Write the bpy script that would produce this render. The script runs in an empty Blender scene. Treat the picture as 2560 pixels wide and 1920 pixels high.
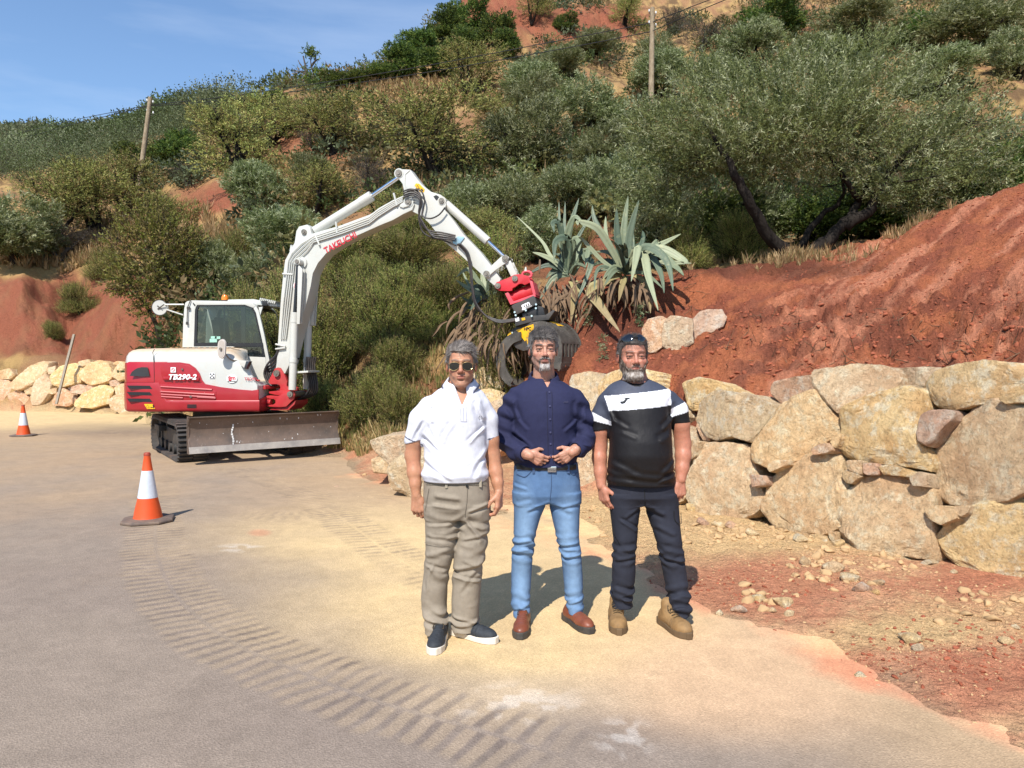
import bpy, bmesh, math, random
import numpy as np
from mathutils import Vector, Matrix, noise as mnoise
R = math.radians
F = 1850.0; CAMZ = 1.53; PITCH = math.atan(47.0 / F)
sc = bpy.context.scene
col = sc.collection
cam_d = bpy.data.cameras.new('camera'); cam = bpy.data.objects.new('camera', cam_d); col.objects.link(cam)
cam.location = (0, 0, CAMZ); cam.rotation_euler = (math.pi / 2 - PITCH, 0, 0)
cam_d.sensor_width = 36.0; cam_d.lens = 36.0 * F / 2560.0; cam_d.clip_start = 0.05; cam_d.clip_end = 2000
sc.camera = cam
SUN = Vector((0.26, 0.85, -1.0)).normalized()
SUN_EL = math.asin(-SUN.z)
world = bpy.data.worlds.new('World'); sc.world = world; world.use_nodes = True
wn = world.node_tree.nodes; wl = world.node_tree.links
wn.clear()
wo = wn.new('ShaderNodeOutputWorld'); wb = wn.new('ShaderNodeBackground'); sky = wn.new('ShaderNodeTexSky')
sky.sky_type = 'NISHITA'; sky.sun_disc = False; sky.sun_elevation = SUN_EL
sky.sun_rotation = math.atan2(-SUN.x, -SUN.y)
sky.altitude = 300; sky.air_density = 1.15; sky.dust_density = 0.25; sky.ozone_density = 5.0
wb.inputs['Strength'].default_value = 0.135
tc = wn.new('ShaderNodeTexCoord'); mp = wn.new('ShaderNodeMapping'); mp.inputs['Scale'].default_value = (1.0, 2.2, 7.0)
mp.inputs['Rotation'].default_value = (0, R(28), 0)
cn = wn.new('ShaderNodeTexNoise'); cn.inputs['Scale'].default_value = 2.1; cn.inputs['Detail'].default_value = 7; cn.inputs['Roughness'].default_value = 0.55
cr = wn.new('ShaderNodeValToRGB'); cr.color_ramp.elements[0].position = 0.50; cr.color_ramp.elements[1].position = 0.86
cr.color_ramp.elements[0].color = (0, 0, 0, 1); cr.color_ramp.elements[1].color = (0.27, 0.27, 0.27, 1)
mx = wn.new('ShaderNodeMix'); mx.data_type = 'RGBA'; mx.inputs['B'].default_value = (5.0, 5.6, 6.6, 1)
wl.new(tc.outputs['Generated'], mp.inputs['Vector']); wl.new(mp.outputs[0], cn.inputs['Vector']); wl.new(cn.outputs['Fac'], cr.inputs[0])
wl.new(cr.outputs[0], mx.inputs['Factor']); wl.new(sky.outputs[0], mx.inputs['A']); wl.new(mx.outputs['Result'], wb.inputs['Color'])
wl.new(wb.outputs[0], wo.inputs[0])
sd = bpy.data.lights.new('sun', 'SUN'); sd.energy = 4.8; sd.angle = R(0.53); sd.color = (1.0, 0.955, 0.88)
so = bpy.data.objects.new('sun', sd); col.objects.link(so); so.rotation_euler = SUN.to_track_quat('-Z', 'Y').to_euler(); so.location = (-3, -8, 12)
sc.view_settings.view_transform = 'Standard'; sc.view_settings.look = 'None'; sc.view_settings.gamma = 1.0
sc.view_settings.use_curve_mapping = False; sc.view_settings.exposure = 0.46
sc.cycles.max_bounces = 6; sc.cycles.diffuse_bounces = 3; sc.cycles.transparent_max_bounces = 12

rng = np.random.default_rng(7)
CP, SP = math.cos(PITCH), math.sin(PITCH)
def ray(px, py):
    u = (px - 1280.0) / F; v = (960.0 - py) / F
    d = Vector((u, CP + v * SP, -SP + v * CP))
    return d / d.y
def P(px, py, D):
    d = ray(px, py); return Vector((d.x * D, D, CAMZ + d.z * D))
def PG(px, py, z=0.0):
    d = ray(px, py); t = (z - CAMZ) / d.z; return Vector((d.x * t, t, z))
def PP(px, py, p0, n):
    d = ray(px, py); o = Vector((0, 0, CAMZ)); p0 = Vector(p0); n = Vector(n)
    t = (p0 - o).dot(n) / d.dot(n); return o + d * t
def proj(x, y, z):
    f = y * CP - (z - CAMZ) * SP; v = y * SP + (z - CAMZ) * CP
    f = np.maximum(f, 1e-3) if isinstance(f, np.ndarray) else max(f, 1e-3)
    return 1280 + F * x / f, 960 - F * v / f

def tag(o, label=None, cat=None, group=None, kind=None):
    if label: o['label'] = label
    if cat: o['category'] = cat
    if group: o['group'] = group
    if kind: o['kind'] = kind
    return o
def empty(name, loc=(0, 0, 0), label=None, cat=None, group=None):
    o = bpy.data.objects.new(name, None); col.objects.link(o); o.location = loc; o.empty_display_size = 0.2
    return tag(o, label, cat, group)
def link(name, me, mat=None, parent=None, smooth=False):
    o = bpy.data.objects.new(name, me); col.objects.link(o)
    if mat is not None:
        for m in (mat if isinstance(mat, (list, tuple)) else [mat]): me.materials.append(m)
    if smooth: me.shade_smooth()
    if parent is not None:
        o.parent = parent
        o.matrix_parent_inverse = Matrix.Translation(-Vector(parent.location)) if parent.rotation_euler[2] == 0 else parent.matrix_basis.inverted()
    return o
def mesh_np(name, V, Fc, cols=None):
    """V (n,3), Fc (m,k) int array; fast build"""
    me = bpy.data.meshes.new(name); V = np.asarray(V, dtype=np.float32); Fc = np.asarray(Fc, dtype=np.int32)
    k = Fc.shape[1]
    me.vertices.add(len(V)); me.vertices.foreach_set('co', V.ravel())
    me.loops.add(Fc.size); me.loops.foreach_set('vertex_index', Fc.ravel())
    me.polygons.add(len(Fc)); me.polygons.foreach_set('loop_start', np.arange(0, Fc.size, k, dtype=np.int32))
    me.update(calc_edges=True)
    if cols is not None:
        a = me.color_attributes.new('Col', 'FLOAT_COLOR', 'POINT')
        c = np.ones((len(V), 4), dtype=np.float32); c[:, :3] = cols; a.data.foreach_set('color', c.ravel())
    return me

_T = rng.random(4096 * 4).astype(np.float32)
def _h(ix, iy, iz, seed):
    n = (ix.astype(np.int64) * 73856093) ^ (iy.astype(np.int64) * 19349663) ^ (iz.astype(np.int64) * 83492791) ^ (seed * 2654435)
    return _T[(n ^ (n >> 13)) & 16383]
def vn(x, y, z=None, seed=0):
    x = np.asarray(x, dtype=np.float64); y = np.asarray(y, dtype=np.float64)
    z = np.zeros_like(x) if z is None else np.asarray(z, dtype=np.float64)
    ix = np.floor(x); iy = np.floor(y); iz = np.floor(z)
    fx = x - ix; fy = y - iy; fz = z - iz
    fx = fx * fx * (3 - 2 * fx); fy = fy * fy * (3 - 2 * fy); fz = fz * fz * (3 - 2 * fz)
    ix = ix.astype(np.int64); iy = iy.astype(np.int64); iz = iz.astype(np.int64)
    r = 0
    for dz in (0, 1):
        if dz == 1 and not fz.any(): break
        a = _h(ix, iy, iz + dz, seed) * (1 - fx) + _h(ix + 1, iy, iz + dz, seed) * fx
        b = _h(ix, iy + 1, iz + dz, seed) * (1 - fx) + _h(ix + 1, iy + 1, iz + dz, seed) * fx
        r = r + (a * (1 - fy) + b * fy) * ((1 - fz) if dz == 0 else fz)
    return r
def fbm(x, y, z=None, oct=4, seed=0, gain=0.5, lac=2.03):
    s = 0; a = 1; t = 0
    for i in range(oct):
        s = s + a * vn(x, y, z, seed + i * 17); t += a; a *= gain
        x = np.asarray(x) * lac + 13.7; y = np.asarray(y) * lac + 5.1
        if z is not None: z = np.asarray(z) * lac + 3.3
    return s / t
def sstep(a, b, x):
    t = np.clip((x - a) / (b - a), 0, 1); return t * t * (3 - 2 * t)

class NT:
    def __init__(s, name):
        s.m = bpy.data.materials.new(name); s.m.use_nodes = True; s.t = s.m.node_tree; s.n = s.t.nodes; s.b = s.n['Principled BSDF']
        s.tc = None
    def co(s, kind='Object'):
        if not s.tc: s.tc = s.n.new('ShaderNodeTexCoord')
        return s.tc.outputs[kind]
    def geo(s, out='Position'):
        g = s.n.new('ShaderNodeNewGeometry'); return g.outputs[out]
    def noise(s, scale, detail=4, rough=0.55, vec=None, dist=0):
        n = s.n.new('ShaderNodeTexNoise'); n.inputs['Scale'].default_value = scale; n.inputs['Detail'].default_value = detail
        n.inputs['Roughness'].default_value = rough; n.inputs['Distortion'].default_value = dist
        s.t.links.new(vec if vec is not None else s.co(), n.inputs['Vector']); return n.outputs['Fac']
    def voro(s, scale, feature='F1', vec=None, out='Distance', rand=1.0):
        n = s.n.new('ShaderNodeTexVoronoi'); n.feature = feature; n.inputs['Scale'].default_value = scale; n.inputs['Randomness'].default_value = rand
        s.t.links.new(vec if vec is not None else s.co(), n.inputs['Vector']); return n.outputs[out]
    def map(s, scale=(1, 1, 1), rot=(0, 0, 0), vec=None):
        n = s.n.new('ShaderNodeMapping'); n.inputs['Scale'].default_value = scale; n.inputs['Rotation'].default_value = rot
        s.t.links.new(vec if vec is not None else s.co(), n.inputs['Vector']); return n.outputs[0]
    def ramp(s, fac, stops):
        n = s.n.new('ShaderNodeValToRGB'); e = n.color_ramp.elements
        while len(e) < len(stops): e.new(0.5)
        for i, (p, c) in enumerate(stops):
            e[i].position = p; c = c if hasattr(c, '__len__') else (c, c, c); e[i].color = (*c, 1)
        s.t.links.new(fac, n.inputs[0]); return n.outputs[0]
    def mix(s, fac, a, b, mode='MIX'):
        n = s.n.new('ShaderNodeMix'); n.data_type = 'RGBA'; n.blend_type = mode
        for k, v in (('Factor', fac), ('A', a), ('B', b)):
            if hasattr(v, 'links') or isinstance(v, bpy.types.NodeSocket): s.t.links.new(v, n.inputs[k])
            elif k == 'Factor': n.inputs[k].default_value = v
            else: n.inputs[k].default_value = (*v, 1) if len(v) == 3 else v
        return n.outputs['Result']
    def math(s, op, a, b=0.0):
        n = s.n.new('ShaderNodeMath'); n.operation = op
        for i, v in enumerate((a, b)):
            if isinstance(v, bpy.types.NodeSocket): s.t.links.new(v, n.inputs[i])
            else: n.inputs[i].default_value = v
        return n.outputs[0]
    def attr(s, name='Col', out='Color'):
        n = s.n.new('ShaderNodeAttribute'); n.attribute_name = name; return n.outputs[out]
    def bump(s, h, strength=0.5, dist=0.01, prev=None):
        n = s.n.new('ShaderNodeBump'); n.inputs['Strength'].default_value = strength; n.inputs['Distance'].default_value = dist
        s.t.links.new(h, n.inputs['Height'])
        if prev is not None: s.t.links.new(prev, n.inputs['Normal'])
        return n.outputs[0]
    def set(s, **k):
        for a, v in k.items():
            nm = {'color': 'Base Color', 'rough': 'Roughness', 'metal': 'Metallic', 'spec': 'Specular IOR Level', 'normal': 'Normal', 'coat': 'Coat Weight',
                  'trans': 'Transmission Weight', 'alpha': 'Alpha', 'sss': 'Subsurface Weight', 'ior': 'IOR', 'coatr': 'Coat Roughness', 'sheen': 'Sheen Weight',
                  'em': 'Emission Color', 'ems': 'Emission Strength'}[a]
            i = s.b.inputs[nm]
            if isinstance(v, bpy.types.NodeSocket): s.t.links.new(v, i)
            elif hasattr(v, '__len__'): i.default_value = (*v, 1) if len(v) == 3 else v
            else: i.default_value = v
        return s.m
def simple(name, c, rough=0.6, metal=0.0, var=0.12, scale=6.0, bump=0.0, spec=0.5, coat=0.0, dirt=None, dirt_amt=0.5):
    t = NT(name); n = t.noise(scale, 5, 0.6)
    lo = tuple(v * (1 - var) for v in c); hi = tuple(min(1, v * (1 + var)) for v in c)
    cc = t.ramp(n, [(0.3, lo), (0.7, hi)])
    rr = t.ramp(n, [(0.3, max(rough - 0.08, 0.03)), (0.7, min(rough + 0.08, 1))])
    if dirt:
        d = t.ramp(t.noise(scale * 0.35, 8, 0.7), [(0.45, 0.0), (0.72, dirt_amt)]); cc = t.mix(d, cc, dirt)
        rr = t.mix(d, rr, (0.85, 0.85, 0.85))
    k = dict(color=cc, rough=rr, metal=metal, spec=spec, coat=coat)
    if bump: k['normal'] = t.bump(t.noise(scale * 8, 4, 0.6), bump, 0.004)
    return t.set(**k)

class MB:
    def __init__(s): s.v = []; s.f = []; s.mi = []; s.cur = 0
    def add(s, V, Fs):
        o = len(s.v); s.v += [tuple(p) for p in V]; s.f += [tuple(i + o for i in f) for f in Fs]; s.mi += [s.cur] * len(Fs); return s
    def box(s, c, size, M=None):
        c = Vector(c); hx, hy, hz = (k / 2 for k in size); M = M or Matrix.Identity(3)
        V = [c + M @ Vector((x * hx, y * hy, z * hz)) for x in (-1, 1) for y in (-1, 1) for z in (-1, 1)]
        return s.add(V, [(0, 1, 3, 2), (4, 6, 7, 5), (0, 4, 5, 1), (2, 3, 7, 6), (0, 2, 6, 4), (1, 5, 7, 3)])
    def prism(s, poly, off):
        """poly: list of Vectors (one cap); off: Vector extrusion"""
        n = len(poly); off = Vector(off); V = [Vector(p) for p in poly] + [Vector(p) + off for p in poly]
        return s.add(V, [tuple(range(n))[::-1], tuple(range(n, 2 * n))] + [(i, (i + 1) % n, n + (i + 1) % n, n + i) for i in range(n)])
    def loft(s, rings, cap=True, closed=True):
        n = len(rings[0]); V = [p for r in rings for p in r]; Fs = []
        for k in range(len(rings) - 1):
            for i in range(n if closed else n - 1):
                j = (i + 1) % n; Fs.append((k * n + i, k * n + j, (k + 1) * n + j, (k + 1) * n + i))
        if cap: Fs.append(tuple(range(n))[::-1]); Fs.append(tuple(range((len(rings) - 1) * n, len(rings) * n)))
        return s.add(V, Fs)
    def tube(s, pts, r, n=8, cap=True, flat=1.0):
        pts = [Vector(p) for p in pts]; rs = r if hasattr(r, '__len__') else [r] * len(pts)
        rings = []; up = None
        for i, p in enumerate(pts):
            t = (pts[min(i + 1, len(pts) - 1)] - pts[max(i - 1, 0)]);
            if t.length < 1e-9: t = Vector((0, 0, 1))
            t.normalize()
            if up is None:
                up = Vector((0, 0, 1)) if abs(t.z) < 0.9 else Vector((1, 0, 0))
            u = (up - t * up.dot(t)).normalized(); w = t.cross(u); up = u
            rings.append([p + (u * math.cos(a) + w * math.sin(a) * flat) * rs[i] for a in [2 * math.pi * k / n for k in range(n)]])
        return s.loft(rings, cap)
    def cyl(s, a, b, r, n=16, r2=None): return s.tube([a, b], [r, r if r2 is None else r2], n)
    def quad(s, a, b, c, d): return s.add([a, b, c, d], [(0, 1, 2, 3)])
    def mesh(s, name):
        me = bpy.data.meshes.new(name); me.from_pydata(s.v, [], s.f); me.update()
        bm = bmesh.new(); bm.from_mesh(me); bmesh.ops.recalc_face_normals(bm, faces=bm.faces); bm.to_mesh(me); bm.free()
        if any(s.mi): me.polygons.foreach_set('material_index', s.mi)
        return me
    def build(s, name, mat, parent=None, bevel=0.0, smooth=False, seg=2, ang=40):
        me = s.mesh(name)
        if bevel:
            bm = bmesh.new(); bm.from_mesh(me)
            es = [e for e in bm.edges if len(e.link_faces) == 2 and e.calc_face_angle(0) > R(30)]
            if es: bmesh.ops.bevel(bm, geom=es, offset=bevel, segments=seg, profile=0.7, affect='EDGES', clamp_overlap=True)
            bm.to_mesh(me); bm.free()
        o = link(name, me, mat, parent)
        if smooth or bevel:
            me.shade_smooth()
            try: me.set_sharp_from_angle(angle=R(ang))
            except Exception: pass
        return o
def catmull(pts, n=6):
    pts = [Vector(p) for p in pts]; out = []
    for i in range(len(pts) - 1):
        p0 = pts[max(i - 1, 0)]; p1 = pts[i]; p2 = pts[i + 1]; p3 = pts[min(i + 2, len(pts) - 1)]
        for k in range(n):
            t = k / n; out.append(0.5 * ((2 * p1) + (p2 - p0) * t + (2 * p0 - 5 * p1 + 4 * p2 - p3) * t * t + (3 * p1 - p0 - 3 * p2 + p3) * t ** 3))
    out.append(pts[-1]); return out
def text_mesh(body, size, extr=0.001, font=None, shear=0.0, bold=0.0, xs=1.0):
    cu = bpy.data.curves.new('lettering', 'FONT'); cu.body = body; cu.size = size; cu.extrude = extr; cu.shear = shear; cu.offset = bold
    cu.align_x = 'CENTER'; cu.align_y = 'CENTER'; cu.resolution_u = 3
    o = bpy.data.objects.new('lettering', cu); col.objects.link(o)
    dg = bpy.context.evaluated_depsgraph_get(); me = bpy.data.meshes.new_from_object(o.evaluated_get(dg)); bpy.data.objects.remove(o)
    if xs != 1.0: me.transform(Matrix.Diagonal((xs, 1, 1, 1)))
    return me
def place(me, o, right, up, scale=1.0):
    """put a mesh lying in XY on the plane at o spanned by right/up"""
    r = Vector(right).normalized(); u = Vector(up); u = (u - r * u.dot(r)).normalized(); n = r.cross(u)
    M = Matrix(((r.x, u.x, n.x, o[0]), (r.y, u.y, n.y, o[1]), (r.z, u.z, n.z, o[2]), (0, 0, 0, 1))) @ Matrix.Scale(scale, 4)
    me.transform(M); return me
def zc(py, D): return CAMZ + (913.0 - py) / F * D
def prof(px, items):
    out = []
    for it in items:
        if px <= 380 and 18 < it[0] < 36: it = (it[0] + 3.2 * min(1, (36 - it[0]) / 10),) + tuple(it[1:])
        if len(it) == 3: out.append((it[0], zc(it[2] + (32 if px <= 560 and it[0] >= 260 else 16 if px <= 560 and it[0] > 90 else 0), it[0])))
        elif px >= 1320 and it[0] < 11.6 and it[1] <= 1.0: out.append((it[0] + (.30 if it[1] == 0 and it[0] > 2 else .12 if it[0] > 2 else 0), it[1]))
        else: out.append(it)
    return px, out
FLAT = (1.2, 0.0)
PROF = [
 prof(-1500, [FLAT, (24, 0.0), (30, 3.5), (45, 8), (90, 22), (260, 80), (420, 95)]),
 prof(-500, [FLAT, (23.5, 0.0), (24.3, 1.3), (28, 5), (34, 8), (60, 16), (100, 28), (260, 84), (420, 95)]),
 prof(0, [FLAT, (22.0, 0.0), (22.9, 1.45), (24, 2.2), (27.5, 'y', 700), (31, 'y', 655), (36, 'y', 610), (60, 'y', 470), (100, 'y', 410), (260, 'y', 318), (420, 'y', 330)]),
 prof(60, [FLAT, (21.8, 0.0), (22.6, 1.45), (24, 2.4), (27.5, 'y', 692), (31, 'y', 650), (36, 'y', 605), (60, 'y', 465), (100, 'y', 405), (260, 'y', 312), (420, 'y', 330)]),
 prof(120, [FLAT, (21.5, 0.0), (22.3, 1.45), (24, 2.2), (27.5, 'y', 735), (31, 'y', 672), (36, 'y', 610), (60, 'y', 462), (100, 'y', 400), (260, 'y', 310), (420, 'y', 330)]),
 prof(170, [FLAT, (21.3, 0.0), (22.1, 1.45), (23.8, 1.9), (26.5, 'y', 815), (31, 'y', 700), (36, 'y', 612), (60, 'y', 460), (100, 'y', 398), (260, 'y', 311), (420, 'y', 330)]),
 prof(225, [FLAT, (21.0, 0.0), (21.8, 1.45), (22.8, 2.0), (24.5, 'y', 790), (27, 'y', 770), (33, 'y', 650), (38, 'y', 590), (60, 'y', 450), (100, 'y', 392), (260, 'y', 313), (420, 'y', 330)]),
 prof(290, [FLAT, (20.6, 0.0), (21.4, 1.45), (22.4, 2.2), (24.3, 'y', 735), (27, 'y', 715), (33, 'y', 640), (38, 'y', 575), (60, 'y', 440), (100, 'y', 380), (260, 'y', 312), (420, 'y', 330)]),
 prof(360, [FLAT, (20.0, 0.0), (20.8, 1.45), (22, 2.4), (24, 'y', 715), (28, 'y', 660), (33, 'y', 600), (38, 'y', 550), (60, 'y', 425), (110, 'y', 345), (260, 'y', 308), (420, 'y', 330)]),
 prof(450, [FLAT, (18.8, 0.0), (20.2, 1.8), (24, 'y', 720), (30, 'y', 600), (36, 'y', 520), (60, 'y', 400), (110, 'y', 312), (260, 'y', 300), (420, 'y', 330)]),
 prof(560, [FLAT, (17.2, 0.0), (18.6, 1.4), (22, 3.4), (30, 'y', 590), (36, 'y', 490), (46, 'y', 400), (62, 'y', 325), (95, 'y', 285), (260, 'y', 300), (420, 'y', 330)]),
 prof(700, [FLAT, (15.4, 0.0), (16.6, 1.0), (20, 3.2), (28, 'y', 560), (34, 'y', 470), (42, 'y', 360), (50, 'y', 262), (56, 'y', 245), (75, 'y', 250), (260, 'y', 330)]),
 prof(850, [FLAT, (12.2, 0.0), (13.2, 0.25), (14.2, 0.9), (16, 2.1), (20, 4.0), (28, 'y', 530), (36, 'y', 350), (44, 'y', 245), (50, 'y', 222), (70, 'y', 225), (260, 'y', 320)]),
 prof(1000, [FLAT, (9.6, 0.0), (10.8, 0.14), (12.0, 0.36), (13, .8), (14, 1.6), (18, 3.9), (26, 'y', 530), (36, 'y', 340), (44, 'y', 240), (54, 'y', 172), (70, 'y', 165), (260, 'y', 300)]),
 prof(1120, [FLAT, (10.8, 0.0), (11.8, 0.25), (12.8, 0.8), (13.8, 1.9), (16, 3.3), (24, 'y', 560), (34, 'y', 390), (44, 'y', 250), (58, 'y', 110), (66, 'y', 60), (90, 'y', 60), (260, 'y', 250)]),
 prof(1220, [FLAT, (12.3, 0.0), (12.8, 0.9), (13.4, 1.4), (14.2, 2.5), (16.5, 3.5), (24, 'y', 560), (34, 'y', 390), (46, 'y', 240), (60, 'y', 90), (76, 'y', 0), (110, 'y', -60), (260, 'y', 100)]),
 prof(1320, [FLAT, (10.9, 0.0), (11.4, 0.9), (11.9, 1.35), (13, 1.6), (13.6, 2.9), (17, 3.6), (26, 'y', 520), (36, 'y', 360), (48, 'y', 215), (62, 'y', 100), (78, 'y', 10), (110, 'y', -90), (260, 'y', 0)]),
 prof(1452, [FLAT, (9.3, 0.0), (9.8, 0.9), (10.3, 1.35), (11.6, 1.75), (12.2, 2.75), (13.5, 3.1), (17, 3.8), (26, 'y', 500), (36, 'y', 330), (48, 'y', 205), (66, 'y', 90), (70, 'y', 30), (110, 'y', -90), (260, 'y', -50)]),
 prof(1600, [FLAT, (8.4, 0.0), (8.9, 0.9), (9.4, 1.4), (11, 1.9), (11.8, 2.35), (12.3, 3.0), (13.5, 3.1), (17, 3.7), (28, 'y', 440), (40, 'y', 290), (56, 'y', 170), (78, 'y', 80), (110, 'y', -60), (260, 'y', -60)]),
 prof(1720, [FLAT, (7.75, 0.0), (8.2, 0.9), (8.7, 1.4), (9.6, 1.75), (11.4, 2.35), (12.1, 2.55), (12.45, 3.12), (13.5, 3.2), (17, 3.9), (28, 'y', 440), (40, 'y', 280), (56, 'y', 150), (78, 'y', 60), (110, 'y', -60), (260, 'y', -60)]),
 prof(1860, [FLAT, (7.15, 0.0), (7.6, 0.9), (8.1, 1.4), (9.4, 1.95), (11.3, 2.6), (12.2, 2.85), (12.5, 3.2), (13.5, 3.3), (17, 4.0), (28, 'y', 440), (40, 'y', 270), (56, 'y', 120), (80, 'y', 20), (110, 'y', -60), (260, 'y', -60)]),
 prof(2010, [FLAT, (6.75, 0.0), (7.2, 0.9), (7.7, 1.4), (9.4, 2.2), (11.5, 2.95), (12.5, 3.12), (12.8, 3.42), (14, 3.55), (18, 4.4), (28, 'y', 430), (40, 'y', 270), (56, 'y', 120), (80, 'y', 20), (110, 'y', -60), (260, 'y', -60)]),
 prof(2150, [FLAT, (6.4, 0.0), (6.85, 0.9), (7.3, 1.4), (9.2, 2.4), (11.8, 'y', 642), (12.8, 3.4), (13.2, 3.75), (14.5, 3.85), (18, 4.7), (28, 'y', 430), (56, 'y', 120), (80, 'y', 20), (110, 'y', -60), (260, 'y', -60)]),
 prof(2300, [FLAT, (5.95, 0.0), (6.4, 0.9), (6.85, 1.4), (8.8, 2.5), (11.4, 'y', 563), (12.2, 3.75), (14.5, 4.0), (18, 4.9), (28, 'y', 430), (56, 'y', 120), (80, 'y', 20), (110, 'y', -60), (260, 'y', -60)]),
 prof(2430, [FLAT, (5.5, 0.0), (5.95, 0.9), (6.4, 1.4), (8.4, 2.55), (11, 'y', 502), (12, 4.05), (14.5, 4.2), (18, 5.1), (28, 'y', 430), (56, 'y', 120), (80, 'y', 20), (110, 'y', -60), (260, 'y', -60)]),
 prof(2560, [FLAT, (5.1, 0.0), (5.5, 0.9), (6.0, 1.4), (8.2, 2.7), (10.8, 'y', 462), (12, 4.3), (14.5, 4.4), (18, 5.3), (28, 'y', 430), (56, 'y', 120), (80, 'y', 20), (110, 'y', -60), (260, 'y', -60)]),
 prof(3000, [FLAT, (4.0, 0.0), (4.4, 0.9), (4.9, 1.4), (7.2, 2.8), (10, 4.8), (12, 4.9), (18, 6), (30, 10), (60, 28), (110, 60), (260, 120)]),
 prof(4200, [FLAT, (2.6, 0.0), (2.9, 0.9), (3.4, 1.4), (6, 3.2), (9, 4.9), (12, 5.2), (30, 12), (60, 30), (110, 60)]),
]
_th = []; _pr = []
for px, items in PROF:
    th = math.atan((px - 1280) / F); c = math.cos(th); rr = []; zz = []
    for it in items:
        D, z = it
        rr.append(D / c); zz.append(z)
    _th.append(th); _pr.append((rr, zz))
pf = []
for px, items in PROF: pass
NR = 640; RG = np.exp(np.linspace(math.log(1.2), math.log(420), NR))
th_in = np.linspace(R(-57), R(57), 900)
th_out = np.concatenate([np.linspace(R(-180), R(-60), 26), th_in, np.linspace(R(60), R(180), 26)])
prof_z = np.array([np.interp(RG, r, z) for r, z in _pr])             # nprof x NR
_flat = np.zeros(NR); _th_a = np.array([-math.pi, R(-100)] + _th + [R(95), math.pi]); _pz = np.vstack([_flat, _flat, prof_z, _flat, _flat])
def base_grid(ths):
    out = np.empty((len(ths), NR))
    i = np.clip(np.searchsorted(_th_a, ths) - 1, 0, len(_th_a) - 2); t = (ths - _th_a[i]) / (_th_a[i + 1] - _th_a[i])
    t = (0.5 * t + 0.5 * t * t * (3 - 2 * t))[:, None]
    return _pz[i] * (1 - t) + _pz[i + 1] * t
G = base_grid(th_out)
for _ in range(2): G[:, 1:-1] = (G[:, :-2] + 2 * G[:, 1:-1] + G[:, 2:]) / 4
TH, RR = np.meshgrid(th_out, RG, indexing='ij')
GX = RR * np.sin(TH); GY = RR * np.cos(TH)
PX, PY = proj(GX, GY, G)
def blob(px, py, rx, ry, soft=0.35, n=0.5, s=0, X=None, Y=None, GXY=None):
    X = PX if X is None else X; Y = PY if Y is None else Y
    gx, gy = (GX, GY) if GXY is None else GXY
    d = np.sqrt(((X - px) / rx) ** 2 + ((Y - py) / ry) ** 2) + (fbm(gx * 0.9, gy * 0.9, oct=3, seed=s) - 0.5) * n
    return 1 - sstep(1 - soft, 1 + soft, d)
H0 = G.copy()
rise = sstep(0.02, 0.5, H0)
front = (np.abs(TH) < R(75))
near = 1 - sstep(16, 24, RR)
along = GX * 0.55 - GY * 0.835; across = GX * 0.835 + GY * 0.55
n1 = fbm(GX * 2.2, GY * 2.2, oct=5, seed=3) - 0.5
n2 = fbm(GX * 9, GY * 9, oct=4, seed=9) - 0.5
ridg = np.abs(fbm(along * 3.2, across * 0.5, oct=3, seed=21) - 0.5)
mound = sstep(1500, 2050, PX) * sstep(1.35, 1.7, H0) * (1 - sstep(11.2, 12.6, RR * np.cos(TH)))
lowb = mound * (1 - sstep(1.9, 3.0, H0 + n1 * 1.2))
G = G + rise * near * (n1 * 0.26 + n2 * 0.15) * np.where(mound > 0.5, 0.7, 1.0) + mound * (0.09 * ridg)
chunk = fbm(GX * 5.5, GY * 5.5, H0 * 3, oct=3, seed=71); G = G + np.clip(lowb, 0, 1) * (np.abs(chunk - 0.5) * 0.55 - 0.06 + n2 * 0.12)
G = G + rise * (1 - near) * ((fbm(GX * 0.25, GY * 0.25, oct=5, seed=5) - 0.5) * 2.0)
banks = (blob(60, 760, 190, 110, s=31) + blob(300, 820, 130, 110, s=32))
G = G - np.clip(banks, 0, 1) * (1 - near) * np.abs(fbm(GX * 1.3, GY * 0.35, oct=4, seed=44) - 0.5) * 1.6
cliff = np.clip(blob(1290, 70, 130, 60, s=81) + blob(1500, 60, 110, 40, s=82) + blob(1230, 20, 80, 40, s=83), 0, 1)
G = G + cliff * (np.abs(fbm(GX * 0.25, GY * 0.25, H0 * 0.8, oct=5, seed=85) - 0.5) * 6.0)
bh = fbm(GX * 1.6, GY * 1.6, oct=4, seed=12)
verge_poly = [(560, 1010), (840, 1135), (930, 1210), (1100, 1290), (1440, 1350), (1640, 1480), (1900, 1610), (2200, 1740), (2560, 1900), (3400, 2300)]
vx = np.array([p[0] for p in verge_poly]); vy = np.array([p[1] for p in verge_poly])
dv = (np.interp(PX, vx, vy) - PY)                                       # >0 : on the dirt side
dirt = sstep(-25, 110, dv + (bh - 0.5) * 160) * front * (GY > 0)
lvl = dirt * (1 - rise)
G = G + lvl * (0.02 + 0.045 * sstep(60, 300, dv) * bh + 0.05 * np.clip(n1 + 0.1, 0, 1) + n2 * 0.05 * sstep(0, 150, dv))
G = G - (1 - dirt) * 0.03 * (1 - rise)
def H(x, y):
    """terrain height at a point (bilinear on the polar grid)"""
    th = math.atan2(x, y); r = math.hypot(x, y)
    i = min(max(int(np.searchsorted(th_out, th)) - 1, 0), len(th_out) - 2); t = (th - th_out[i]) / (th_out[i + 1] - th_out[i])
    q = math.log(max(r, 1.21) / 1.2) / math.log(420 / 1.2) * (NR - 1); j = min(int(q), NR - 2); u = q - j
    return float((G[i, j] * (1 - t) + G[i + 1, j] * t) * (1 - u) + (G[i, j + 1] * (1 - t) + G[i + 1, j + 1] * t) * u)
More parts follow.
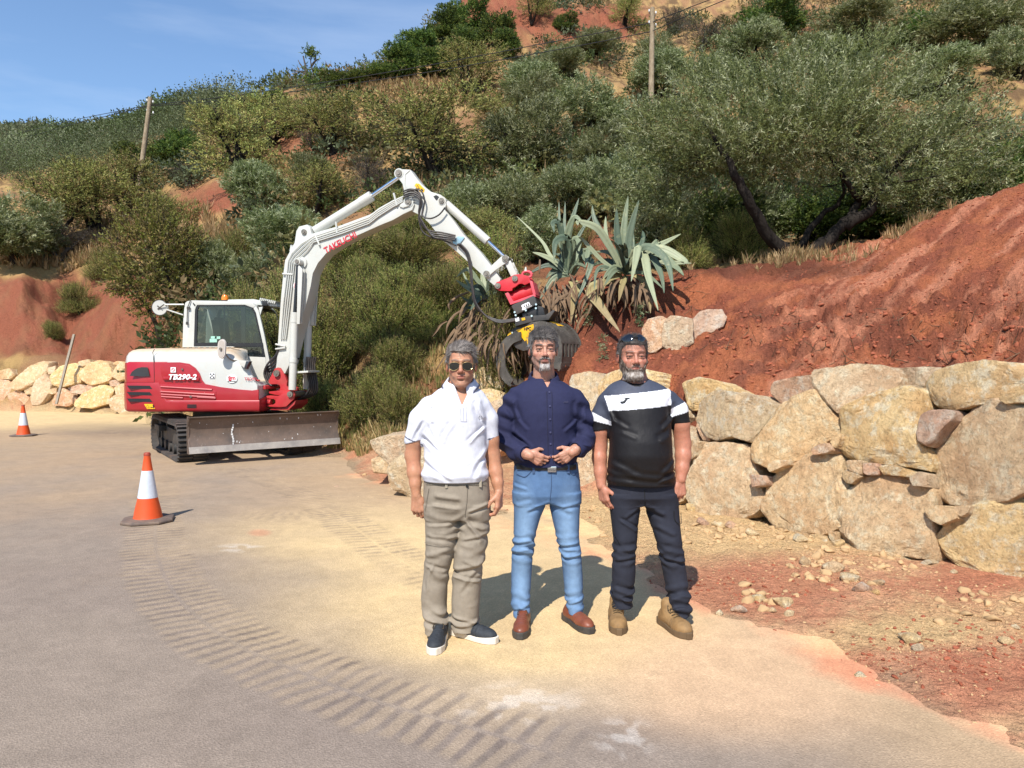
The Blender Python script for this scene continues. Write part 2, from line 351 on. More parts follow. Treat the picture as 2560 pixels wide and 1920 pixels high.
def hit(px, py, D0=5, D1=300):
    """where the sight line through a photo point meets the land"""
    d = ray(px, py); D = D0
    while D < D1:
        if H(d.x * D, D) > CAMZ + d.z * D: return Vector((d.x * D, D, H(d.x * D, D)))
        D *= 1.01
    return Vector((d.x * D1, D1, H(d.x * D1, D1)))

def C(r, g, b): return np.array([((v / 255) / 12.92 if v <= 10 else (((v / 255) + 0.055) / 1.055) ** 2.4) for v in (r, g, b)])
def lin(r, g, b, k=1.0): return tuple(float(v) * k for v in C(r, g, b))
RED = C(160, 98, 72); RED2 = C(146, 84, 62); REDL = C(190, 138, 106); DUST = C(204, 174, 130); YDUST = C(208, 180, 134)
ASPH = C(139, 125, 112); ASPHD = C(100, 88, 82); STRAW = C(176, 144, 94); BROWN = C(112, 88, 62); PINKD = C(200, 166, 132)
def mixc(c, col2, m): return c * (1 - m[..., None]) + col2 * m[..., None]
def ground_colour(gx, gy, px, py, hz, dvv, prints=True):
    shp = gx.shape
    a = fbm(gx * 0.8, gy * 0.8, oct=4, seed=50); b = fbm(gx * 3, gy * 3, oct=5, seed=51); f = fbm(gx * 14, gy * 14, oct=3, seed=52)
    B = lambda *k, **q: blob(*k, X=px, Y=py, GXY=(gx, gy), **q)
    c = np.broadcast_to(ASPH, shp + (3,)).copy()
    c = mixc(c, C(130, 116, 106), sstep(0.4, 0.65, a) * 0.6)
    c = mixc(c, C(140, 125, 111), B(200, 1750, 500, 420, soft=0.8, s=4) * 0.5)
    # dust blown over the asphalt towards the verge
    d = sstep(-430, 30, dvv + (a - 0.5) * 260 + (b - 0.5) * 90)
    c = mixc(c, C(178, 150, 116), d * 0.80)
    c = mixc(c, YDUST * 0.97, np.clip(B(1200, 1500, 430, 140, soft=0.9, s=5) * 1.0 + B(950, 1340, 380, 70, soft=0.8, s=6) * 0.7 + B(1450, 1580, 380, 130, soft=0.8, s=7) * 0.9, 0, 1) * (0.7 + 0.5 * b).clip(0, 1))
    c = mixc(c, YDUST, B(100, 1045, 420, 28, soft=0.5, s=8) * 0.9)
    c = mixc(c, PINKD, B(1850, 1690, 330, 130, soft=0.7, s=14) * 0.8)
    c = mixc(c, C(206, 182, 150), B(1290, 1750, 260, 55, soft=0.8, s=9) * 0.55 * (0.3 + b))
    c = mixc(c, C(214, 208, 200), (B(1290, 1765, 130, 45, soft=0.8, s=10) + B(1560, 1845, 60, 40, soft=0.8, s=11) + B(600, 1370, 55, 10, soft=0.5, s=13)) .clip(0, 1) * sstep(0.45, 0.62, f) * 0.3)
    c = mixc(c, REDL, B(650, 1332, 28, 9, soft=0.4, s=15) * 0.7)
    # tyre and crawler prints ------------------------------------------------
    def track(pts, w, period, dark, seed, skew=0.0, gap=0.02):
        nonlocal c
        if not prints: return
        pw = [PG(*p) for p in pts]; cp = catmull(pw, 8); A = np.array([(p.x, p.y) for p in cp])
        seg = np.diff(A, axis=0); L = np.linalg.norm(seg, axis=1); S = np.concatenate([[0], np.cumsum(L)])
        sel = (hz < 0.05) & (np.hypot(gx, gy) < 26) & (gy > 1)
        X = gx[sel]; Y = gy[sel]; best = np.full(X.shape, 1e9); sl = np.zeros(X.shape); lat = np.zeros(X.shape)
        for k in range(len(seg)):
            t = ((X - A[k, 0]) * seg[k, 0] + (Y - A[k, 1]) * seg[k, 1]) / L[k] ** 2; t = np.clip(t, 0, 1)
            dx = X - A[k, 0] - t * seg[k, 0]; dy = Y - A[k, 1] - t * seg[k, 1]; dd = dx * dx + dy * dy; m = dd < best
            best[m] = dd[m]; sl[m] = (S[k] + t * L[k])[m]; lat[m] = ((dx * seg[k, 1] - dy * seg[k, 0]) / L[k])[m]
        q = sl + np.abs(lat) * skew + .05 * vn(sl * 2.3, lat * 5, seed=seed + 5)
        side = np.where(lat > 0, 0.5, 0.0)
        ph = (q / period + side) % 1.0
        bar = sstep(0.10, 0.24, ph) * (1 - sstep(0.50, 0.66, ph))
        la = np.abs(lat); env = sstep(gap * 0.4, gap, la) * (1 - sstep(w * 0.42, w * 0.54, la + (vn(sl * 7, lat * 3, seed=seed) - 0.5) * 0.05))
        wear = (.25 + .95 * vn(np.floor(q / period + side) * 1.7, side * 9 + 3, seed=seed)) * sstep(0.28, 0.60, fbm(sl * 1.8, lat * 3, oct=3, seed=seed + 3)) * (0.45 + 0.85 * fbm(X * 22, Y * 22, oct=2, seed=seed + 7))
        edge = sstep(0, 0.5, sl) * (1 - sstep(S[-1] - 0.5, S[-1], sl))
        m = np.zeros(shp); m[sel] = np.clip(bar * env * wear * edge * dark * (np.sqrt(best) < w), 0, 1)
        c = mixc(c, ASPHD, m)
        m[sel] = np.clip((1 - bar) * env * 0.22 * edge * (np.sqrt(best) < w), 0, 1); c = mixc(c, C(184, 158, 122), m)
    track([(395, 1190), (388, 1333), (402, 1416), (440, 1488), (510, 1555), (600, 1616), (740, 1676), (930, 1749), (1180, 1820), (1500, 1920)], 0.52, 0.105, 0.66, 101)
    track([(560, 1165), (640, 1190), (777, 1245), (888, 1320), (1000, 1400), (1150, 1480)], 0.50, 0.105, 0.6, 131)
    track([(250, 1075), (330, 1092), (440, 1120), (520, 1150)], 0.6, 0.11, 0.35, 151)
    track([(1040, 1180), (930, 1250), (820, 1280), (700, 1290), (560, 1282)], 0.4, 0.11, 0.3, 171)
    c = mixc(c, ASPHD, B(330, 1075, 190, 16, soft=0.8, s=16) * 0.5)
    # dirt side ------------------------------------------------------------------
    dm = sstep(-12, 50, dvv + (b - 0.5) * 120 + (a - 0.5) * 130)
    soil = mixc(np.broadcast_to(C(216, 164, 126), shp + (3,)).copy(), C(204, 142, 108), sstep(0.35, 0.6, b))
    soil = mixc(soil, DUST, sstep(0.50, 0.62, a * 0.6 + f * 0.4) * 0.5)
    yl = np.clip(B(1900, 1350, 480, 62, soft=0.5, s=17) + B(1500, 1290, 260, 50, soft=0.5, s=18) + B(2480, 1560, 300, 60, soft=0.5, s=19) * 0.6 + B(2220, 1600, 190, 34, soft=0.6, s=20) * 0.75 + B(2020, 1465, 60, 30, soft=0.5, s=23) * 0.8, 0, 1)
    soil = mixc(soil, C(218, 182, 132), yl * (0.75 + 0.5 * f).clip(0, 1))
    soil = mixc(soil, C(196, 128, 98), np.clip(B(1900, 1480, 260, 70, soft=0.4, s=24) + B(2400, 1720, 250, 70, soft=0.5, s=25) + B(2420, 1480, 120, 50, soft=0.5, s=26), 0, 1) * 0.8)
    c = mixc(c, soil, dm)
    # hillside ---------------------------------------------------------------------
    hill = mixc(np.broadcast_to(BROWN, shp + (3,)).copy(), STRAW, sstep(0.38, 0.6, b * 0.5 + a * 0.5))
    hill = mixc(hill, C(142, 102, 78), sstep(0.55, 0.68, a) * 0.7)
    redz = np.clip(B(40, 770, 260, 120, s=31, soft=0.2) + B(300, 820, 160, 130, s=32, soft=0.2) + B(540, 520, 90, 60, s=33) + B(460, 570, 40, 60, s=34) + B(1300, 60, 170, 60, s=35) + B(1500, 60, 130, 45, s=36)
                   + B(760, 375, 130, 50, s=37) * 0.8 + B(1230, 10, 120, 40, s=38) + B(2010, 60, 60, 40, s=39) * 0.6 + B(1130, 520, 160, 80, s=40) * 0.7 + B(1600, 520, 120, 120, s=41) * 0.75 + B(1400, 620, 200, 80, s=55) * 0.9, 0, 1)
    hill = mixc(hill, C(146, 88, 66), redz * (0.65 + 0.35 * sstep(0.3, 0.6, b)))
    gold = np.clip(B(1000, 235, 150, 50, s=42) + B(1490, 280, 90, 60, s=43) + B(560, 600, 110, 50, s=44) + B(60, 640, 330, 36, s=45) + B(1850, 640, 160, 26, s=46), 0, 1)
    hill = mixc(hill, C(190, 158, 104), gold * 0.8)
    hill = mixc(hill, C(136, 92, 66), np.clip(B(1030, 1000, 200, 90, s=47) + B(860, 1040, 160, 90, s=48), 0, 1) * .85)
    hn = sstep(0.05, 0.4, hz)
    fresh = (1 - sstep(13.0, 14.5, gy)) * sstep(1080, 1250, px)
    fs = mixc(np.broadcast_to(C(168, 100, 68), shp + (3,)).copy(), RED2 * 1.0, sstep(0.35, 0.65, b))
    al = gx * 0.55 - gy * 0.835; ac = gx * 0.835 + gy * 0.55
    strk = fbm(al * 7, ac * 0.9, oct=4, seed=61)
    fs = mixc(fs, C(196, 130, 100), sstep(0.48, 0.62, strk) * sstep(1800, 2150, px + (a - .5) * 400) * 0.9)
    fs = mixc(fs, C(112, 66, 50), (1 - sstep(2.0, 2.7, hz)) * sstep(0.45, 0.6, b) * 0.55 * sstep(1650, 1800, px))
    fs = mixc(fs, C(80, 48, 38), np.clip(B(1900, 672, 270, 24, s=49, soft=.5) + B(1560, 800, 130, 90, s=46, soft=.5), 0, 1) * .7)  # dark band paints the shade under the terrace edge into the soil colour
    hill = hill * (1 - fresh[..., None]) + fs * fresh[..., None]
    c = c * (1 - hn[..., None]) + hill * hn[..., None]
    c = c * (0.9 + 0.2 * f)[..., None]
    return np.clip(c, 0, 1)
dvc = np.where(front & (GY > 0), dv, -500.0)
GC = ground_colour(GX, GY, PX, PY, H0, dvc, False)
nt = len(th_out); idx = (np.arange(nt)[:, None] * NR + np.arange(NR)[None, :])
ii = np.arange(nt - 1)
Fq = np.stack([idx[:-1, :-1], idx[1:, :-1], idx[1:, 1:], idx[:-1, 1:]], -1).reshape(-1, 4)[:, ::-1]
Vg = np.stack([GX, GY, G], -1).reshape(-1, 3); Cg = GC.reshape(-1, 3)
Vg = np.vstack([Vg, [[0, 0, -0.03]]]); Cg = np.vstack([Cg, [ASPH]])
fan = np.stack([np.full(nt - 1, len(Vg) - 1), idx[:-1, 0], idx[1:, 0], idx[1:, 0]], -1)
tg = NT('soil'); cA = tg.attr(); pos = tg.co('Object')
fine = tg.noise(26, 6, 0.7, pos); pe = tg.voro(38, vec=pos); sp = tg.noise(150, 2, 0.6, pos)
c1 = tg.mix(1.0, cA, tg.ramp(fine, [(0.3, 0.72), (0.7, 1.22)]), 'MULTIPLY'); c1 = tg.mix(1.0, c1, tg.ramp(sp, [(0.35, 0.8), (0.65, 1.15)]), 'MULTIPLY')
bp = tg.bump(fine, 0.9, 0.06); bp = tg.bump(pe, 0.55, 0.02, bp); bp = tg.bump(tg.noise(6, 6, 0.65, pos), 0.6, 0.15, bp)
M_SOIL = tg.set(color=c1, rough=0.95, spec=0.15, normal=bp)
fan3 = fan[:, :3]
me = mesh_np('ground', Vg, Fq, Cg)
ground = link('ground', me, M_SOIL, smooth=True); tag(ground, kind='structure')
th_r = np.linspace(R(-62), R(46), 860); r_r = np.exp(np.linspace(math.log(0.6), math.log(40), 860))
T2, R2 = np.meshgrid(th_r, r_r, indexing='ij'); X2 = R2 * np.sin(T2); Y2 = R2 * np.cos(T2)
P2x, P2y = proj(X2, Y2, 0 * X2); dv2 = np.interp(P2x, vx, vy) - P2y
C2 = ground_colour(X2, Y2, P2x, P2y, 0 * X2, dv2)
Z2 = 0.004 * (fbm(X2 * 3, Y2 * 3, oct=3, seed=91) - 0.5)
ix2 = np.arange(860)[:, None] * 860 + np.arange(860)[None, :]
Fr = np.stack([ix2[:-1, :-1], ix2[1:, :-1], ix2[1:, 1:], ix2[:-1, 1:]], -1)[..., ::-1]
keep = (dv2[:-1, :-1] < 140) & (Y2[:-1, :-1] < 26)
Fr = Fr[keep]
used = np.unique(Fr); remap = np.zeros(860 * 860, dtype=np.int64); remap[used] = np.arange(len(used))
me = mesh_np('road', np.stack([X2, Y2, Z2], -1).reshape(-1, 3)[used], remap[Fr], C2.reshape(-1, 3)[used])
tr = NT('asphalt'); cA = tr.attr(); pos = tr.co('Object')
g1 = tr.noise(95, 3, 0.7, pos); g2 = tr.voro(120, vec=pos, out='Color'); g3 = tr.noise(3.1, 6, 0.6, pos)
lum = tr.n.new('ShaderNodeRGBToBW'); tr.t.links.new(g2, lum.inputs[0])
c1 = tr.mix(1.0, cA, tr.ramp(g1, [(0.32, 0.89), (0.68, 1.09)]), 'MULTIPLY')
c1 = tr.mix(1.0, c1, tr.ramp(lum.outputs[0], [(0.15, 0.9), (0.55, 1.0), (0.88, 1.15)]), 'MULTIPLY'); c1 = tr.mix(1.0, c1, tr.ramp(g3, [(0.3, 0.92), (0.7, 1.07)]), 'MULTIPLY')
M_ROAD = tr.set(color=c1, rough=0.93, spec=0.2, normal=tr.bump(tr.voro(120, vec=pos), 0.5, 0.006))
tag(link('road', me, M_ROAD, smooth=True), kind='structure')
def rock_mat(name, base, stain, grey, pale):
    t = NT(name); p = t.geo(); oi = t.n.new('ShaderNodeObjectInfo')
    n1 = t.noise(2.6, 8, 0.62, p, 0.4); n2 = t.noise(9, 8, 0.7, p); n3 = t.noise(1.3, 5, 0.6, p, 1.0)
    c = t.mix(t.ramp(n1, [(0.42, 0.0), (0.62, 0.8)]), base, stain)
    c = t.mix(t.ramp(n3, [(0.60, 0.0), (0.74, 0.4)]), c, grey)
    c = t.mix(t.ramp(n2, [(0.50, 0.0), (0.62, 0.85)]), c, pale)
    v = t.voro(3.3, 'DISTANCE_TO_EDGE', t.map((1, 1, 1), vec=t.mix(0.12, p, t.n.new('ShaderNodeTexNoise').outputs['Color'])))
    c = t.mix(t.ramp(t.noise(22, 8, 0.78, p), [(0.38, 0.55), (0.5, 0.0)]), c, tuple(k * 0.5 for k in stain))
    c = t.mix(t.ramp(t.noise(60, 4, 0.7, p), [(0.35, 0.35), (0.5, 0.0)]), c, tuple(k * 0.6 for k in base))
    hv = t.n.new('ShaderNodeHueSaturation'); t.t.links.new(c, hv.inputs['Color'])
    t.t.links.new(t.math('ADD', t.math('MULTIPLY', oi.outputs['Random'], 0.20), 0.92), hv.inputs['Value'])
    t.t.links.new(t.math('ADD', t.math('MULTIPLY', oi.outputs['Random'], 0.2), 0.78), hv.inputs['Saturation'])
    b = t.bump(t.noise(12, 10, 0.75, p, .6), 1.0, 0.085); b = t.bump(t.noise(60, 5, 0.7, p), 0.7, 0.010, b)
    b = t.bump(t.ramp(t.voro(5.5, 'DISTANCE_TO_EDGE', p), [(0.0, 0.0), (0.05, 1.0)]), 0.22, 0.02, b)
    return t.set(color=hv.outputs[0], rough=0.9, spec=0.25, normal=b)
M_ROCK = rock_mat('limestone', lin(232, 196, 144, .99), lin(214, 166, 114, .96), lin(172, 158, 134, .85), lin(238, 220, 180, .97))
M_ROCKP = rock_mat('pink_limestone', lin(224, 182, 142, .97), lin(206, 150, 110, .94), lin(170, 152, 134, .85), lin(226, 206, 180, .95))
M_ROCKY = rock_mat('yellow_limestone', lin(234, 200, 140, .99), lin(216, 168, 106, .96), lin(184, 172, 150, .88), lin(236, 222, 188, .97))
def ico(sub):
    bm = bmesh.new(); bmesh.ops.create_icosphere(bm, subdivisions=sub, radius=1.0)
    V = np.array([v.co[:] for v in bm.verts]); Fc = np.array([[v.index for v in f.verts] for f in bm.faces]); bm.free(); return V, Fc
ICO = {k: ico(k) for k in (2, 3, 4, 5)}
rk = random.Random(5)
def rock_mesh(name, R_of_a, thick, size, sub=5, seed=0, e=0.55, cuts=14, rough=1.0, hmin=None):
    V, Fc = ICO[sub]; V = V.copy(); r = random.Random(seed)
    a = np.arctan2(V[:, 2], V[:, 0]); c = np.sqrt(V[:, 0] ** 2 + V[:, 2] ** 2)
    rad = R_of_a(a) * c ** e; W = np.stack([np.cos(a) * rad, np.sign(V[:, 1]) * np.abs(V[:, 1]) ** e * thick, np.sin(a) * rad], 1)
    for k in range(cuts):
        flat = k < 3 and hmin is None; n = np.array([r.uniform(-.3, .3), -1, r.uniform(-.3, .3)]) if flat else np.array([r.uniform(-1, 1), r.uniform(-1.1, 0.1) if hmin is None else r.uniform(-1, 1), r.uniform(-1, 1)]); n /= np.linalg.norm(n)
        d = W @ n; h = d.max() * (r.uniform(.74, .86) if flat else r.uniform(hmin or .92, .99)); W -= np.outer(np.maximum(d - h, 0) * 0.92, n)
    s0 = seed * 3.7
    q = W / size
    d1 = np.abs(fbm(q[:, 0] * 3 + s0, q[:, 1] * 3, q[:, 2] * 3, oct=3, seed=7) - 0.5) - 0.1
    d2 = fbm(W[:, 0] * 7 + s0, W[:, 1] * 7, W[:, 2] * 7, oct=4, seed=17) - 0.5
    if hmin is None: d1 = d1 - (np.floor(fbm(q[:, 0] * 1.5 + s0, q[:, 1] * 1.5, q[:, 2] * 1.5, oct=2, seed=37) * 9) / 9 - .5) * 2.2
    d3 = np.abs(vn(W[:, 0] * 4 + s0 + W[:, 2] * 3, W[:, 1] * 4, W[:, 2] * 9, seed=27) - 0.5)
    nrm = W / (np.linalg.norm(W, axis=1, keepdims=True) + 1e-6)
    W += nrm * ((-d1 * 0.16 * size) * 0.45 + d2 * min(0.05, 0.12 * size) - d3 * 0.085 * size)[:, None] * rough
    return W, Fc
def rock_px(poly, p0, n, thick, inset, mat, label, group=None, sub=5, seed=None, e=0.24, rough=1.0, cat='boulder', name='boulder', grow=1.09):
    """boulder whose face, in the plane (p0,n), has the outline poly (photo points)"""
    seed = seed if seed is not None else rk.randrange(9999)
    n = Vector(n).normalized(); pts = [PP(x, y, p0, n) for x, y in poly]
    u = Vector((n.y, -n.x, 0)).normalized(); w = u.cross(n) if False else n.cross(u) * -1
    w = Vector((0, 0, 1)) - n * n.z; w.normalize()
    c = sum(pts, Vector()) / len(pts)
    A = np.array([((p - c).dot(u), (p - c).dot(w)) for p in pts])
    aa = np.linspace(-math.pi, math.pi, 181); rr = np.zeros(181)
    for i, t in enumerate(aa):
        d = np.array([math.cos(t), math.sin(t)]); best = 0.02
        for k in range(len(A)):
            p, q = A[k], A[(k + 1) % len(A)]; e1 = q - p; den = d[0] * e1[1] - d[1] * e1[0]
            if abs(den) < 1e-9: continue
            tt = (p[0] * e1[1] - p[1] * e1[0]) / den; s = (p[0] * d[1] - p[1] * d[0]) / den
            if tt > 0 and -1e-6 <= s <= 1 + 1e-6: best = max(best, tt)
        rr[i] = best
    rr *= grow; size = float(rr.mean())
    W, Fc = rock_mesh(name, lambda a: np.interp(a, aa, rr), thick, size, sub, seed, e, rough=rough)
    base = np.array(u)[None] * W[:, :1] + np.array(n)[None] * W[:, 1:2] + np.array(w)[None] * W[:, 2:3]
    cc = c + n * inset; Vw = base + np.array(cc)
    org = Vector((cc.x, cc.y, float(Vw[:, 2].min()))); me = mesh_np(name, Vw - np.array(org), Fc)
    o = link(name, me, mat, smooth=True); me.set_sharp_from_angle(angle=R(24)); o.location = org
    return tag(o, label, cat, group)
def K(s, ox, oy, pts): return [(ox + x * s, oy + y * s) for x, y in pts]
k5 = lambda pts: K(0.3918, 1700, 850, pts)
k3 = lambda pts: K(0.3526, 980, 800, pts)
k4 = lambda pts: K(0.3617, 1100, 450, pts)
k1 = lambda pts: K(0.5124, 0, 200, pts)
WN = Vector((0.835, 0.55, 0)); WN.normalize(); WN = (WN + Vector((0, 0, -0.16))).normalized()   # face leans back
WP = Vector((2.55, 6.55, 0.0))
GW = 'boulders of the dry stone retaining wall'
big = [
 (k5([(150, 660), (440, 680), (455, 800), (500, 940), (545, 1000), (500, 1090), (380, 1150), (270, 1165), (150, 1130), (90, 1110), (70, 1020), (80, 850), (110, 740)]), .42, .30, M_ROCK, 'smooth tan boulder at the wall foot just right of the man in the striped shirt'),
 (k5([(85, 430), (130, 360), (240, 325), (420, 345), (540, 400), (590, 440), (570, 520), (500, 600), (450, 650), (330, 610), (180, 640), (90, 590), (60, 540)]), .42, .36, M_ROCKY, 'rounded grey-yellow boulder with a shadowed right end, level with the short sleeve'),
 (k5([(-110, 240), (0, 215), (100, 235), (245, 310), (130, 350), (80, 410), (0, 415), (-100, 420)]), .4, .65, M_ROCKY, 'long orange-bottomed boulder on top of the wall behind the striped shirt'),
 (k5([(650, 400), (860, 315), (900, 400), (960, 480), (1020, 590), (920, 640), (860, 700), (790, 755), (600, 805), (480, 770), (450, 700), (460, 640), (530, 560), (600, 460)]), .4, .30, M_ROCK, 'diagonal tan boulder with crossing white veins, second row of the wall'),
 (k5([(470, 290), (500, 240), (640, 220), (790, 195), (820, 250), (800, 310), (650, 370), (600, 420), (540, 380), (480, 320)]), .34, .5, M_ROCKP, 'wedge-shaped pinkish boulder on the wall top pointing down and left'),
 (k5([(830, 190), (900, 180), (1050, 150), (1250, 150), (1300, 180), (1340, 290), (1260, 340), (1100, 420), (1010, 465), (930, 410), (870, 330), (840, 260)]), .4, .36, M_ROCK, 'kite-shaped boulder wedged down into the top row of the wall'),
 (k5([(1240, 150), (1550, 140), (1575, 210), (1480, 290), (1380, 300), (1310, 300)]), .34, .52, M_ROCK, 'flat-topped slab with a dark grey end on the wall top'),
 (k5([(1040, 450), (1100, 420), (1260, 340), (1450, 300), (1530, 320), (1540, 450), (1550, 650), (1605, 740), (1590, 820), (1400, 790), (1200, 770), (1020, 730), (1040, 600)]), .45, .32, M_ROCKY, 'large square rough boulder with grey stains in the middle of the wall'),
 (k5([(820, 740), (1000, 735), (1030, 840), (1070, 920), (1060, 1000), (1050, 1080), (1030, 1210), (930, 1240), (800, 1245), (700, 1230), (590, 1180), (555, 1110), (580, 980), (590, 880), (690, 820)]), .44, .3, M_ROCK, 'coarse ochre boulder in the bottom row, second from the striped shirt'),
 (k5([(1170, 880), (1300, 870), (1500, 890), (1590, 960), (1600, 1120), (1620, 1250), (1630, 1390), (1500, 1380), (1330, 1365), (1200, 1350), (1070, 1290), (1035, 1200), (1050, 1080), (1090, 950)]), .45, .3, M_ROCK, 'broad pale square boulder in the bottom row, third from the striped shirt'),
 (k5([(1520, 270), (1600, 200), (1750, 155), (1920, 135), (2130, 145), (2195, 220), (2195, 310), (2100, 360), (1900, 410), (1700, 440), (1600, 420), (1540, 330)]), .45, .36, M_ROCKY, 'big yellow boulder crowning the right end of the wall'),
 (k5([(1880, 420), (1990, 390), (2195, 400), (2500, 430), (2520, 800), (2450, 960), (2195, 970), (2050, 1020), (1900, 1050), (1780, 1065), (1680, 1050), (1600, 1000), (1610, 870), (1600, 760), (1620, 680), (1720, 600), (1810, 500)]), .5, .36, M_ROCK, 'largest boulder, mid height at the right edge of the picture'),
 (k5([(1650, 1240), (1700, 1180), (1830, 1110), (1960, 1040), (2100, 1030), (2300, 1000), (2560, 1050), (2600, 1300), (2500, 1560), (2195, 1560), (2050, 1590), (1950, 1580), (1850, 1500), (1740, 1410), (1660, 1360)]), .5, .34, M_ROCKY, 'nearest boulder at the right edge, lowest and jutting over the red soil'),
 (k3([(1310, 940), (1400, 890), (1520, 880), (1560, 1050), (1500, 1180), (1420, 1215), (1330, 1190), (1290, 1080)]), .42, .3, M_ROCK, 'grey-veined boulder at ground level seen between the jeans and the black trousers'),
 (k3([(1390, 470), (1400, 390), (1500, 340), (1600, 320), (1700, 340), (1720, 480), (1600, 560), (1450, 600), (1400, 560)]), .4, .5, M_ROCKY, 'cream boulder on the wall top left of the bearded man with raised sunglasses'),
 (k3([(1190, 380), (1280, 350), (1330, 370), (1370, 460), (1385, 560), (1400, 700), (1300, 730), (1180, 600)]), .36, .45, M_ROCKY, 'narrow cream boulder at the right shoulder of the man in the navy shirt'),
 (k3([(1360, 640), (1440, 600), (1560, 580), (1600, 760), (1560, 860), (1420, 890), (1340, 860), (1320, 740)]), .4, .34, M_ROCK, 'half-hidden tan boulder behind the navy sleeve and the striped sleeve'),
 (k3([(1440, 720), (1560, 690), (1680, 700), (1740, 800), (1700, 900), (1560, 930), (1450, 880)]), .4, .34, M_ROCK, 'tan boulder hidden behind the striped shirt'),
 (k3([(1600, 560), (1760, 520), (1900, 560), (1960, 660), (1900, 740), (1700, 720), (1600, 680)]), .4, .42, M_ROCKY, 'cream boulder behind the chest of the striped shirt'),
 (k3([(1740, 760), (1900, 730), (2060, 760), (2110, 900), (2060, 1050), (1880, 1080), (1740, 1000)]), .42, .32, M_ROCK, 'boulder behind the black part of the striped shirt'),
 (k3([(1540, 960), (1700, 940), (1760, 1080), (1720, 1220), (1600, 1260), (1530, 1160)]), .4, .3, M_ROCKP, 'low boulder behind the belly of the striped shirt'),
 (k3([(1780, 1080), (1960, 1060), (2080, 1120), (2090, 1260), (1960, 1330), (1800, 1290)]), .42, .3, M_ROCK, 'low boulder behind the hip of the bearded man'),
 (k3([(1150, 740), (1280, 730), (1330, 830), (1300, 930), (1190, 940), (1120, 850)]), .4, .32, M_ROCK, 'boulder behind the navy shirt, lower right'),
 (k3([(1130, 960), (1270, 950), (1300, 1070), (1290, 1160), (1180, 1180), (1110, 1080)]), .4, .3, M_ROCKP, 'low boulder behind the clasped hands'),
 (k3([(960, 560), (1080, 520), (1180, 560), (1180, 700), (1100, 740), (980, 700)]), .4, .34, M_ROCKY, 'boulder behind the navy shirt, upper left'),
 (k3([(900, 760), (1040, 740), (1110, 840), (1080, 960), (940, 960), (870, 860)]), .4, .32, M_ROCK, 'boulder behind the navy shirt, lower left'),
 (k3([(2130, 640), (2190, 620), (2215, 780), (2200, 850), (2150, 840), (2110, 760)]), .3, .3, M_ROCKP, 'thin pinkish boulder beside the bearded man\'s left forearm'),
]
for poly, th, ins, m, lab in big: rock_px(poly, WP, WN, th, ins, m, lab, GW)
small = [
 (k5([(1560, 480), (1640, 455), (1770, 460), (1760, 520), (1700, 580), (1650, 650), (1610, 680), (1570, 660), (1545, 590)]), M_ROCKP, 'small tooth-shaped stone hanging between the two biggest boulders'),
 (k5([(2060, 385), (2120, 355), (2300, 360), (2310, 400), (2110, 415)]), M_ROCKY, 'flat thin stone under the right end of the crowning yellow boulder'),
 (k5([(1590, 1075), (1650, 1060), (1780, 1065), (1800, 1140), (1700, 1180), (1600, 1130)]), M_ROCK, 'small white-topped stone wedged above the nearest right-hand boulder'),
 (k5([(1780, 1065), (1880, 1060), (1860, 1110), (1820, 1130), (1780, 1100)]), M_ROCK, 'little grey stone beside the white-topped wedge stone at the right'),
 (k5([(1200, 790), (1280, 790), (1305, 830), (1290, 865), (1210, 860)]), M_ROCKP, 'round brownish stone, left one of three in the gap over the pale square boulder'),
 (k5([(1300, 810), (1380, 800), (1530, 850), (1500, 880), (1310, 860)]), M_ROCKY, 'flat yellow stone, middle one of three in the gap over the pale square boulder'),
 (k5([(1500, 880), (1550, 845), (1600, 860), (1600, 940), (1510, 930)]), M_ROCK, 'grey stone, right one of three in the gap over the pale square boulder'),
 (k5([(1045, 850), (1100, 820), (1190, 870), (1120, 920), (1080, 915)]), M_ROCKY, 'angular stone filling the gap right of the coarse ochre boulder'),
 (k5([(1090, 770), (1190, 775), (1190, 860), (1100, 830)]), M_ROCKP, 'dark pinkish stone in the shade below the large square rough boulder'),
 (k5([(860, 700), (920, 670), (1000, 660), (1000, 720), (880, 735)]), M_ROCKP, 'flat brick-like pink stone on top of the coarse ochre boulder'),
 (k5([(590, 810), (640, 770), (720, 770), (715, 800), (620, 850)]), M_ROCK, 'grey stone pinched under the diagonal veined boulder'),
 (k5([(485, 865), (580, 870), (590, 930), (500, 940)]), M_ROCKP, 'reddish block left of the coarse ochre boulder'),
 (k5([(75, 700), (110, 645), (155, 650), (125, 740), (90, 765)]), M_ROCKP, 'pinkish stone at the upper left of the smooth tan boulder'),
 (k5([(985, 650), (1045, 600), (1050, 625), (1020, 700)]), M_ROCKP, 'slim stone stuck between the veined boulder and the large square one'),
 (k5([(810, 1260), (900, 1240), (960, 1260), (975, 1310), (870, 1320)]), M_ROCKY, 'low rounded stone at the foot of the coarse ochre boulder'),
 (k5([(970, 1225), (1025, 1225), (1030, 1285), (985, 1290)]), M_ROCKP, 'small upright stone in the slot left of the broad pale boulder foot'),
 (k5([(1320, 1380), (1370, 1358), (1520, 1430), (1400, 1450), (1315, 1420)]), M_ROCKP, 'flat triangular stone propping the broad pale boulder'),
 (k5([(1555, 1425), (1600, 1400), (1630, 1425), (1580, 1445)]), M_ROCKY, 'pebble-like stone under the lower right corner of the broad pale boulder'),
]
for q_, (poly, m, lab) in enumerate(small):
    m = m if q_ in (0, 4, 9, 11) else M_ROCK if m is M_ROCKP else m
    rock_px(poly, WP - WN * 0.03, WN, .20, .06, m, lab, 'small stones wedged in the retaining wall', sub=4, cat='stone', name='stone', grow=1.08)
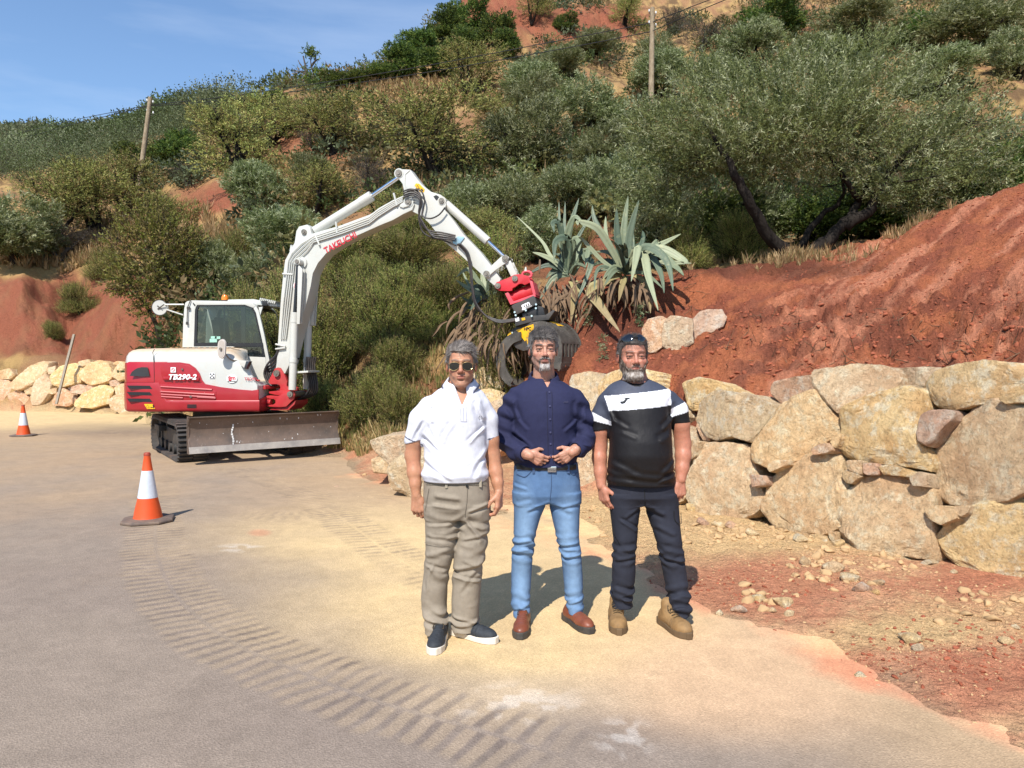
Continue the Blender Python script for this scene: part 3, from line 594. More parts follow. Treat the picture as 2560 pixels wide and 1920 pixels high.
for poly, D, lab, m in [
 (k3([(560, 345), (780, 335), (820, 440), (790, 490), (700, 495), (600, 505), (540, 440)]), 12.2, 'flat-faced cream boulder under the grab between the first two men', M_ROCKY),
 (k3([(560, 510), (700, 490), (790, 520), (770, 560), (740, 660), (690, 640), (600, 590)]), 12.0, 'lower cream boulder beneath the flat-faced one between the first two men', M_ROCKY),
 (k3([(690, 600), (790, 560), (860, 640), (850, 790), (740, 810), (690, 740)]), 11.7, 'knobbly tan boulder beside the polo shirt sleeve', M_ROCK),
 (k3([(690, 790), (800, 780), (850, 860), (760, 960), (700, 900)]), 11.2, 'low boulder between the polo shirt and the navy elbow', M_ROCKP)]:
    rock_px(poly, P(1200, 950, D), (0.35, 0.94, -0.1), .4, .25, m, lab, GW)
for poly, D, lab, m in [
 ([(925, 1105), (960, 1092), (1010, 1088), (1060, 1095), (1075, 1140), (1040, 1170), (980, 1165), (945, 1140)], 9.4, 'loose weathered boulder on the verge left of the polo shirt, upper of the pair', M_ROCK),
 ([(965, 1165), (1000, 1140), (1060, 1125), (1110, 1160), (1115, 1215), (1075, 1252), (1020, 1245), (975, 1220)], 8.55, 'loose smooth cream boulder by the khaki trousers, lower of the pair', M_ROCKY),
 ([(928, 1150), (955, 1140), (975, 1160), (968, 1185), (935, 1183)], 9.35, 'small weathered rock in front of the loose boulders on the verge', M_ROCK)]:
    rock_px(poly, P(poly[0][0], 1150, D), (0.1, 1.0, 0.0), .34 if '1.0' else .3, .25, m, lab, 'loose boulders at the open end of the wall')
for poly, D, lab, m in [
 (k4([(1405, 1060), (1450, 990), (1540, 965), (1575, 985), (1550, 1060), (1565, 1160), (1500, 1205), (1430, 1215)]), 10.2, 'pink and cream boulder on the red slope, left of the three', M_ROCKP),
 (k4([(1555, 1010), (1600, 972), (1745, 980), (1745, 1090), (1755, 1150), (1680, 1185), (1600, 1200), (1550, 1160), (1545, 1080)]), 10.0, 'pale grey boulder on the red slope, middle of the three', M_ROCK),
 (k4([(1735, 995), (1800, 930), (1940, 915), (1975, 970), (1950, 1035), (1870, 1095), (1790, 1145), (1750, 1135)]), 10.3, 'pinkish boulder on the red slope, right of the three', M_ROCKP)]:
    rock_px(poly, P(1690, 840, D), (0.25, 0.96, -0.15), .32, .0, m, lab, 'boulders lying on the red slope')
farw = [
 ([(45, 1470), (110, 1410), (215, 1368), (230, 1420), (180, 1480), (90, 1512), (45, 1495)], M_ROCK, 'long slanting boulder near the left end of the far wall'),
 ([(243, 1445), (290, 1395), (360, 1378), (387, 1410), (382, 1475), (300, 1497), (250, 1485)], M_ROCKY, 'blocky boulder right behind the leaning stick'),
 ([(383, 1420), (440, 1378), (500, 1368), (545, 1420), (537, 1475), (440, 1487), (385, 1465)], M_ROCK, 'rounded boulder on the far wall top, right of the stick'),
 ([(160, 1480), (210, 1437), (255, 1480), (237, 1540), (200, 1582), (138, 1578)], M_ROCK, 'leaning upright boulder left of the stick foot'),
 ([(33, 1530), (90, 1513), (142, 1545), (132, 1578), (38, 1578)], M_ROCKP, 'low pinkish boulder in the far wall foot, left part'),
 ([(-40, 1460), (40, 1462), (55, 1520), (10, 1568), (-40, 1565)], M_ROCKP, 'brown boulder cut by the left edge of the picture'),
 ([(243, 1565), (300, 1498), (340, 1530), (384, 1560), (330, 1590), (250, 1585)], M_ROCKP, 'pink triangular boulder touching the stick foot'),
 ([(353, 1575), (400, 1530), (500, 1483), (545, 1510), (532, 1575), (440, 1598), (370, 1595)], M_ROCKY, 'big yellow-white boulder in the far wall foot, right of the stick'),
 ([(520, 1560), (560, 1530), (615, 1538), (650, 1605), (600, 1628), (540, 1605)], M_ROCKY, 'yellow boulder half behind the excavator tail'),
 ([(535, 1445), (570, 1385), (625, 1378), (640, 1455), (570, 1465)], M_ROCKY, 'square boulder on the far wall top next to the excavator'),
 ([(545, 1500), (600, 1478), (630, 1530), (560, 1538)], M_ROCKY, 'pale wedge boulder above the one behind the excavator tail'),
 ([(330, 1502), (380, 1483), (412, 1500), (397, 1532), (345, 1524)], M_ROCKP, 'small pink stone under the rounded far-wall boulder'),
 ([(393, 1525), (430, 1483), (492, 1488), (462, 1512), (410, 1538)], M_ROCKP, 'flat pink stone on the big yellow-white boulder'),
 ([(-10, 1420), (40, 1408), (62, 1438), (40, 1458), (-10, 1457)], M_ROCK, 'flat stone topping the far wall at the left edge'),
 ([(222, 1402), (262, 1393), (266, 1432), (230, 1434)], M_ROCK, 'small stone between the slanting and the blocky far boulders'),
 ([(370, 1372), (430, 1362), (442, 1385), (390, 1397)], M_ROCKY, 'thin stone topping the far wall behind the rounded boulder'),
 ([(528, 1468), (592, 1458), (575, 1492), (530, 1494)], M_ROCKP, 'pinkish stone under the square boulder next to the excavator'),
 ([(108, 1502), (152, 1497), (155, 1532), (113, 1532)], M_ROCKY, 'small yellow stone under the slanting boulder'),
 ([(228, 1512), (272, 1500), (268, 1528), (230, 1534)], M_ROCK, 'small stone left of the stick, halfway up the far wall'),
 ([(540, 1385), (560, 1370), (600, 1372), (590, 1392)], M_ROCK, 'stone chip on the far wall crest by the excavator')]
for q, (poly, m, lab) in enumerate(farw):
    D0 = 25.3 - 2.2 * (sum(p[0] for p in poly) / len(poly)) / 620
    rock_px(k1(poly), P(sum(p[0] for p in poly) / len(poly) * .5124, 990, D0), (0.05, 1, -0.12), .42, .35, m, lab, 'boulders of the far wall at the road bend', sub=4, rough=0.8)
def ground_rock(px, py, w, h, m, label, group, sub=3, cat='stone', seed=None, D0=2.5):
    p = hit(px, py, D0); s = w / F * p.y * 0.5; hz = h / F * p.y * 0.5
    seed = seed if seed is not None else rk.randrange(9999); r = random.Random(seed)
    ph = [r.uniform(0, 6.28) for _ in range(3)]
    W, Fc = rock_mesh('stone', lambda a: s * (1 + 0.12 * np.sin(2 * a + ph[0]) + 0.08 * np.sin(3 * a + ph[1])), s * 0.8, s, sub, seed, 0.55, 16, hmin=.6)
    W[:, 2] *= hz / s; o = link('stone', mesh_np('stone', W, Fc), m, smooth=False)
    o.location = (p.x, p.y, p.z + hz * 0.35); o.rotation_euler = (r.uniform(-.2, .2), r.uniform(-.2, .2), 0)
    return tag(o, label, cat, group)
GL = 'loose limestone lumps on the red verge'
for a in [
 (2275, 1608, 58, 34, M_ROCKY, 'fist-sized yellow stone on the bare red soil at lower right, larger of a touching pair'), (2297, 1630, 32, 22, M_ROCK, 'pale stone touching the larger yellow one on the red soil'),
 (2150, 1697, 36, 22, M_ROCKY, 'single speckled stone on the red soil left of the lower pair'), (2001, 1694, 26, 16, M_ROCKY, 'rounded pale stone near the edge of the red soil, bottom centre right'),
 (2194, 1722, 16, 12, M_ROCK, 'tiny stone between the speckled stone and the lower pair'), (2083, 1737, 20, 13, M_ROCKY, 'pair-like chips at the lower border of the red soil'),
 (2518, 1608, 38, 20, M_ROCKY, 'oval stone close to the right picture edge'), (2540, 1577, 26, 18, M_ROCK, 'pale stone above the oval one near the right edge'),
 (1962, 1514, 54, 40, M_ROCKY, 'chunky yellow stone on the small rubble heap right of the brown boots'), (1930, 1532, 28, 18, M_ROCK, 'chip left of the chunky yellow stone on the rubble heap'),
 (1972, 1545, 30, 28, M_ROCKY, 'stone just below the chunky yellow stone'), (1845, 1533, 40, 30, M_ROCKP, 'pinkish lump at the left end of the small rubble heap'),
 (1900, 1500, 50, 24, M_ROCKY, 'long slab lying on top of the small rubble heap'), (1798, 1538, 22, 20, M_ROCK, 'small lump nearest the brown boot on the red soil'),
 (2014, 1410, 36, 26, M_ROCKY, 'cream stone alone in the rubble below the coarse boulder'), (2082, 1427, 56, 34, M_ROCK, 'white flat stone in the rubble under the broad pale boulder'),
 (2124, 1450, 50, 28, M_ROCKY, 'wedge stone right below the white flat stone'), (2155, 1475, 56, 36, M_ROCKP, 'tan block at the front of the rubble fan'),
 (2200, 1463, 30, 24, M_ROCKY, 'cream cube beside the tan block of the rubble fan'), (2190, 1485, 26, 18, M_ROCKY, 'small cream stone in front of the cream cube'),
 (1757, 1313, 34, 28, M_ROCKP, 'stone at the lower left foot of the smooth tan boulder'), (1795, 1318, 38, 24, M_ROCKY, 'pale stone second along the foot of the smooth tan boulder'),
 (1830, 1320, 34, 18, M_ROCKP, 'third stone along the foot of the smooth tan boulder'), (1730, 1275, 30, 34, M_ROCKY, 'earthy lump beside the bearded man\'s left hand'),
 (2000, 1355, 40, 24, M_ROCKY, 'rounded lump under the coarse ochre boulder'), (1880, 1340, 34, 20, M_ROCKY, 'lump in the soil right of the third foot stone'),
 (2095, 1365, 36, 24, M_ROCKY, 'low lump left of the triangular prop stone'), (2385, 1432, 20, 14, M_ROCKY, 'chip beneath the nearest right-hand boulder'),
 (842, 1225, 22, 12, M_ROCKP, 'leftmost little stone on the red soil left of the loose boulders'), (862, 1226, 18, 10, M_ROCKY, 'second little stone on the red soil left of the loose boulders'),
 (845, 1240, 14, 9, M_ROCKY, 'third and lowest little stone on the red soil left of the loose boulders'), (895, 1248, 16, 10, M_ROCKY, 'fourth little stone, nearest the loose boulders'),
 (654, 1776, 10, 7, M_ROCK, 'white pebble alone on the asphalt at the bottom'), (217, 1601, 9, 5, M_ROCK, 'white pebble on the asphalt at the lower left'),
 (590, 1641, 7, 6, M_ROCK, 'tiny pebble next to the crawler prints'), (240, 1217, 7, 4, M_ROCK, 'grey pebble on the asphalt left of the near cone'),
 (832, 1909, 11, 7, M_ROCK, 'pebble at the very bottom of the picture'), (474, 1536, 6, 5, M_ROCKY, 'yellow pebble on the crawler prints'),
]: ground_rock(*a, GL)
def scatter_stones(name, n, sampler, smin, smax, mat, label, seed):
    r = random.Random(seed); V2, F2 = ICO[2]; base = []
    for k in range(8):
        ph = [r.uniform(0, 6.28) for _ in range(3)]
        W, Fc = rock_mesh('s', lambda a: 1 + 0.2 * np.sin(2 * a + ph[0]) + 0.12 * np.sin(3 * a + ph[1]), 0.85, 1.0, 2, k + seed, 0.6, 16, hmin=.5); base.append(W)
    Vs = []; Fs = []; o = 0
    for i in range(n):
        q = sampler(r)
        if q is None: continue
        p, k = q; s = k * (smin + (smax - smin) * r.random() ** 3.5)
        W = base[r.randrange(8)] * s * np.array([1, r.uniform(.7, 1), r.uniform(.45, .8)])
        Rm = np.array(Matrix.Rotation(r.uniform(0, 6.28), 3, 'Z') @ Matrix.Rotation(r.uniform(-.4, .4), 3, 'X'))
        Vs.append(W @ Rm.T + np.array([p[0], p[1], p[2] + s * 0.12])); Fs.append(F2 + o); o += len(W)
    ob = link(name, mesh_np(name, np.vstack(Vs), np.vstack(Fs)), mat); return tag(ob, label, name.replace('_', ' '), kind='stuff')
M_RUB = simple('dusty_rubble', lin(196, 162, 120, .82), .95, var=.2, scale=2.5, bump=.5, spec=.1)
def samp_poly(zones):
    tot = sum(z[4] for z in zones)
    def f(r):
        t = r.random() * tot
        for z in zones:
            t -= z[4]
            if t <= 0: break
        px = z[0] + r.gauss(0, 0.5) * z[2]; py = z[1] + r.gauss(0, 0.5) * z[3]
        py = max(py, 925)
        p = PG(px, py)
        if p.y > 40: return None
        h = H(p.x, p.y)
        if h > 0.5: return None
        return (p.x, p.y, h), 1.0
    return f
scatter_stones('rubble', 1100, samp_poly([(1900, 1345, 300, 32, 5), (2120, 1430, 180, 45, 3), (1560, 1290, 230, 40, 2), (2450, 1530, 200, 50, 1.5), (1900, 1505, 90, 26, .5), (1400, 1330, 150, 30, 1.0), (1000, 1200, 120, 25, .6), (200, 1036, 260, 8, 1.6), (620, 1040, 260, 8, .3)]), 0.006, 0.055, M_RUB, 'pale limestone rubble strewn along the foot of the wall', 3)
scatter_stones('gravel', 3600, samp_poly([(1950, 1400, 420, 90, 4), (2400, 1560, 300, 120, 4), (1650, 1330, 400, 60, 2), (2150, 1680, 420, 110, 2), (1100, 1270, 300, 50, 1.2), (1500, 1500, 700, 220, .5), (900, 1200, 150, 30, .5)]), 0.003, 0.012, M_RUB, 'fine gravel and crumbs of soil on the verge', 4)
M_CLOD = simple('red_clod', tuple(RED2 * 1.0), 0.95, var=0.35, scale=9, bump=0.6, spec=0.1)
def samp_hill(r):
    px = r.uniform(1430, 2560); D = r.uniform(6.0, 12.3); d = ray(px, 900); x, y = d.x * D, D; h = H(x, y)
    if h < 1.25: return None
    k = 1.35 if h < 2.3 else .8
    return (x, y, h), k
scatter_stones('clods', 7500, samp_hill, 0.004, 0.034, M_CLOD, 'crumbling clods of red earth on the freshly cut bank', 6)
def samp_v(r):
    q = samp_poly([(2300, 1640, 340, 90, 3), (1850, 1480, 260, 50, 2), (1250, 1290, 260, 40, 1), (950, 1230, 110, 30, 1)])(r); return q
scatter_stones('soil_crumbs', 1300, samp_v, 0.003, 0.02, M_CLOD, 'red soil crumbs lying on the verge', 8)
kE = lambda x, y: (280 + x * .3015, 700 + y * .3015)
kB = lambda x, y: (680 + x * .3617, 400 + y * .3617)
kF = lambda x, y: (640 + x * .1266, 850 + y * .1266)
kG = lambda x, y: (1220 + x * .1869, 650 + y * .1869)
M_WHITE = simple('machine_white_paint', lin(196, 197, 190, .95), 0.35, var=0.05, scale=2.2, spec=0.5, coat=0.15, dirt=lin(176, 150, 118), dirt_amt=0.30)
def dusty(name, c, rough, dust=lin(190, 156, 112), amt=0.8, topz=True):
    t = NT(name); p = t.geo(); nz = t.n.new('ShaderNodeSeparateXYZ'); t.t.links.new(t.geo('Normal'), nz.inputs[0])
    n = t.noise(5, 6, 0.65, p); up = t.ramp(nz.outputs['Z'], [(0.45, 0.0), (0.95, 1.0)])
    m = t.math('MULTIPLY', up, t.ramp(n, [(0.25, 0.35), (0.6, amt)])); spots = t.ramp(t.noise(11, 8, 0.7, p), [(0.55, 0.0), (0.75, 0.35)])
    cc = t.mix(m, c, dust); cc = t.mix(spots, cc, dust)
    return t.set(color=cc, rough=t.mix(m, (rough,) * 3, (.9,) * 3), spec=0.5)
M_WDUST = dusty('dusty_white_paint', lin(192, 193, 187, .95), 0.32)
M_RED = simple('machine_red_paint', lin(160, 24, 36), 0.34, var=0.10, scale=1.6, spec=0.5, coat=0.2, dirt=lin(150, 96, 80), dirt_amt=0.25)
M_REDB = simple('bracket_red_paint', lin(176, 44, 48), 0.5, var=0.14, scale=5, dirt=lin(140, 90, 66), dirt_amt=0.55)
M_BLACK = simple('black_trim', (0.012, 0.012, 0.013), 0.45, var=0.2)
M_RUBBER = simple('dusty_rubber', (0.055, 0.048, 0.043), 0.85, var=0.35, scale=6, bump=0.4, dirt=lin(128, 100, 82), dirt_amt=0.55)
M_HOSE = simple('hose_rubber', (0.022, 0.020, 0.020), 0.55, var=0.3, scale=20, dirt=lin(120, 96, 80), dirt_amt=0.3)
M_STEEL = simple('pin_steel', (0.25, 0.22, 0.18), 0.45, metal=0.7, var=0.3, scale=30)
M_CHROME = simple('chrome_rod', (0.75, 0.75, 0.76), 0.12, metal=1.0, var=0.04)
M_DARKM = simple('dark_machine_steel', (0.030, 0.029, 0.028), 0.55, var=0.3, dirt=lin(110, 96, 84), dirt_amt=0.4)
M_YEL = simple('yellow_decal', lin(236, 178, 20), 0.4, var=0.05, dirt=lin(90, 76, 40), dirt_amt=0.35)
M_DECALW = simple('white_decal', (0.78, 0.78, 0.77), 0.4, var=0.02)
M_LETR = simple('red_lettering', lin(186, 30, 50), 0.4, var=0.02)
M_LETW = simple('white_lettering', (0.8, 0.8, 0.8), 0.4, var=0.02)
M_ORANGEG = simple('amber_plastic', lin(226, 122, 20), 0.15, var=0.05, coat=0.6)
def worn(name, c1, c2, c3, metal=0.4):
    t = NT(name); p = t.geo(); mpv = t.map((9, 9, 1.2), vec=p)
    n = t.noise(3, 8, 0.7, p); s = t.noise(6, 8, 0.75, mpv); ch = t.noise(26, 5, 0.8, p)
    c = t.mix(t.ramp(n, [(0.35, 0), (0.62, 1)]), c1, c2); c = t.mix(t.ramp(s, [(0.60, 0), (0.70, 0.8)]), c, c3)
    c = t.mix(t.ramp(ch, [(0.62, 0), (0.70, 0.8)]), c, c3)
    return t.set(color=c, rough=t.ramp(n, [(0.3, 0.42), (0.7, 0.68)]), metal=metal, normal=t.bump(ch, 0.35, 0.004))
M_BLADE = worn('worn_blade_steel', lin(98, 86, 77), lin(122, 103, 90), lin(176, 164, 152))
M_GRAB = worn('scraped_grab_steel', lin(66, 62, 57), lin(104, 98, 90), lin(190, 184, 174))
def glass_mat(name, tint, k=0.10):
    m = bpy.data.materials.new(name); m.use_nodes = True; t = m.node_tree; t.nodes.clear()
    o = t.nodes.new('ShaderNodeOutputMaterial'); tr_ = t.nodes.new('ShaderNodeBsdfTransparent'); gl = t.nodes.new('ShaderNodeBsdfGlossy'); mx_ = t.nodes.new('ShaderNodeMixShader')
    fr = t.nodes.new('ShaderNodeFresnel'); fr.inputs[0].default_value = 1.45; ad = t.nodes.new('ShaderNodeMath'); ad.inputs[1].default_value = k
    tr_.inputs[0].default_value = (*tint, 1); gl.inputs['Roughness'].default_value = 0.03; gl.inputs[0].default_value = (.9, .95, .95, 1)
    t.links.new(fr.outputs[0], ad.inputs[0]); t.links.new(ad.outputs[0], mx_.inputs[0]); t.links.new(tr_.outputs[0], mx_.inputs[1]); t.links.new(gl.outputs[0], mx_.inputs[2]); t.links.new(mx_.outputs[0], o.inputs[0]); return m
M_GLASS = glass_mat('tinted_cab_glass', (0.40, 0.46, 0.43), 0.03)

EX = empty('excavator', (-5.03, 13.2, 0.0), 'white and red crawler excavator with dozer blade and raised boom working beside the road', 'excavator')
Y0 = 12.10; YM = 13.2
def XZ(k, y, D): p = P(*k(*y), D) if isinstance(y, tuple) else None; return p
def prismE(pts, D, th, k=kE, name=None, mat=None, parent=EX, bevel=0.01, **q):
    m = MB(); m.prism([P(*k(*p), D) for p in pts], (0, th, 0)); return m.build(name, mat, parent, bevel=bevel, **q)
def plan(r=1.68, side=Y0, xf=-4.16):
    pts = []; xs = -5.0 - math.sqrt(max(r * r - (YM - side) ** 2, 0))
    for x in np.linspace(xf, xs + 0.25, 16): pts.append((x, side))
    a0 = math.atan2(side - YM, xs + 5.0); a0 = a0 % (2 * math.pi); a1 = 2 * math.pi - a0
    for a in np.linspace(a0 - 0.04, a1 + 0.04, 26): pts.append((-5.0 + r * math.cos(a), YM + r * math.sin(a)))
    for x in np.linspace(xs + 0.25, xf, 16): pts.append((x, 2 * YM - side))
    return pts
def zt(x):
    t = min(max((x + 4.85) / 0.72, 0), 1); return 1.80 - 0.80 * (1 - math.sqrt(max(1 - t * t, 0.0)))
def shell(levels, r, side, xf, topf=None):
    pl = plan(r, side, xf); rings = []
    for f, ins in levels:
        ring = []
        for x, y in pl:
            sx = min(max(x, -5.7), -4.7); z = f if topf is None else 0.80 + f * (topf(x) - 0.80)
            ring.append(Vector((x + (sx - x) * ins, y + (YM - y) * ins, z)))
        rings.append(ring)
    m = MB(); m.loft(rings); return m
sh = shell([(0.0, .02), (0.3, 0), (.6, 0), (.80, .0), (.88, .015), (.94, .05), (.98, .10), (1.0, .18), (1.015, .4), (1.03, .7), (1.03, .97)], 1.675, Y0 + .01, -4.17, zt)
body = sh.build('body', M_WDUST, EX, smooth=True, ang=50)
rb = shell([(0.765, .03), (0.785, .008), (0.82, 0), (0.90, -.002), (1.00, -.004), (1.10, -.004), (1.20, -.004), (1.245, .004), (1.25, .03)], 1.70, Y0 - .02, -4.13)
rb.v = [(v[0], v[1], v[2] if v[2] < .85 or (v[0] < -5.72 or v[1] > 12.6) else .85 + (v[2] - .85) * .27) for v in rb.v]
rb.build('lower_skirt', M_RED, EX, smooth=True, ang=40)
m = MB(); pl = [q for q in plan(1.69, Y0 - .005, -4.2) if q[0] < -5.66 and q[1] < 14.0]
rings = [[Vector((x, y, z)) for (x, y) in pl] for z in (1.25, 1.56, 1.585)]
m.loft([rings[0], rings[1], [p + Vector((0.03, 0.01, 0)) for p in rings[2]]], cap=False, closed=False)
m.build('tail_panel', M_RED, EX, smooth=True)
prismE([(352, 684), (560, 682), (640, 695), (690, 730), (725, 775), (745, 830), (770, 862), (900, 888), (1060, 908), (1160, 916), (1215, 908), (1215, 1000), (352, 1000)], Y0 - .012, .03, name='side_panel', mat=M_RED, bevel=.008)
m = MB(); m.prism([P(*kE(*p), Y0 - .022) for p in [(400, 695), (560, 697), (640, 715), (690, 750), (725, 800), (740, 850), (420, 828), (405, 780)]], (0, .02, 0))
door = m.build('service_door', M_RED, EX, bevel=.008)
for a, b in (((425, 800), (490, 828)), ((668, 808), (722, 836))):
    m = MB(); m.box((P(*kE(a[0], a[1]), Y0 - .035) + P(*kE(b[0], b[1]), Y0 - .035)) / 2, (abs(P(*kE(*a), Y0).x - P(*kE(*b), Y0).x), .03, .05)); m.build('door_handle', M_RED, door, bevel=.01)
m = MB(); m.prism([P(*kE(*p), Y0 - .02) for p in [(398, 862), (560, 868), (800, 900), (862, 925), (858, 1000), (398, 1000)]], (0, .012, 0))
lp = m.build('louvre_panel', M_RED, EX, bevel=.006)
for (x0, x1, y) in ((405, 830, 885), (405, 850, 925), (410, 855, 948), (410, 590, 968), (708, 860, 972)):
    m = MB(); m.cyl(P(*kE(x0, y), Y0 - .02), P(*kE(x1, y + (x1 - x0) * .06), Y0 - .02), .018, 8); m.build('rib', M_RED, lp, smooth=True)
def on_tail(px, py, out=.012, r=1.70):
    d = ray(px, py); ox, oy = -5.0, YM; a = d.x ** 2 + 1; b = -2 * (ox * d.x + oy); c_ = ox ** 2 + oy ** 2 - (r + out) ** 2; D = b * b - 4 * a * c_
    if D > 0:
        t = (-b - math.sqrt(D)) / (2 * a)
        if t > Y0 - .02 - out: return Vector((d.x * t, t, CAMZ + d.z * t))
    return P(px, py, Y0 - .02 - out)
def tail_patch(poly, name, mat, parent, out=.012, n=10):
    xs = [p[0] for p in poly]; m = MB(); A = []
    for i in range(n + 1):
        x = min(xs) + 1e-3 + (max(xs) - min(xs) - 2e-3) * i / n; ys = []
        for k in range(len(poly)):
            p, q = poly[k], poly[(k + 1) % len(poly)]
            if (p[0] - x) * (q[0] - x) <= 0 and p[0] != q[0]: ys.append(p[1] + (q[1] - p[1]) * (x - p[0]) / (q[0] - p[0]))
        A.append((on_tail(*kE(x, min(ys)), out), on_tail(*kE(x, max(ys)), out)))
    V = [v for a in A for v in a]; m.add(V, [(2 * i, 2 * i + 1, 2 * i + 3, 2 * i + 2) for i in range(n)]); return m.build(name, mat, parent)
for y in (875, 928, 982): tail_patch([(122, y), (322, y + 2), (335, y + 30), (128, y + 26)], 'grille_slot', M_BLACK, EX, .006)
M_LAMP = simple('dark_lamp_cover', (0.03, 0.03, 0.035), 0.2, var=.1, coat=.3)
tail_patch([(147, 795), (165, 760), (205, 732), (250, 722), (308, 726), (313, 798), (250, 802)], 'tail_lamp', M_LAMP, EX, .004)
wd = tail_patch([(266, 1028), (356, 1028), (358, 1068), (268, 1070)], 'warning_decal', M_YEL, EX, .010, 4)
tail_patch([(276, 1062), (294, 1034), (312, 1062)], 'triangle_sign', M_BLACK, wd, .013, 4)
tail_patch([(281, 1059), (294, 1039), (307, 1059)], 'triangle_fill', M_YEL, wd, .016, 4)
tail_patch([(335, 1036), (345, 1034), (350, 1064), (342, 1066)], 'figure_sign', M_BLACK, wd, .013, 3); tail_patch([(318, 1054), (338, 1054), (338, 1060), (318, 1060)], 'arm_sign', M_BLACK, wd, .013, 3)
m = MB(); m.tube([P(*kE(x, y), Y0 - .004) for x, y in ((352, 574), (338, 600), (348, 680), (352, 850), (372, 870), (400, 1075))], .006, 6); m.build('panel_seam', M_BLACK, EX)
for i in range(12):
    m = MB(); x = -5.75 + i * .095; m.box((x, 12.62, 1.828), (.05, .16, .012), Matrix.Rotation(R(-18), 3, 'Z')); m.build('bonnet_vent', simple('vent_tan', lin(150, 120, 84), .8) if i == 0 else bpy.data.materials['vent_tan'], EX)
def decal_text(body, k, x, y, D, size, mat, parent, name='lettering', right=(1, 0, 0), up=(0, 0, 1), **q):
    me = text_mesh(body, size, .0015, **q); place(me, P(*k(x, y), D) if D else x, right, up); return link(name, me, mat, parent)
decal_text('TB290-2', kE, 580, 806, Y0 - .056, .118, M_LETW, door, shear=.25, bold=.004, xs=1.12)
def disc(c, right, up, rx, ry, mat, parent, name, n=28):
    m = MB(); r = Vector(right).normalized(); u = Vector(up).normalized(); nn = r.cross(u); c = Vector(c)
    m.prism([c + r * rx * math.cos(t) + u * ry * math.sin(t) for t in [2 * math.pi * i / n for i in range(n)]], nn * .002); return m.build(name, mat, parent)
def gm_decal(c, right, up, s, parent, black=False):
    r = Vector(right).normalized(); u = Vector(up).normalized(); n = r.cross(u); c = Vector(c)
    d = disc(c, r, u, s, s * .8, M_DECALW, parent, 'round_decal')
    me = text_mesh('gm', s * 1.05, .001, bold=.003); place(me, c + n * .004 + u * s * .12 + r * s * .1, r, u); link('lettering', me, M_LETR, d)
    m = MB(); m.tube([c + n * .005 + r * (s * .55 * math.cos(t) - s * .12) + u * (s * .42 * math.sin(t) + s * .1) for t in np.linspace(1.7, 4.6, 9)], s * .05, 5); m.build('swoosh', M_LETR, d)
    me = text_mesh('MAQUINARIA', s * .24, .001, bold=.001); place(me, c + n * .004 - u * s * .48, r, u); link('lettering', me, M_BLACK, d); return d
gm_decal(P(*kE(993, 818), Y0 - .004), (1, 0, 0), (0, 0, 1), .088, EX)
m = MB(); c0 = P(*kE(508, 745), Y0 - .036); m.box(c0, (.085, .004, .085)); dd = m.build('pictogram', M_DECALW, door)
m = MB(); m.tube([c0 + Vector((.026 * math.cos(t), -.004, .026 * math.sin(t))) for t in np.linspace(0, 6.28, 17)], .004, 5); m.cyl(c0 + Vector((-.018, -.004, .018)), c0 + Vector((.018, -.004, -.018)), .004, 5); m.build('ring_sign', M_LETR, dd)
m = MB(); c0 = P(*kE(830, 793), Y0 - .002); m.box(c0, (.085, .004, .085)); dd = m.build('pictogram', M_DECALW, EX)
m = MB()
for sx in (-1, 1):
    for sz in (-1, 1): m.box(c0 + Vector((sx * .025, -.004, sz * .025)), (.02, .004, .02)); m.cyl(c0 + Vector((0, -.003, 0)), c0 + Vector((sx * .022, -.003, sz * .022)), .004, 5)
m.build('emblem', M_BLACK, dd)
m = MB(); m.cyl(P(*kE(582, 740), Y0 - .02), P(*kE(582, 740), Y0 - .045), .016, 12); m.build('door_lock', M_STEEL, door)
m = MB(); m.cyl(P(*kE(652, 966), Y0 - .02), P(*kE(652, 966), Y0 - .045), .018, 12); m.build('panel_lock', M_STEEL, lp)
for i in range(4):
    m = MB(); m.box(P(*kE(662, 1034 + i * 8), Y0 - .024), (.15, .01, .009)); m.build('drain_slot', M_BLACK, EX)
decal_text('TB290', kE, 1148, 822, 12.085, .07, M_LETR, EX, xs=1.1)
prismE([(1040, 664), (1135, 672), (1105, 738), (1060, 700)], 12.02, .12, name='lamp_pod', mat=M_WHITE); prismE([(1112, 672), (1140, 674), (1112, 738), (1092, 734)], 12.015, .14, name='lamp_lens', mat=M_LAMP)
mir = EX
c0 = P(*kE(921, 572), 12.0)
def capsule_ring(c, r, u, w, h, n=24): return [c + r * (w * math.cos(t)) + u * (h * math.sin(t) + (h * .9 if math.sin(t) > 0 else -h * .9) * .9) for t in [2 * math.pi * i / n for i in range(n)]]
rt, upv = Vector((.97, -.25, 0)), Vector((.05, 0, 1)); nn = rt.cross(upv)
m = MB(); m.loft([capsule_ring(c0, rt, upv, .055, .075), capsule_ring(c0 + nn * .02, rt, upv, .075, .088), capsule_ring(c0 + nn * .045, rt, upv, .070, .085)])
mm = m.build('side_mirror', simple('mirror_grey', lin(186, 178, 170), .5, var=.05), EX, smooth=True, ang=50)
m = MB(); m.loft([capsule_ring(c0 + nn * .0455, rt, upv, .055, .078), capsule_ring(c0 + nn * .049, rt, upv, .053, .076)]); m.build('mirror_back', simple('mirror_panel', lin(170, 160, 150), .45, var=.05), mm)
m = MB(); m.tube(catmull([c0, P(*kE(960, 640), 12.05), P(*kE(1000, 665), 12.1), P(*kE(1040, 672), 12.15)], 4), .012, 8); m.cyl(c0 + nn * .05, c0 + nn * .075, .022, 12); m.build('mirror_arm', M_STEEL, mm, smooth=True)
YC = 13.12; CW = 1.04
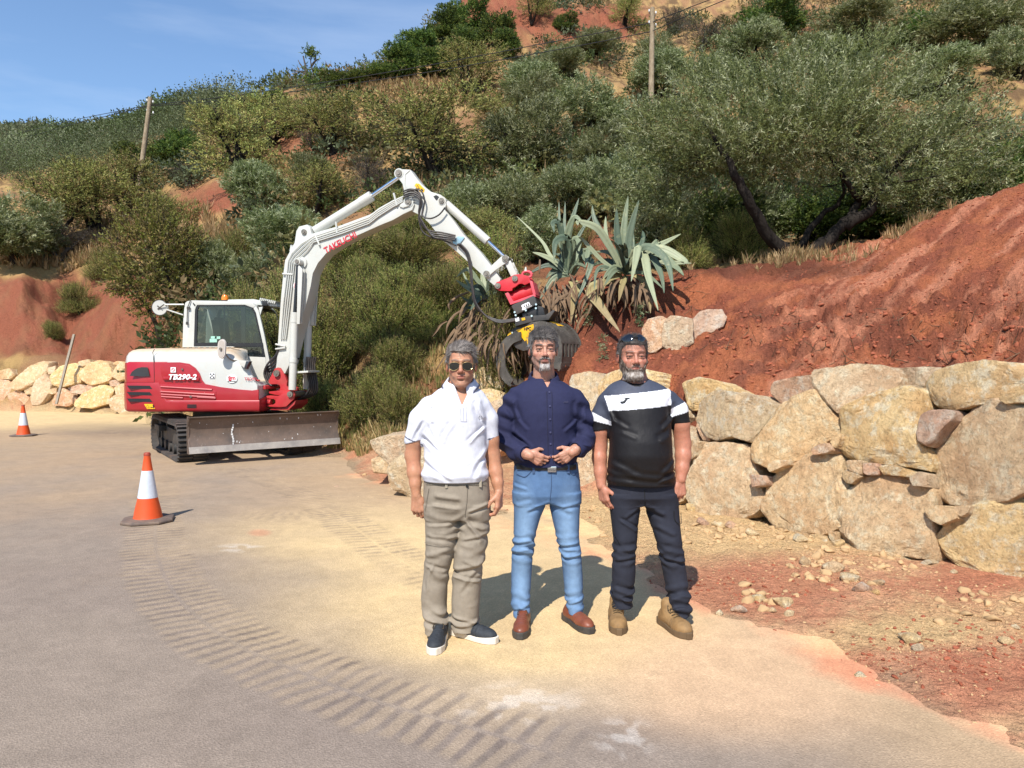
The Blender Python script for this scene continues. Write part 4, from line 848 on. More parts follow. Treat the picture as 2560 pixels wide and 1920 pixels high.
cabp = dict(
 rear=[(583, 700), (583, 555), (590, 330), (600, 210), (606, 190), (622, 176), (662, 168), (700, 206), (688, 250), (679, 545), (679, 700)],
 top=[(662, 168), (1130, 178), (1165, 190), (1192, 214), (1170, 232), (1100, 206), (705, 207), (690, 235), (664, 200)],
 front=[(1192, 214), (1215, 250), (1262, 450), (1312, 700), (1325, 860), (1290, 860), (1272, 640), (1250, 530), (1192, 272), (1170, 232)],
 low=[(585, 552), (1003, 548), (1060, 572), (1140, 634), (1272, 640), (1292, 862), (585, 862)])
cab = None
for side, yy in (('near', YC), ('far', YC + CW)):
    for kk, pp in cabp.items():
        m = MB(); m.prism([Vector((P(*kE(*p), YC).x, yy, P(*kE(*p), YC).z)) for p in pp], (0, .06 if side == 'near' else -.06, 0))
        m.build('pillar' if kk in ('rear', 'front') else ('roof_rail' if kk == 'top' else 'cab_panel'), M_WHITE, EX, bevel=.014)
def cv(x, y, dy): p = P(*kE(x, y), YC); return Vector((p.x, YC + dy, p.z))
m = MB(); prr = [(604, 196), (622, 177), (662, 169), (1130, 179), (1168, 192), (1192, 216)]
m.loft([[cv(x, y, d) for (x, y) in prr] + [cv(x, y + 9, d) for (x, y) in prr[::-1]] for d in (.03, CW / 2, CW - .03)]); m.build('roof', M_WHITE, EX, smooth=True)
m = MB(); m.prism([cv(583, 555, .05), cv(583, 700, .05), cv(583, 700, CW - .05), cv(583, 555, CW - .05)], (.05, 0, 0)); m.build('rear_wall', M_WHITE, EX)
m = MB(); m.prism([cv(1190, 214, .05), cv(1215, 250, .05), cv(1215, 250, CW - .05), cv(1190, 214, CW - .05)], (-.04, 0, 0)); m.build('front_header', M_BLACK, EX)
m = MB(); m.prism([cv(1300, 640, .05), cv(1325, 860, .05), cv(1325, 860, CW - .05), cv(1300, 640, CW - .05)], (-.04, 0, 0)); m.build('front_lower_panel', M_WHITE, EX)
wpoly = [(684, 545), (692, 243), (707, 210), (1100, 208), (1166, 230), (1190, 273), (1248, 530), (1250, 545)]
def frame_strip(poly, w, dy, th, name, mat):
    c = Vector((sum(p[0] for p in poly) / len(poly), sum(p[1] for p in poly) / len(poly))); inn = [tuple(c + (Vector(p) - c) * (1 - w)) for p in poly]; n = len(poly)
    V = [cv(*p, dy) for p in poly] + [cv(*p, dy) for p in inn] + [cv(*p, dy + th) for p in poly] + [cv(*p, dy + th) for p in inn]; Fs = []
    for i in range(n):
        j = (i + 1) % n; Fs += [(i, j, n + j, n + i), (2 * n + i, 3 * n + i, 3 * n + j, 2 * n + j), (i, 2 * n + i, 2 * n + j, j), (n + i, n + j, 3 * n + j, 3 * n + i)]
    m = MB(); m.add(V, Fs); return m.build(name, mat, EX)
for dy in (-.004, CW - .03): frame_strip(wpoly, .055, dy, .03, 'window_frame', M_BLACK)
lw = [(1003, 550), (1252, 550), (1270, 636), (1140, 632), (1062, 572)]
frame_strip(lw, .16, -.004, .03, 'window_frame', M_BLACK)
for dy in (.012, CW - .02):
    g = MB(); g.add([cv(*p, dy) for p in wpoly], [tuple(range(len(wpoly)))]); g.build('side_window', M_GLASS, EX)
g = MB(); g.add([cv(*p, .012) for p in lw], [tuple(range(len(lw)))]); g.build('lower_window', M_GLASS, EX)
for x0, x1, mt in ((920, 932, M_BLACK), (1066, 1102, M_DARKM)):
    m = MB(); m.prism([cv(x0, 210, .014), cv(x1, 210, .014), cv(x1 + 3, 545, .014), cv(x0 + 3, 545, .014)], (0, .03, 0)); m.build('window_bar', mt, EX)
m = MB(); m.prism([cv(680, 520, -.006), cv(1252, 522, -.006), cv(1256, 548, -.006), cv(680, 548, -.006)], (0, .03, 0)); m.build('window_sill', M_BLACK, EX)
g = MB(); g.quad(cv(1212, 245, .06), cv(1308, 640, .06), cv(1308, 640, CW - .06), cv(1212, 245, CW - .06)); g.build('windscreen', M_GLASS, EX)
g = MB(); g.quad(cv(598, 230, .06), cv(590, 555, .06), cv(590, 555, CW - .06), cv(598, 230, CW - .06)); g.build('rear_window', M_GLASS, EX)
for x, y, w_, h_ in ((838, 502, 30, 14), (874, 478, 22, 11), (842, 476, 24, 10)):
    m = MB(); m.prism([cv(x - w_, y - h_, .008), cv(x + w_, y - h_, .008), cv(x + w_, y + h_, .008), cv(x - w_, y + h_, .008)], (0, .003, 0)); m.build('window_sticker', simple('pale_sticker', lin(150, 196, 178), .5) if w_ == 30 else bpy.data.materials['pale_sticker'], EX)
M_SEAT = simple('seat_cloth', (0.02, 0.02, 0.022), .8)
m = MB(); m.box(cv(900, 600, .5), (.5, .5, .14)); m.box(cv(820, 440, .5) + Vector((0, 0, -.05)), (.14, .46, .62), Matrix.Rotation(R(-8), 3, 'Y')); m.box(cv(808, 395, .5) + Vector((-.02, 0, .13)), (.10, .26, .16)); m.build('driver_seat', M_SEAT, EX, bevel=.03)
m = MB(); m.box(cv(1150, 560, .3), (.10, .10, .4)); m.box(cv(1180, 470, .2), (.05, .2, .14)); m.tube([cv(1110, 620, .3), cv(1105, 520, .3), cv(1100, 470, .32)], .012, 6); m.build('control_console', M_BLACK, EX, bevel=.01)
m = MB(); m.box(cv(950, 800, CW / 2), (1.2, CW - .1, .06)); m.build('cab_floor', M_BLACK, EX)
m = MB(); m.prism([cv(925, 176, .15), cv(935, 156, .15), cv(1150, 152, .15), cv(1215, 165, .15), cv(1345, 190, .15), cv(1352, 215, .15), cv(1215, 205, .15)], (0, CW - .3, 0)); rg = m.build('roof_guard', M_WHITE, EX, bevel=.01)
for i in range(9):
    m = MB(); a = cv(1215 + i * 15, 160 + i * 3.2, .10); m.box(a + Vector((0, (CW - .2) / 2, .01)), (.02, CW - .18, .05), Matrix.Rotation(R(20), 3, 'Y')); m.build('louvre', M_WHITE, rg)
for dy in (.12, .80):
    m = MB(); a = cv(1255, 190, dy); m.box(a, (.09, .12, .09)); wlm = m.build('work_lamp', M_BLACK, EX, bevel=.012)
    m = MB(); m.cyl(a + Vector((.045, 0, 0)), a + Vector((.052, 0, 0)), .036, 14); m.build('lamp_lens', M_DECALW, wlm)
c0 = cv(873, 168, .35); m = MB(); m.cyl(c0, c0 + Vector((0, 0, .03)), .07, 18); bc = m.build('beacon', M_BLACK, EX, smooth=True)
m = MB(); m.tube([c0 + Vector((0, 0, z)) for z in (.03, .06, .10, .125, .135)], [.06, .062, .056, .038, .004], 18); m.build('beacon_dome', M_ORANGEG, bc, smooth=True)
m = MB(); m.tube([cv(655, 168, -.02), cv(632, 230, -.03), cv(628, 355, -.03)], .009, 6); m.box(cv(640, 232, -.03), (.05, .03, .04)); m.box(cv(628, 360, -.03), (.03, .03, .05)); m.build('wiper_arm', M_DARKM, EX)
m = MB(); m.prism([cv(1218, 225, -.02), cv(1252, 222, -.02), cv(1232, 292, -.02)], (0, .04, 0)); m.build('front_lug', M_WHITE, EX)
m = MB()
for a, b in (((600, 204), (455, 206)), ((592, 290), (470, 248)), ((470, 248), (478, 206))): m.cyl(cv(*a, -.02), cv(*b, -.08), .013, 8)
mb = m.build('mirror_bracket', M_WHITE, EX, smooth=True)
rt, upv = Vector((.95, .3, 0)), Vector((0, 0, 1)); c0 = cv(413, 232, -.08)
disc(c0, rt, upv, .130, .140, M_DARKM, mb, 'mirror_rim'); disc(c0 + rt.cross(upv) * -.012, rt, upv, .125, .135, M_WHITE, mb, 'mirror_shell')
disc(c0 + rt.cross(upv) * .004, rt, upv, .118, .128, M_WHITE, mb, 'mirror_shell')
m = MB(); m.cyl(cv(455, 206, -.10), cv(400, 245, -.10), .010, 6); m.cyl(cv(398, 218, -.1), cv(432, 240, -.1), .008, 6); m.build('mirror_clamp', M_DARKM, mb)
HV = Vector((.56, -.828, 0)); WV = Vector((.828, .56, 0)); U0 = Vector((-5.02, 13.18, 0))
def uc(a, w, z): return U0 + HV * a + WV * w + Vector((0, 0, z))
def loop_pts(L=1.36, Hh=.62, n=14, ins=0.0):
    pts = []; r = Hh / 2 - ins; l = L - Hh / 2
    for cx, s in ((l, 1), (-l, -1)):
        for t in np.linspace(-math.pi / 2, math.pi / 2, n): pts.append((cx + s * r * math.cos(t) * 1.0, Hh / 2 + s * r * math.sin(t)))
    out = []
    for i in range(len(pts)):
        a, b = pts[i], pts[(i + 1) % len(pts)]; d = math.hypot(b[0] - a[0], b[1] - a[1]); k = max(1, int(d / .09))
        for j in range(k): out.append((a[0] + (b[0] - a[0]) * j / k, a[1] + (b[1] - a[1]) * j / k))
    return out
for sgn in (-1, 1):
    w0 = sgn * .875; hw = .225; lo = loop_pts(ins=.02); li = loop_pts(ins=.055); n = len(lo)
    m = MB(); V = []
    for (a, z), (a2, z2) in zip(lo, li): V += [uc(a, w0 - hw, z), uc(a, w0 + hw, z), uc(a2, w0 + hw, z2), uc(a2, w0 - hw, z2)]
    Fs = []
    for i in range(n):
        j = (i + 1) % n
        for q in range(4): Fs.append((4 * i + q, 4 * i + (q + 1) % 4, 4 * j + (q + 1) % 4, 4 * j + q))
    m.add(V, Fs)
    for i in range(0, n, 1):
        (a, z), (b, y) = lo[i], lo[(i + 1) % n]; t = Vector((b - a, y - z)); 
        if t.length < 1e-6: continue
        t.normalize(); nx = Vector((t.y, -t.x)); mid = Vector(((a + b) / 2, (z + y) / 2)); o1 = mid + nx * .022
        for half in (-1, 1):
            off = t * (.02 * half); c = uc(o1.x + off.x, w0 + half * hw * .52, o1.y + off.y)
            Mx = Matrix((tuple(HV * t.x + Vector((0, 0, t.y))), tuple(WV), tuple(HV * nx.x + Vector((0, 0, nx.y))))).transposed()
            m.box(c, (.036, hw * .98, .05), Mx)
    tr = m.build('crawler_track', M_RUBBER, EX)
    fr = MB(); wf = w0; fr.prism([uc(a, wf - .1, z) for a, z in ((-1.02, .2), (1.02, .2), (1.05, .36), (.7, .44), (-.7, .46), (-1.05, .38))], WV * .2); tf = fr.build('track_frame', M_DARKM, EX, bevel=.01)
    for a, r_ in ((-1.06, .235), (1.06, .23)):
        m = MB(); m.cyl(uc(a, w0 - .12, .31), uc(a, w0 + .12, .31), r_, 24); m.cyl(uc(a, w0 - .15, .31), uc(a, w0 + .15, .31), .1, 16); m.build('idler' if a > 0 else 'sprocket', M_DARKM, EX, smooth=True)
    for i in range(5):
        a = -.8 + i * .4; m = MB(); m.cyl(uc(a, w0 - .14, .14), uc(a, w0 + .14, .14), .085, 16); m.build('track_roller', M_DARKM, EX, smooth=True)
    for a in (-.45, .35):
        m = MB(); m.cyl(uc(a, w0 - .1, .5), uc(a, w0 + .1, .5), .05, 12); m.build('top_roller', M_DARKM, EX, smooth=True)
    if sgn < 0:
        m = MB(); m.box(uc(-.75, w0 - .16, .42), (.5, .12, .1), Matrix((tuple(HV), tuple(WV), (0, 0, 1))).transposed()); m.build('track_guard', M_DARKM, EX, bevel=.02)
Mu = Matrix((tuple(HV), tuple(WV), (0, 0, 1))).transposed()
m = MB(); m.box(uc(0, 0, .5), (1.2, 1.5, .22), Mu); m.cyl(uc(0, 0, .58), uc(0, 0, .78), .62, 32); m.build('centre_frame', M_DARKM, EX, bevel=.01)
BL = P(472, 1133, 11.20); BRt = P(849, 1107, 12.52); bw = (BRt - BL); bwn = Vector((bw.x, bw.y, 0)).normalized(); hb = Vector((bwn.y, -bwn.x, 0))
prf = [(0.03, 0), (-.02, .06), (-.065, .16), (-.085, .28), (-.07, .40), (-.03, .50), (.03, .535), (.03, .55), (-.04, .545), (-.10, .48), (-.12, .38), (-.13, .28), (-.11, .15), (-.05, .03), (-.01, -.01)]
m = MB(); m.loft([[BL + bw * f + hb * a + Vector((0, 0, z)) for a, z in prf] for f in np.linspace(0, 1, 12)]); bl = m.build('dozer_blade', M_BLADE, EX, smooth=True, ang=35)
for f in (0, 1):
    m = MB(); m.prism([BL + bw * f + hb * a + Vector((0, 0, z)) for a, z in ((.04, -.02), (-.14, -.02), (-.17, .3), (-.12, .55), (.04, .56), (-.06, .4), (-.075, .2))], bwn * (.02 if f == 0 else -.02)); m.build('blade_end_plate', M_BLADE, bl)
M_EDGE = worn('cutting_edge_steel', lin(150, 140, 130), lin(176, 166, 154), lin(224, 218, 208), .6)
m = MB(); m.prism([BL + hb * .036 + Vector((0, 0, -.015)), BL + hb * -.012 + Vector((0, 0, .085)), BL + hb * .006 + Vector((0, 0, .088)), BL + hb * .05 + Vector((0, 0, -.01))], bw); m.build('cutting_edge', M_EDGE, bl)
r_ = random.Random(3); M_PS = simple('white_paint_smear', (.72, .71, .68), .7, var=.1)
m = MB()
for i in range(24):
    f = r_.uniform(.03, .98); z = r_.uniform(.1, .5); a = np.interp(z, [0, .06, .16, .28, .40, .50], [.03, -.02, -.065, -.085, -.07, -.03]); s = r_.uniform(.003, .012)
    if i == 0: f, z, s = .275, .2, .0
    c = BL + bw * f + hb * (a + .004) + Vector((0, 0, z)); m.box(c, (s * 1.2, .003, s * r_.uniform(.6, 3)), Matrix.Rotation(math.atan2(bwn.y, bwn.x), 3, 'Z'))
for i in range(9):
    z = .10 + i * .036; a = np.interp(z, [0, .06, .16, .28, .40, .50], [.03, -.02, -.065, -.085, -.07, -.03]); c = BL + bw * (.275 + .004 * math.sin(i)) + hb * (a + .006) + Vector((0, 0, z)); m.box(c, (.014 + .014 * abs(math.sin(i * 1.9)), .004, .03), Matrix.Rotation(math.atan2(bwn.y, bwn.x), 3, 'Z'))
m.build('paint_smear', M_PS, bl)
for w_ in (-.45, .45):
    m = MB(); m.prism([uc(.4, w_ - .05, .48), uc(1.50, w_ - .05, .42), uc(1.52, w_ - .05, .26), uc(.4, w_ - .05, .30)], WV * .1); m.build('blade_arm', M_DARKM, EX, bevel=.01)
m = MB(); m.cyl(uc(.5, 0, .55), uc(1.2, 0, .55), .06, 14); m.cyl(uc(1.2, 0, .55), uc(1.5, 0, .5), .032, 12); m.build('blade_cylinder', M_DARKM, EX, smooth=True)
TB = R(13); BV = Vector((math.cos(TB), -math.sin(TB), 0)); BN = Vector((math.sin(TB), math.cos(TB), 0)); BP0 = Vector((-3.9, 12.62, 0))
def bp(px, py, off=0.0): return PP(px, py, BP0 + BN * off, BN)
def bprism(pts, k, off, th, name, mat, parent=EX, bevel=.008, m=None, ret=False):
    q = MB(); base = [bp(*k(*p), 0) + BN * off for p in pts]; q.prism(base, BN * th)
    return q.build(name, mat, parent, bevel=bevel)
up_l = [(345, 870), (350, 790), (400, 700), (440, 620), (470, 565), (525, 540), (580, 550), (625, 620), (680, 740), (710, 820), (700, 900), (760, 960), (770, 1010), (600, 1010), (560, 990), (580, 930), (560, 885), (520, 868)]
for off in (-.16, .10): bprism(up_l, kF, off, .06, 'swing_bracket', M_REDB)
lowb_ = [(285, 1100), (420, 1085), (580, 1095), (760, 1010), (830, 990), (890, 1010), (905, 1070), (880, 1160), (800, 1240), (740, 1300), (620, 1310), (300, 1300), (160, 1300), (160, 1260), (290, 1262), (480, 1265), (530, 1230), (530, 1180), (500, 1155), (440, 1150), (280, 1130)]
for off in (-.24, .20): bprism(lowb_, kF, off, .05, 'swing_bracket', M_REDB)
bprism([(380, 1010), (600, 990), (780, 1000), (700, 1050), (560, 1085), (380, 1045)], kF, -.20, .42, 'bracket_web', M_REDB)
bprism([(500, 1300), (745, 1295), (900, 1180), (880, 1260), (760, 1370), (480, 1370), (380, 1360)], kF, -.20, .44, 'bracket_web', M_REDB)
bprism([(45, 905), (110, 885), (370, 890), (380, 960), (60, 965)], kF, -.30, .55, 'bracket_mount', M_REDB); bprism([(120, 885), (160, 775), (205, 775), (245, 870)], kF, -.26, .06, 'lifting_lug', M_REDB)
bprism([(80, 965), (260, 965), (250, 1160), (150, 1165)], kF, -.26, .5, 'bracket_mount', M_REDB)
bprism([(-40, 1060), (110, 1045), (140, 1170), (-20, 1180)], kF, -.30, .05, 'swing_cylinder_guard', simple('deep_red', lin(70, 10, 18), .5))
def bcyl(k, a, b, r, mat, name, off=0.0, parent=EX, n=18, smooth=True):
    m = MB(); m.cyl(bp(*k(*a)) + BN * off, bp(*k(*b)) + BN * off, r, n); return m.build(name, mat, parent, smooth=smooth, ang=50)
bcyl(kF, (-60, 1200), (245, 1200), .032, M_CHROME, 'swing_cylinder_rod', -.25); bcyl(kF, (245, 1205), (440, 1215), .045, M_REDB, 'swing_cylinder_eye', -.22)
def pin(k, c, r, w, name='pivot_pin', parent=EX, off=0.0):
    p = bp(*k(*c)) + BN * off; m = MB(); m.cyl(p - BN * w, p + BN * w, r, 18); m.cyl(p - BN * (w + .012), p - BN * w, r * .5, 12); return m.build(name, M_STEEL, parent, smooth=True, ang=50)
pin(kF, (525, 655), .055, .21); pin(kF, (833, 1060), .05, .28)
boom = [(50, 1470), (62, 1400), (75, 1200), (92, 950), (108, 790), (120, 700), (150, 645), (185, 580), (197, 500), (215, 470), (270, 456), (292, 476), (300, 520), (500, 462), (700, 388), (780, 338), (870, 296), (940, 285), (985, 290), (1004, 318), (990, 358), (930, 385), (860, 425), (760, 466), (640, 520), (560, 556), (470, 605), (400, 655), (345, 720), (310, 790), (295, 880), (262, 1010), (215, 1150), (180, 1290), (155, 1400), (120, 1475)]
bo = bprism(boom, kB, -.14, .28, 'boom', M_WHITE, bevel=.012)
pin(kB, (965, 303), .055, .17, parent=bo); disc(bp(*kB(965, 303)) - BN * .145, BV, (0, 0, 1), .085, .085, M_WHITE, bo, 'pivot_boss')
bprism([(905, 335), (915, 318), (955, 295), (975, 330), (930, 345)], kB, -.165, .02, 'pin_retainer', M_WHITE, bo)
bprism([(150, 590), (140, 640), (165, 620)], kB, -.1, .2, 'gusset', M_WHITE, bo)
for s in (-1, 1):
    p = bp(*kB(235, 718)); m = MB(); m.cyl(p + BN * (.14 * s), p + BN * (.30 * s), .055, 18); m.cyl(p + BN * (.14 * s), p + BN * (.17 * s), .10, 20); m.build('ram_boss', M_WHITE, bo, smooth=True, ang=50)
    m = MB(); m.cyl(p + BN * (.30 * s), p + BN * (.32 * s), .035, 14); m.build('pin_end', M_STEEL, bo)
    off = .235 * s
    bcyl(kB, (190, 1585), (207, 1060), .063, M_WHITE, 'lift_ram_barrel', off); bcyl(kB, (196, 1400), (197, 1372), .070, M_WHITE, 'ram_clamp', off)
    bcyl(kB, (205, 1130), (208, 1062), .068, M_WHITE, 'ram_gland', off)
    bcyl(kB, (208, 1060), (230, 730), .032, simple('dark_rod', (.05, .05, .055), .25, metal=.8) if s < 0 else bpy.data.materials['dark_rod'], 'lift_ram_rod', off)
    bprism([(238, 735), (268, 770), (262, 900), (248, 1140), (228, 1140)], kB, off - .045, .02, 'ram_guard', M_WHITE, EX, bevel=.003)
    bprism([(238, 735), (268, 770), (262, 900), (248, 1140), (228, 1140)], kB, off + .03, .02, 'ram_guard', M_WHITE, EX, bevel=.003)
bcyl(kB, (300, 490), (690, 248), .080, M_WHITE, 'arm_ram_barrel', 0); bcyl(kB, (615, 294), (688, 249), .087, M_WHITE, 'ram_gland', 0); bcyl(kB, (690, 248), (880, 118), .034, M_CHROME, 'arm_ram_rod', 0)
pin(kB, (252, 508), .045, .165, parent=bo)
arm = [(866, 100), (875, 82), (900, 74), (972, 78), (1000, 118), (1050, 180), (1110, 228), (1180, 250), (1214, 280), (1218, 320), (1205, 350), (1225, 375), (1262, 420), (1330, 515), (1450, 640), (1545, 760), (1592, 828), (1565, 885), (1520, 850), (1400, 740), (1290, 640), (1190, 560), (1100, 445), (1040, 390), (985, 365), (940, 330), (930, 230), (918, 175), (885, 130)]
ar = bprism(arm, kB, -.105, .21, 'dipper_arm', M_WHITE, bevel=.010)
pin(kB, (894, 103), .055, .13, parent=ar); disc(bp(*kB(894, 103)) - BN * .108, BV, (0, 0, 1), .08, .08, M_WHITE, ar, 'pivot_boss'); pin(kB, (1188, 292), .045, .13, parent=ar); disc(bp(*kB(1188, 292)) - BN * .108, BV, (0, 0, 1), .07, .07, M_WHITE, ar, 'pivot_boss')
m = MB(); m.tube([bp(*kB(x, y)) - BN * .108 for x, y in ((970, 82), (938, 110), (935, 180), (950, 225))], .008, 6); m.build('weld_seam', M_WHITE, ar, smooth=True)
bprism([(1130, 262), (1150, 252), (1172, 266), (1168, 282), (1150, 290)], kB, -.107, .004, 'arm_opening', M_BLACK, ar, bevel=0)
d_ = bprism([(1001, 188), (1012, 172), (1034, 176), (1072, 214), (1066, 234), (1040, 232)], kB, -.108, .004, 'warning_decal', M_YEL, ar, bevel=0)
bprism([(1008, 210), (1022, 184), (1038, 208)], kB, -.111, .003, 'triangle_sign', M_BLACK, d_, bevel=0); bprism([(1013, 207), (1022, 191), (1032, 206)], kB, -.114, .003, 'triangle_fill', M_YEL, d_, bevel=0); bprism([(1044, 210), (1052, 208), (1064, 222), (1056, 226)], kB, -.111, .003, 'hand_sign', M_BLACK, d_, bevel=0)
bprism([(1262, 566), (1300, 536), (1330, 532), (1346, 546), (1312, 590), (1272, 604)], kB, -.125, .02, 'hose_clamp', simple('zinc_blue', lin(150, 178, 190), .35, metal=.5), ar)
bcyl(kB, (1205, 305), (1492, 562), .068, M_WHITE, 'grab_ram_barrel', 0); bcyl(kB, (1492, 562), (1625, 688), .028, M_CHROME, 'grab_ram_rod', 0)
for off in (-.15, .12):
    bprism([(1478, 790), (1500, 768), (1600, 676), (1630, 664), (1652, 680), (1645, 712), (1560, 770), (1525, 800), (1520, 818), (1492, 822)], kB, off, .03, 'rocker_link', M_WHITE); bprism([(1622, 722), (1660, 700), (1700, 790), (1708, 815), (1672, 830)], kB, off * .8, .03, 'rocker_link', M_WHITE)
pin(kB, (1500, 795), .05, .17); pin(kB, (1627, 690), .05, .17)
a = bp(*kB(388, 628)); b = bp(*kB(603, 514)); rt = (b - a).normalized(); upb = BN.cross(rt) * -1
if upb.z < 0: upb = -upb
me = text_mesh('TAKEUCHI', .185, .0015, bold=.004, xs=1.0); w = max(v.co.x for v in me.vertices) - min(v.co.x for v in me.vertices); me.transform(Matrix.Diagonal(((b - a).length / w, .8, 1, 1)))
mid = (a + b) / 2 - BN * .146 + upb * -.03; rr_ = rt; M3 = place(me, mid, rr_, upb); link('lettering', me, M_LETR, bo)
gm_decal(bp(*kB(193, 875)) - BN * .144, Vector((0, 0, 1)), -BV, .055, bo)
r_ = random.Random(2)
for i in range(5):
    dx = i * 15; pts = [(84 + dx * .75, 1240), (98 + dx, 1000), (124 + dx * .95, 790), (134 + dx * .9, 700 + i * 6), (160 + dx * .9, 640 + i * 14), (230 + dx * .8, 570 + i * 17), (320, 528 + i * 13), (520, 462 + i * 14), (700, 396 + i * 14), (760, 348 + i * 14), (860, 292 + i * 12), (930, 262 + i * 10)]
    m = MB(); m.tube([bp(*kB(*p)) - BN * (.165 if i else .12) for p in pts], .0115, 8); m.build('hydraulic_pipe', M_WHITE, bo, smooth=True)
for (x, y, ex, ey) in ((110, 795, 180, 800), (330, 530, 362, 600), (474, 440, 482, 520), (868, 245, 890, 330), (62, 1275, 128, 1290), (128, 1300, 62, 1308)):
    m = MB(); m.cyl(bp(*kB(x, y)) - BN * .17, bp(*kB(ex, ey)) - BN * .17, .016, 8); m.build('pipe_clip', M_WHITE, bo)
def hose(pts, k=kB, off=-.18, r=.012, mat=M_HOSE, parent=EX, name='hydraulic_hose', offs=None):
    V = [bp(*k(*p)) + BN * (off if offs is None else offs[i]) for i, p in enumerate(pts)]; m = MB(); m.tube(catmull(V, 6), r, 8); return m.build(name, mat, parent, smooth=True)
for i in range(4): hose([(80 + i * 14, 1290), (60 + i * 12, 1350), (20 + i * 8, 1390 + i * 14), (-8, 1430 + i * 12), (-20 + i * 8, 1480), (0 + i * 8, 1530), (30 + i * 6, 1560)], off=-.15 + i * .03, r=.018)
for q in range(5): hose([(232 + q * 9, 1360), (228 + q * 8, 1430), (240 + q * 8, 1500), (252 + q * 7, 1560), (225 + q * 10, 1620), (170, 1655)], off=.05 + q * .03, r=.017)
for q in range(2): hose([(190 + q * 6, 1370), (150, 1420), (130, 1470), (140, 1520)], off=-.05, r=.014)
m = MB(); m.cyl(bp(*kB(160, 1410)) - BN * .12, bp(*kB(157, 1550)) - BN * .12, .036, 12); m.build('hydraulic_filter', M_WHITE, EX, smooth=True)
bprism([(180, 1462), (290, 1455), (290, 1468), (180, 1476)], kB, -.2, .4, 'ram_stay', M_WHITE)
for i in range(4): hose([(930 + i * 4, 235 + i * 14), (985 + i * 5, 218 + i * 14), (1040 + i * 3, 240 + i * 16), (1060 - i * 4, 310 + i * 10), (1045, 390), (1062 + i * 6, 460), (1110 + i * 10, 500 + i * 14), (1200, 515 + i * 14), (1290, 535 + i * 10)], off=-.17 - .01 * i, r=.013)
hose([(965, 232), (1050, 226), (1082, 290), (1075, 350), (1068, 400), (1120, 420), (1180, 395), (1222, 345)], off=-.19, r=.013)
hose([(1035, 400), (1060, 500), (1120, 545), (1200, 565), (1290, 600)], off=-.16, r=.012); hose([(195, 500), (150, 540), (130, 600), (140, 680)], off=.1, r=.015)
for i in range(3): hose([(1300 + i * 12, 590), (1360 + i * 10, 655), (1385 + i * 8, 760), (1400 + i * 6, 900), (1420 + i * 8, 1000), (1480 + i * 12, 1070 + i * 8), (1590, 1112 + i * 8), (1700, 1100 + i * 8)], off=-.15 - .02 * i, r=.014)
cpl = [(120, 355), (150, 312), (220, 285), (300, 255), (385, 212), (450, 205), (560, 228), (585, 262), (600, 315), (560, 330), (520, 350), (480, 330), (440, 338), (400, 372), (360, 390), (355, 425), (310, 430), (240, 428), (180, 425), (135, 395)]
M_CPL = simple('coupler_red', lin(190, 34, 46), .45, var=.12, scale=5, dirt=lin(130, 90, 76), dirt_amt=.5)
cp_ = bprism(cpl, kG, -.17, .05, 'quick_coupler', M_CPL); bprism(cpl, kG, .12, .05, 'coupler_plate', M_CPL, cp_)
bprism([(150, 350), (300, 290), (420, 260), (560, 260), (570, 300), (420, 330), (300, 380), (180, 400)], kG, -.12, .24, 'coupler_core', simple('coupler_core_red', lin(120, 16, 24), .5), cp_)
bcyl(kG, (320, 520), (610, 400), .105, M_CPL, 'locking_cylinder', 0, cp_, 20)
for pp_ in ([(262, 462), (305, 448), (380, 575), (330, 600)], [(585, 290), (625, 300), (672, 480), (630, 470)], [(325, 585), (650, 470), (675, 500), (335, 612)]): bprism(pp_, kG, -.19, .38, 'coupler_frame', simple('pink_red', lin(206, 78, 88), .5) if 'pink_red' not in bpy.data.materials else bpy.data.materials['pink_red'], cp_)
m = MB(); m.tube([bp(*kG(522 + 62 * math.cos(t), 195 + 42 * math.sin(t))) for t in np.linspace(0, 6.28, 19)], .022, 8, cap=False); m.build('lifting_eye', bpy.data.materials['pink_red'], cp_, smooth=True)
bprism([(485, 150), (500, 95), (515, 92), (520, 140), (535, 160)], kG, -.02, .04, 'safety_hook', M_WHITE, cp_)
pin(kG, (395, 265), .045, .20, parent=cp_); pin(kG, (170, 362), .045, .20, parent=cp_)
hd = bprism([(352, 630), (375, 612), (640, 492), (662, 510), (692, 596), (680, 612), (430, 738), (410, 735)], kG, -.21, .42, 'grab_head', M_DARKM, EX)
c0 = bp(*kG(540, 612)) - BN * .215; rt = (bp(*kG(640, 570)) - bp(*kG(440, 660))).normalized(); uu = Vector((0, 0, 1)); uu = (uu - rt * rt.dot(uu)).normalized()
me = text_mesh('gm', .12, .001, bold=.003); place(me, c0, rt, uu); link('lettering', me, M_LETW, hd)
me = text_mesh('MAQUINARIA', .028, .001); place(me, c0 - uu * .055, rt, uu); link('lettering', me, M_LETW, hd)
for (x, y) in ((402, 712), (548, 688), (625, 762), (682, 610), (415, 752), (680, 660)): 
    m = MB(); p = bp(*kG(x, y)) - BN * .215; m.cyl(p, p - BN * .03, .016, 8); m.build('bolt', M_CHROME, hd)
bprism([(480, 730), (560, 690), (690, 620), (760, 640), (790, 750), (600, 790), (500, 780)], kG, -.16, .32, 'grab_neck', M_BLACK, EX)
bprism([(395, 800), (560, 760), (800, 745), (900, 680), (925, 690), (840, 810), (640, 830), (400, 895)], kG, -.2, .4, 'slewing_ring', M_DARKM, EX); bprism([(400, 788), (450, 776), (458, 825), (410, 836)], kG, -.21, .01, 'pictogram', M_DECALW, EX, bevel=0); bprism([(486, 788), (530, 780), (535, 812), (490, 820)], kG, -.21, .01, 'small_decal', M_YEL, EX, bevel=0)
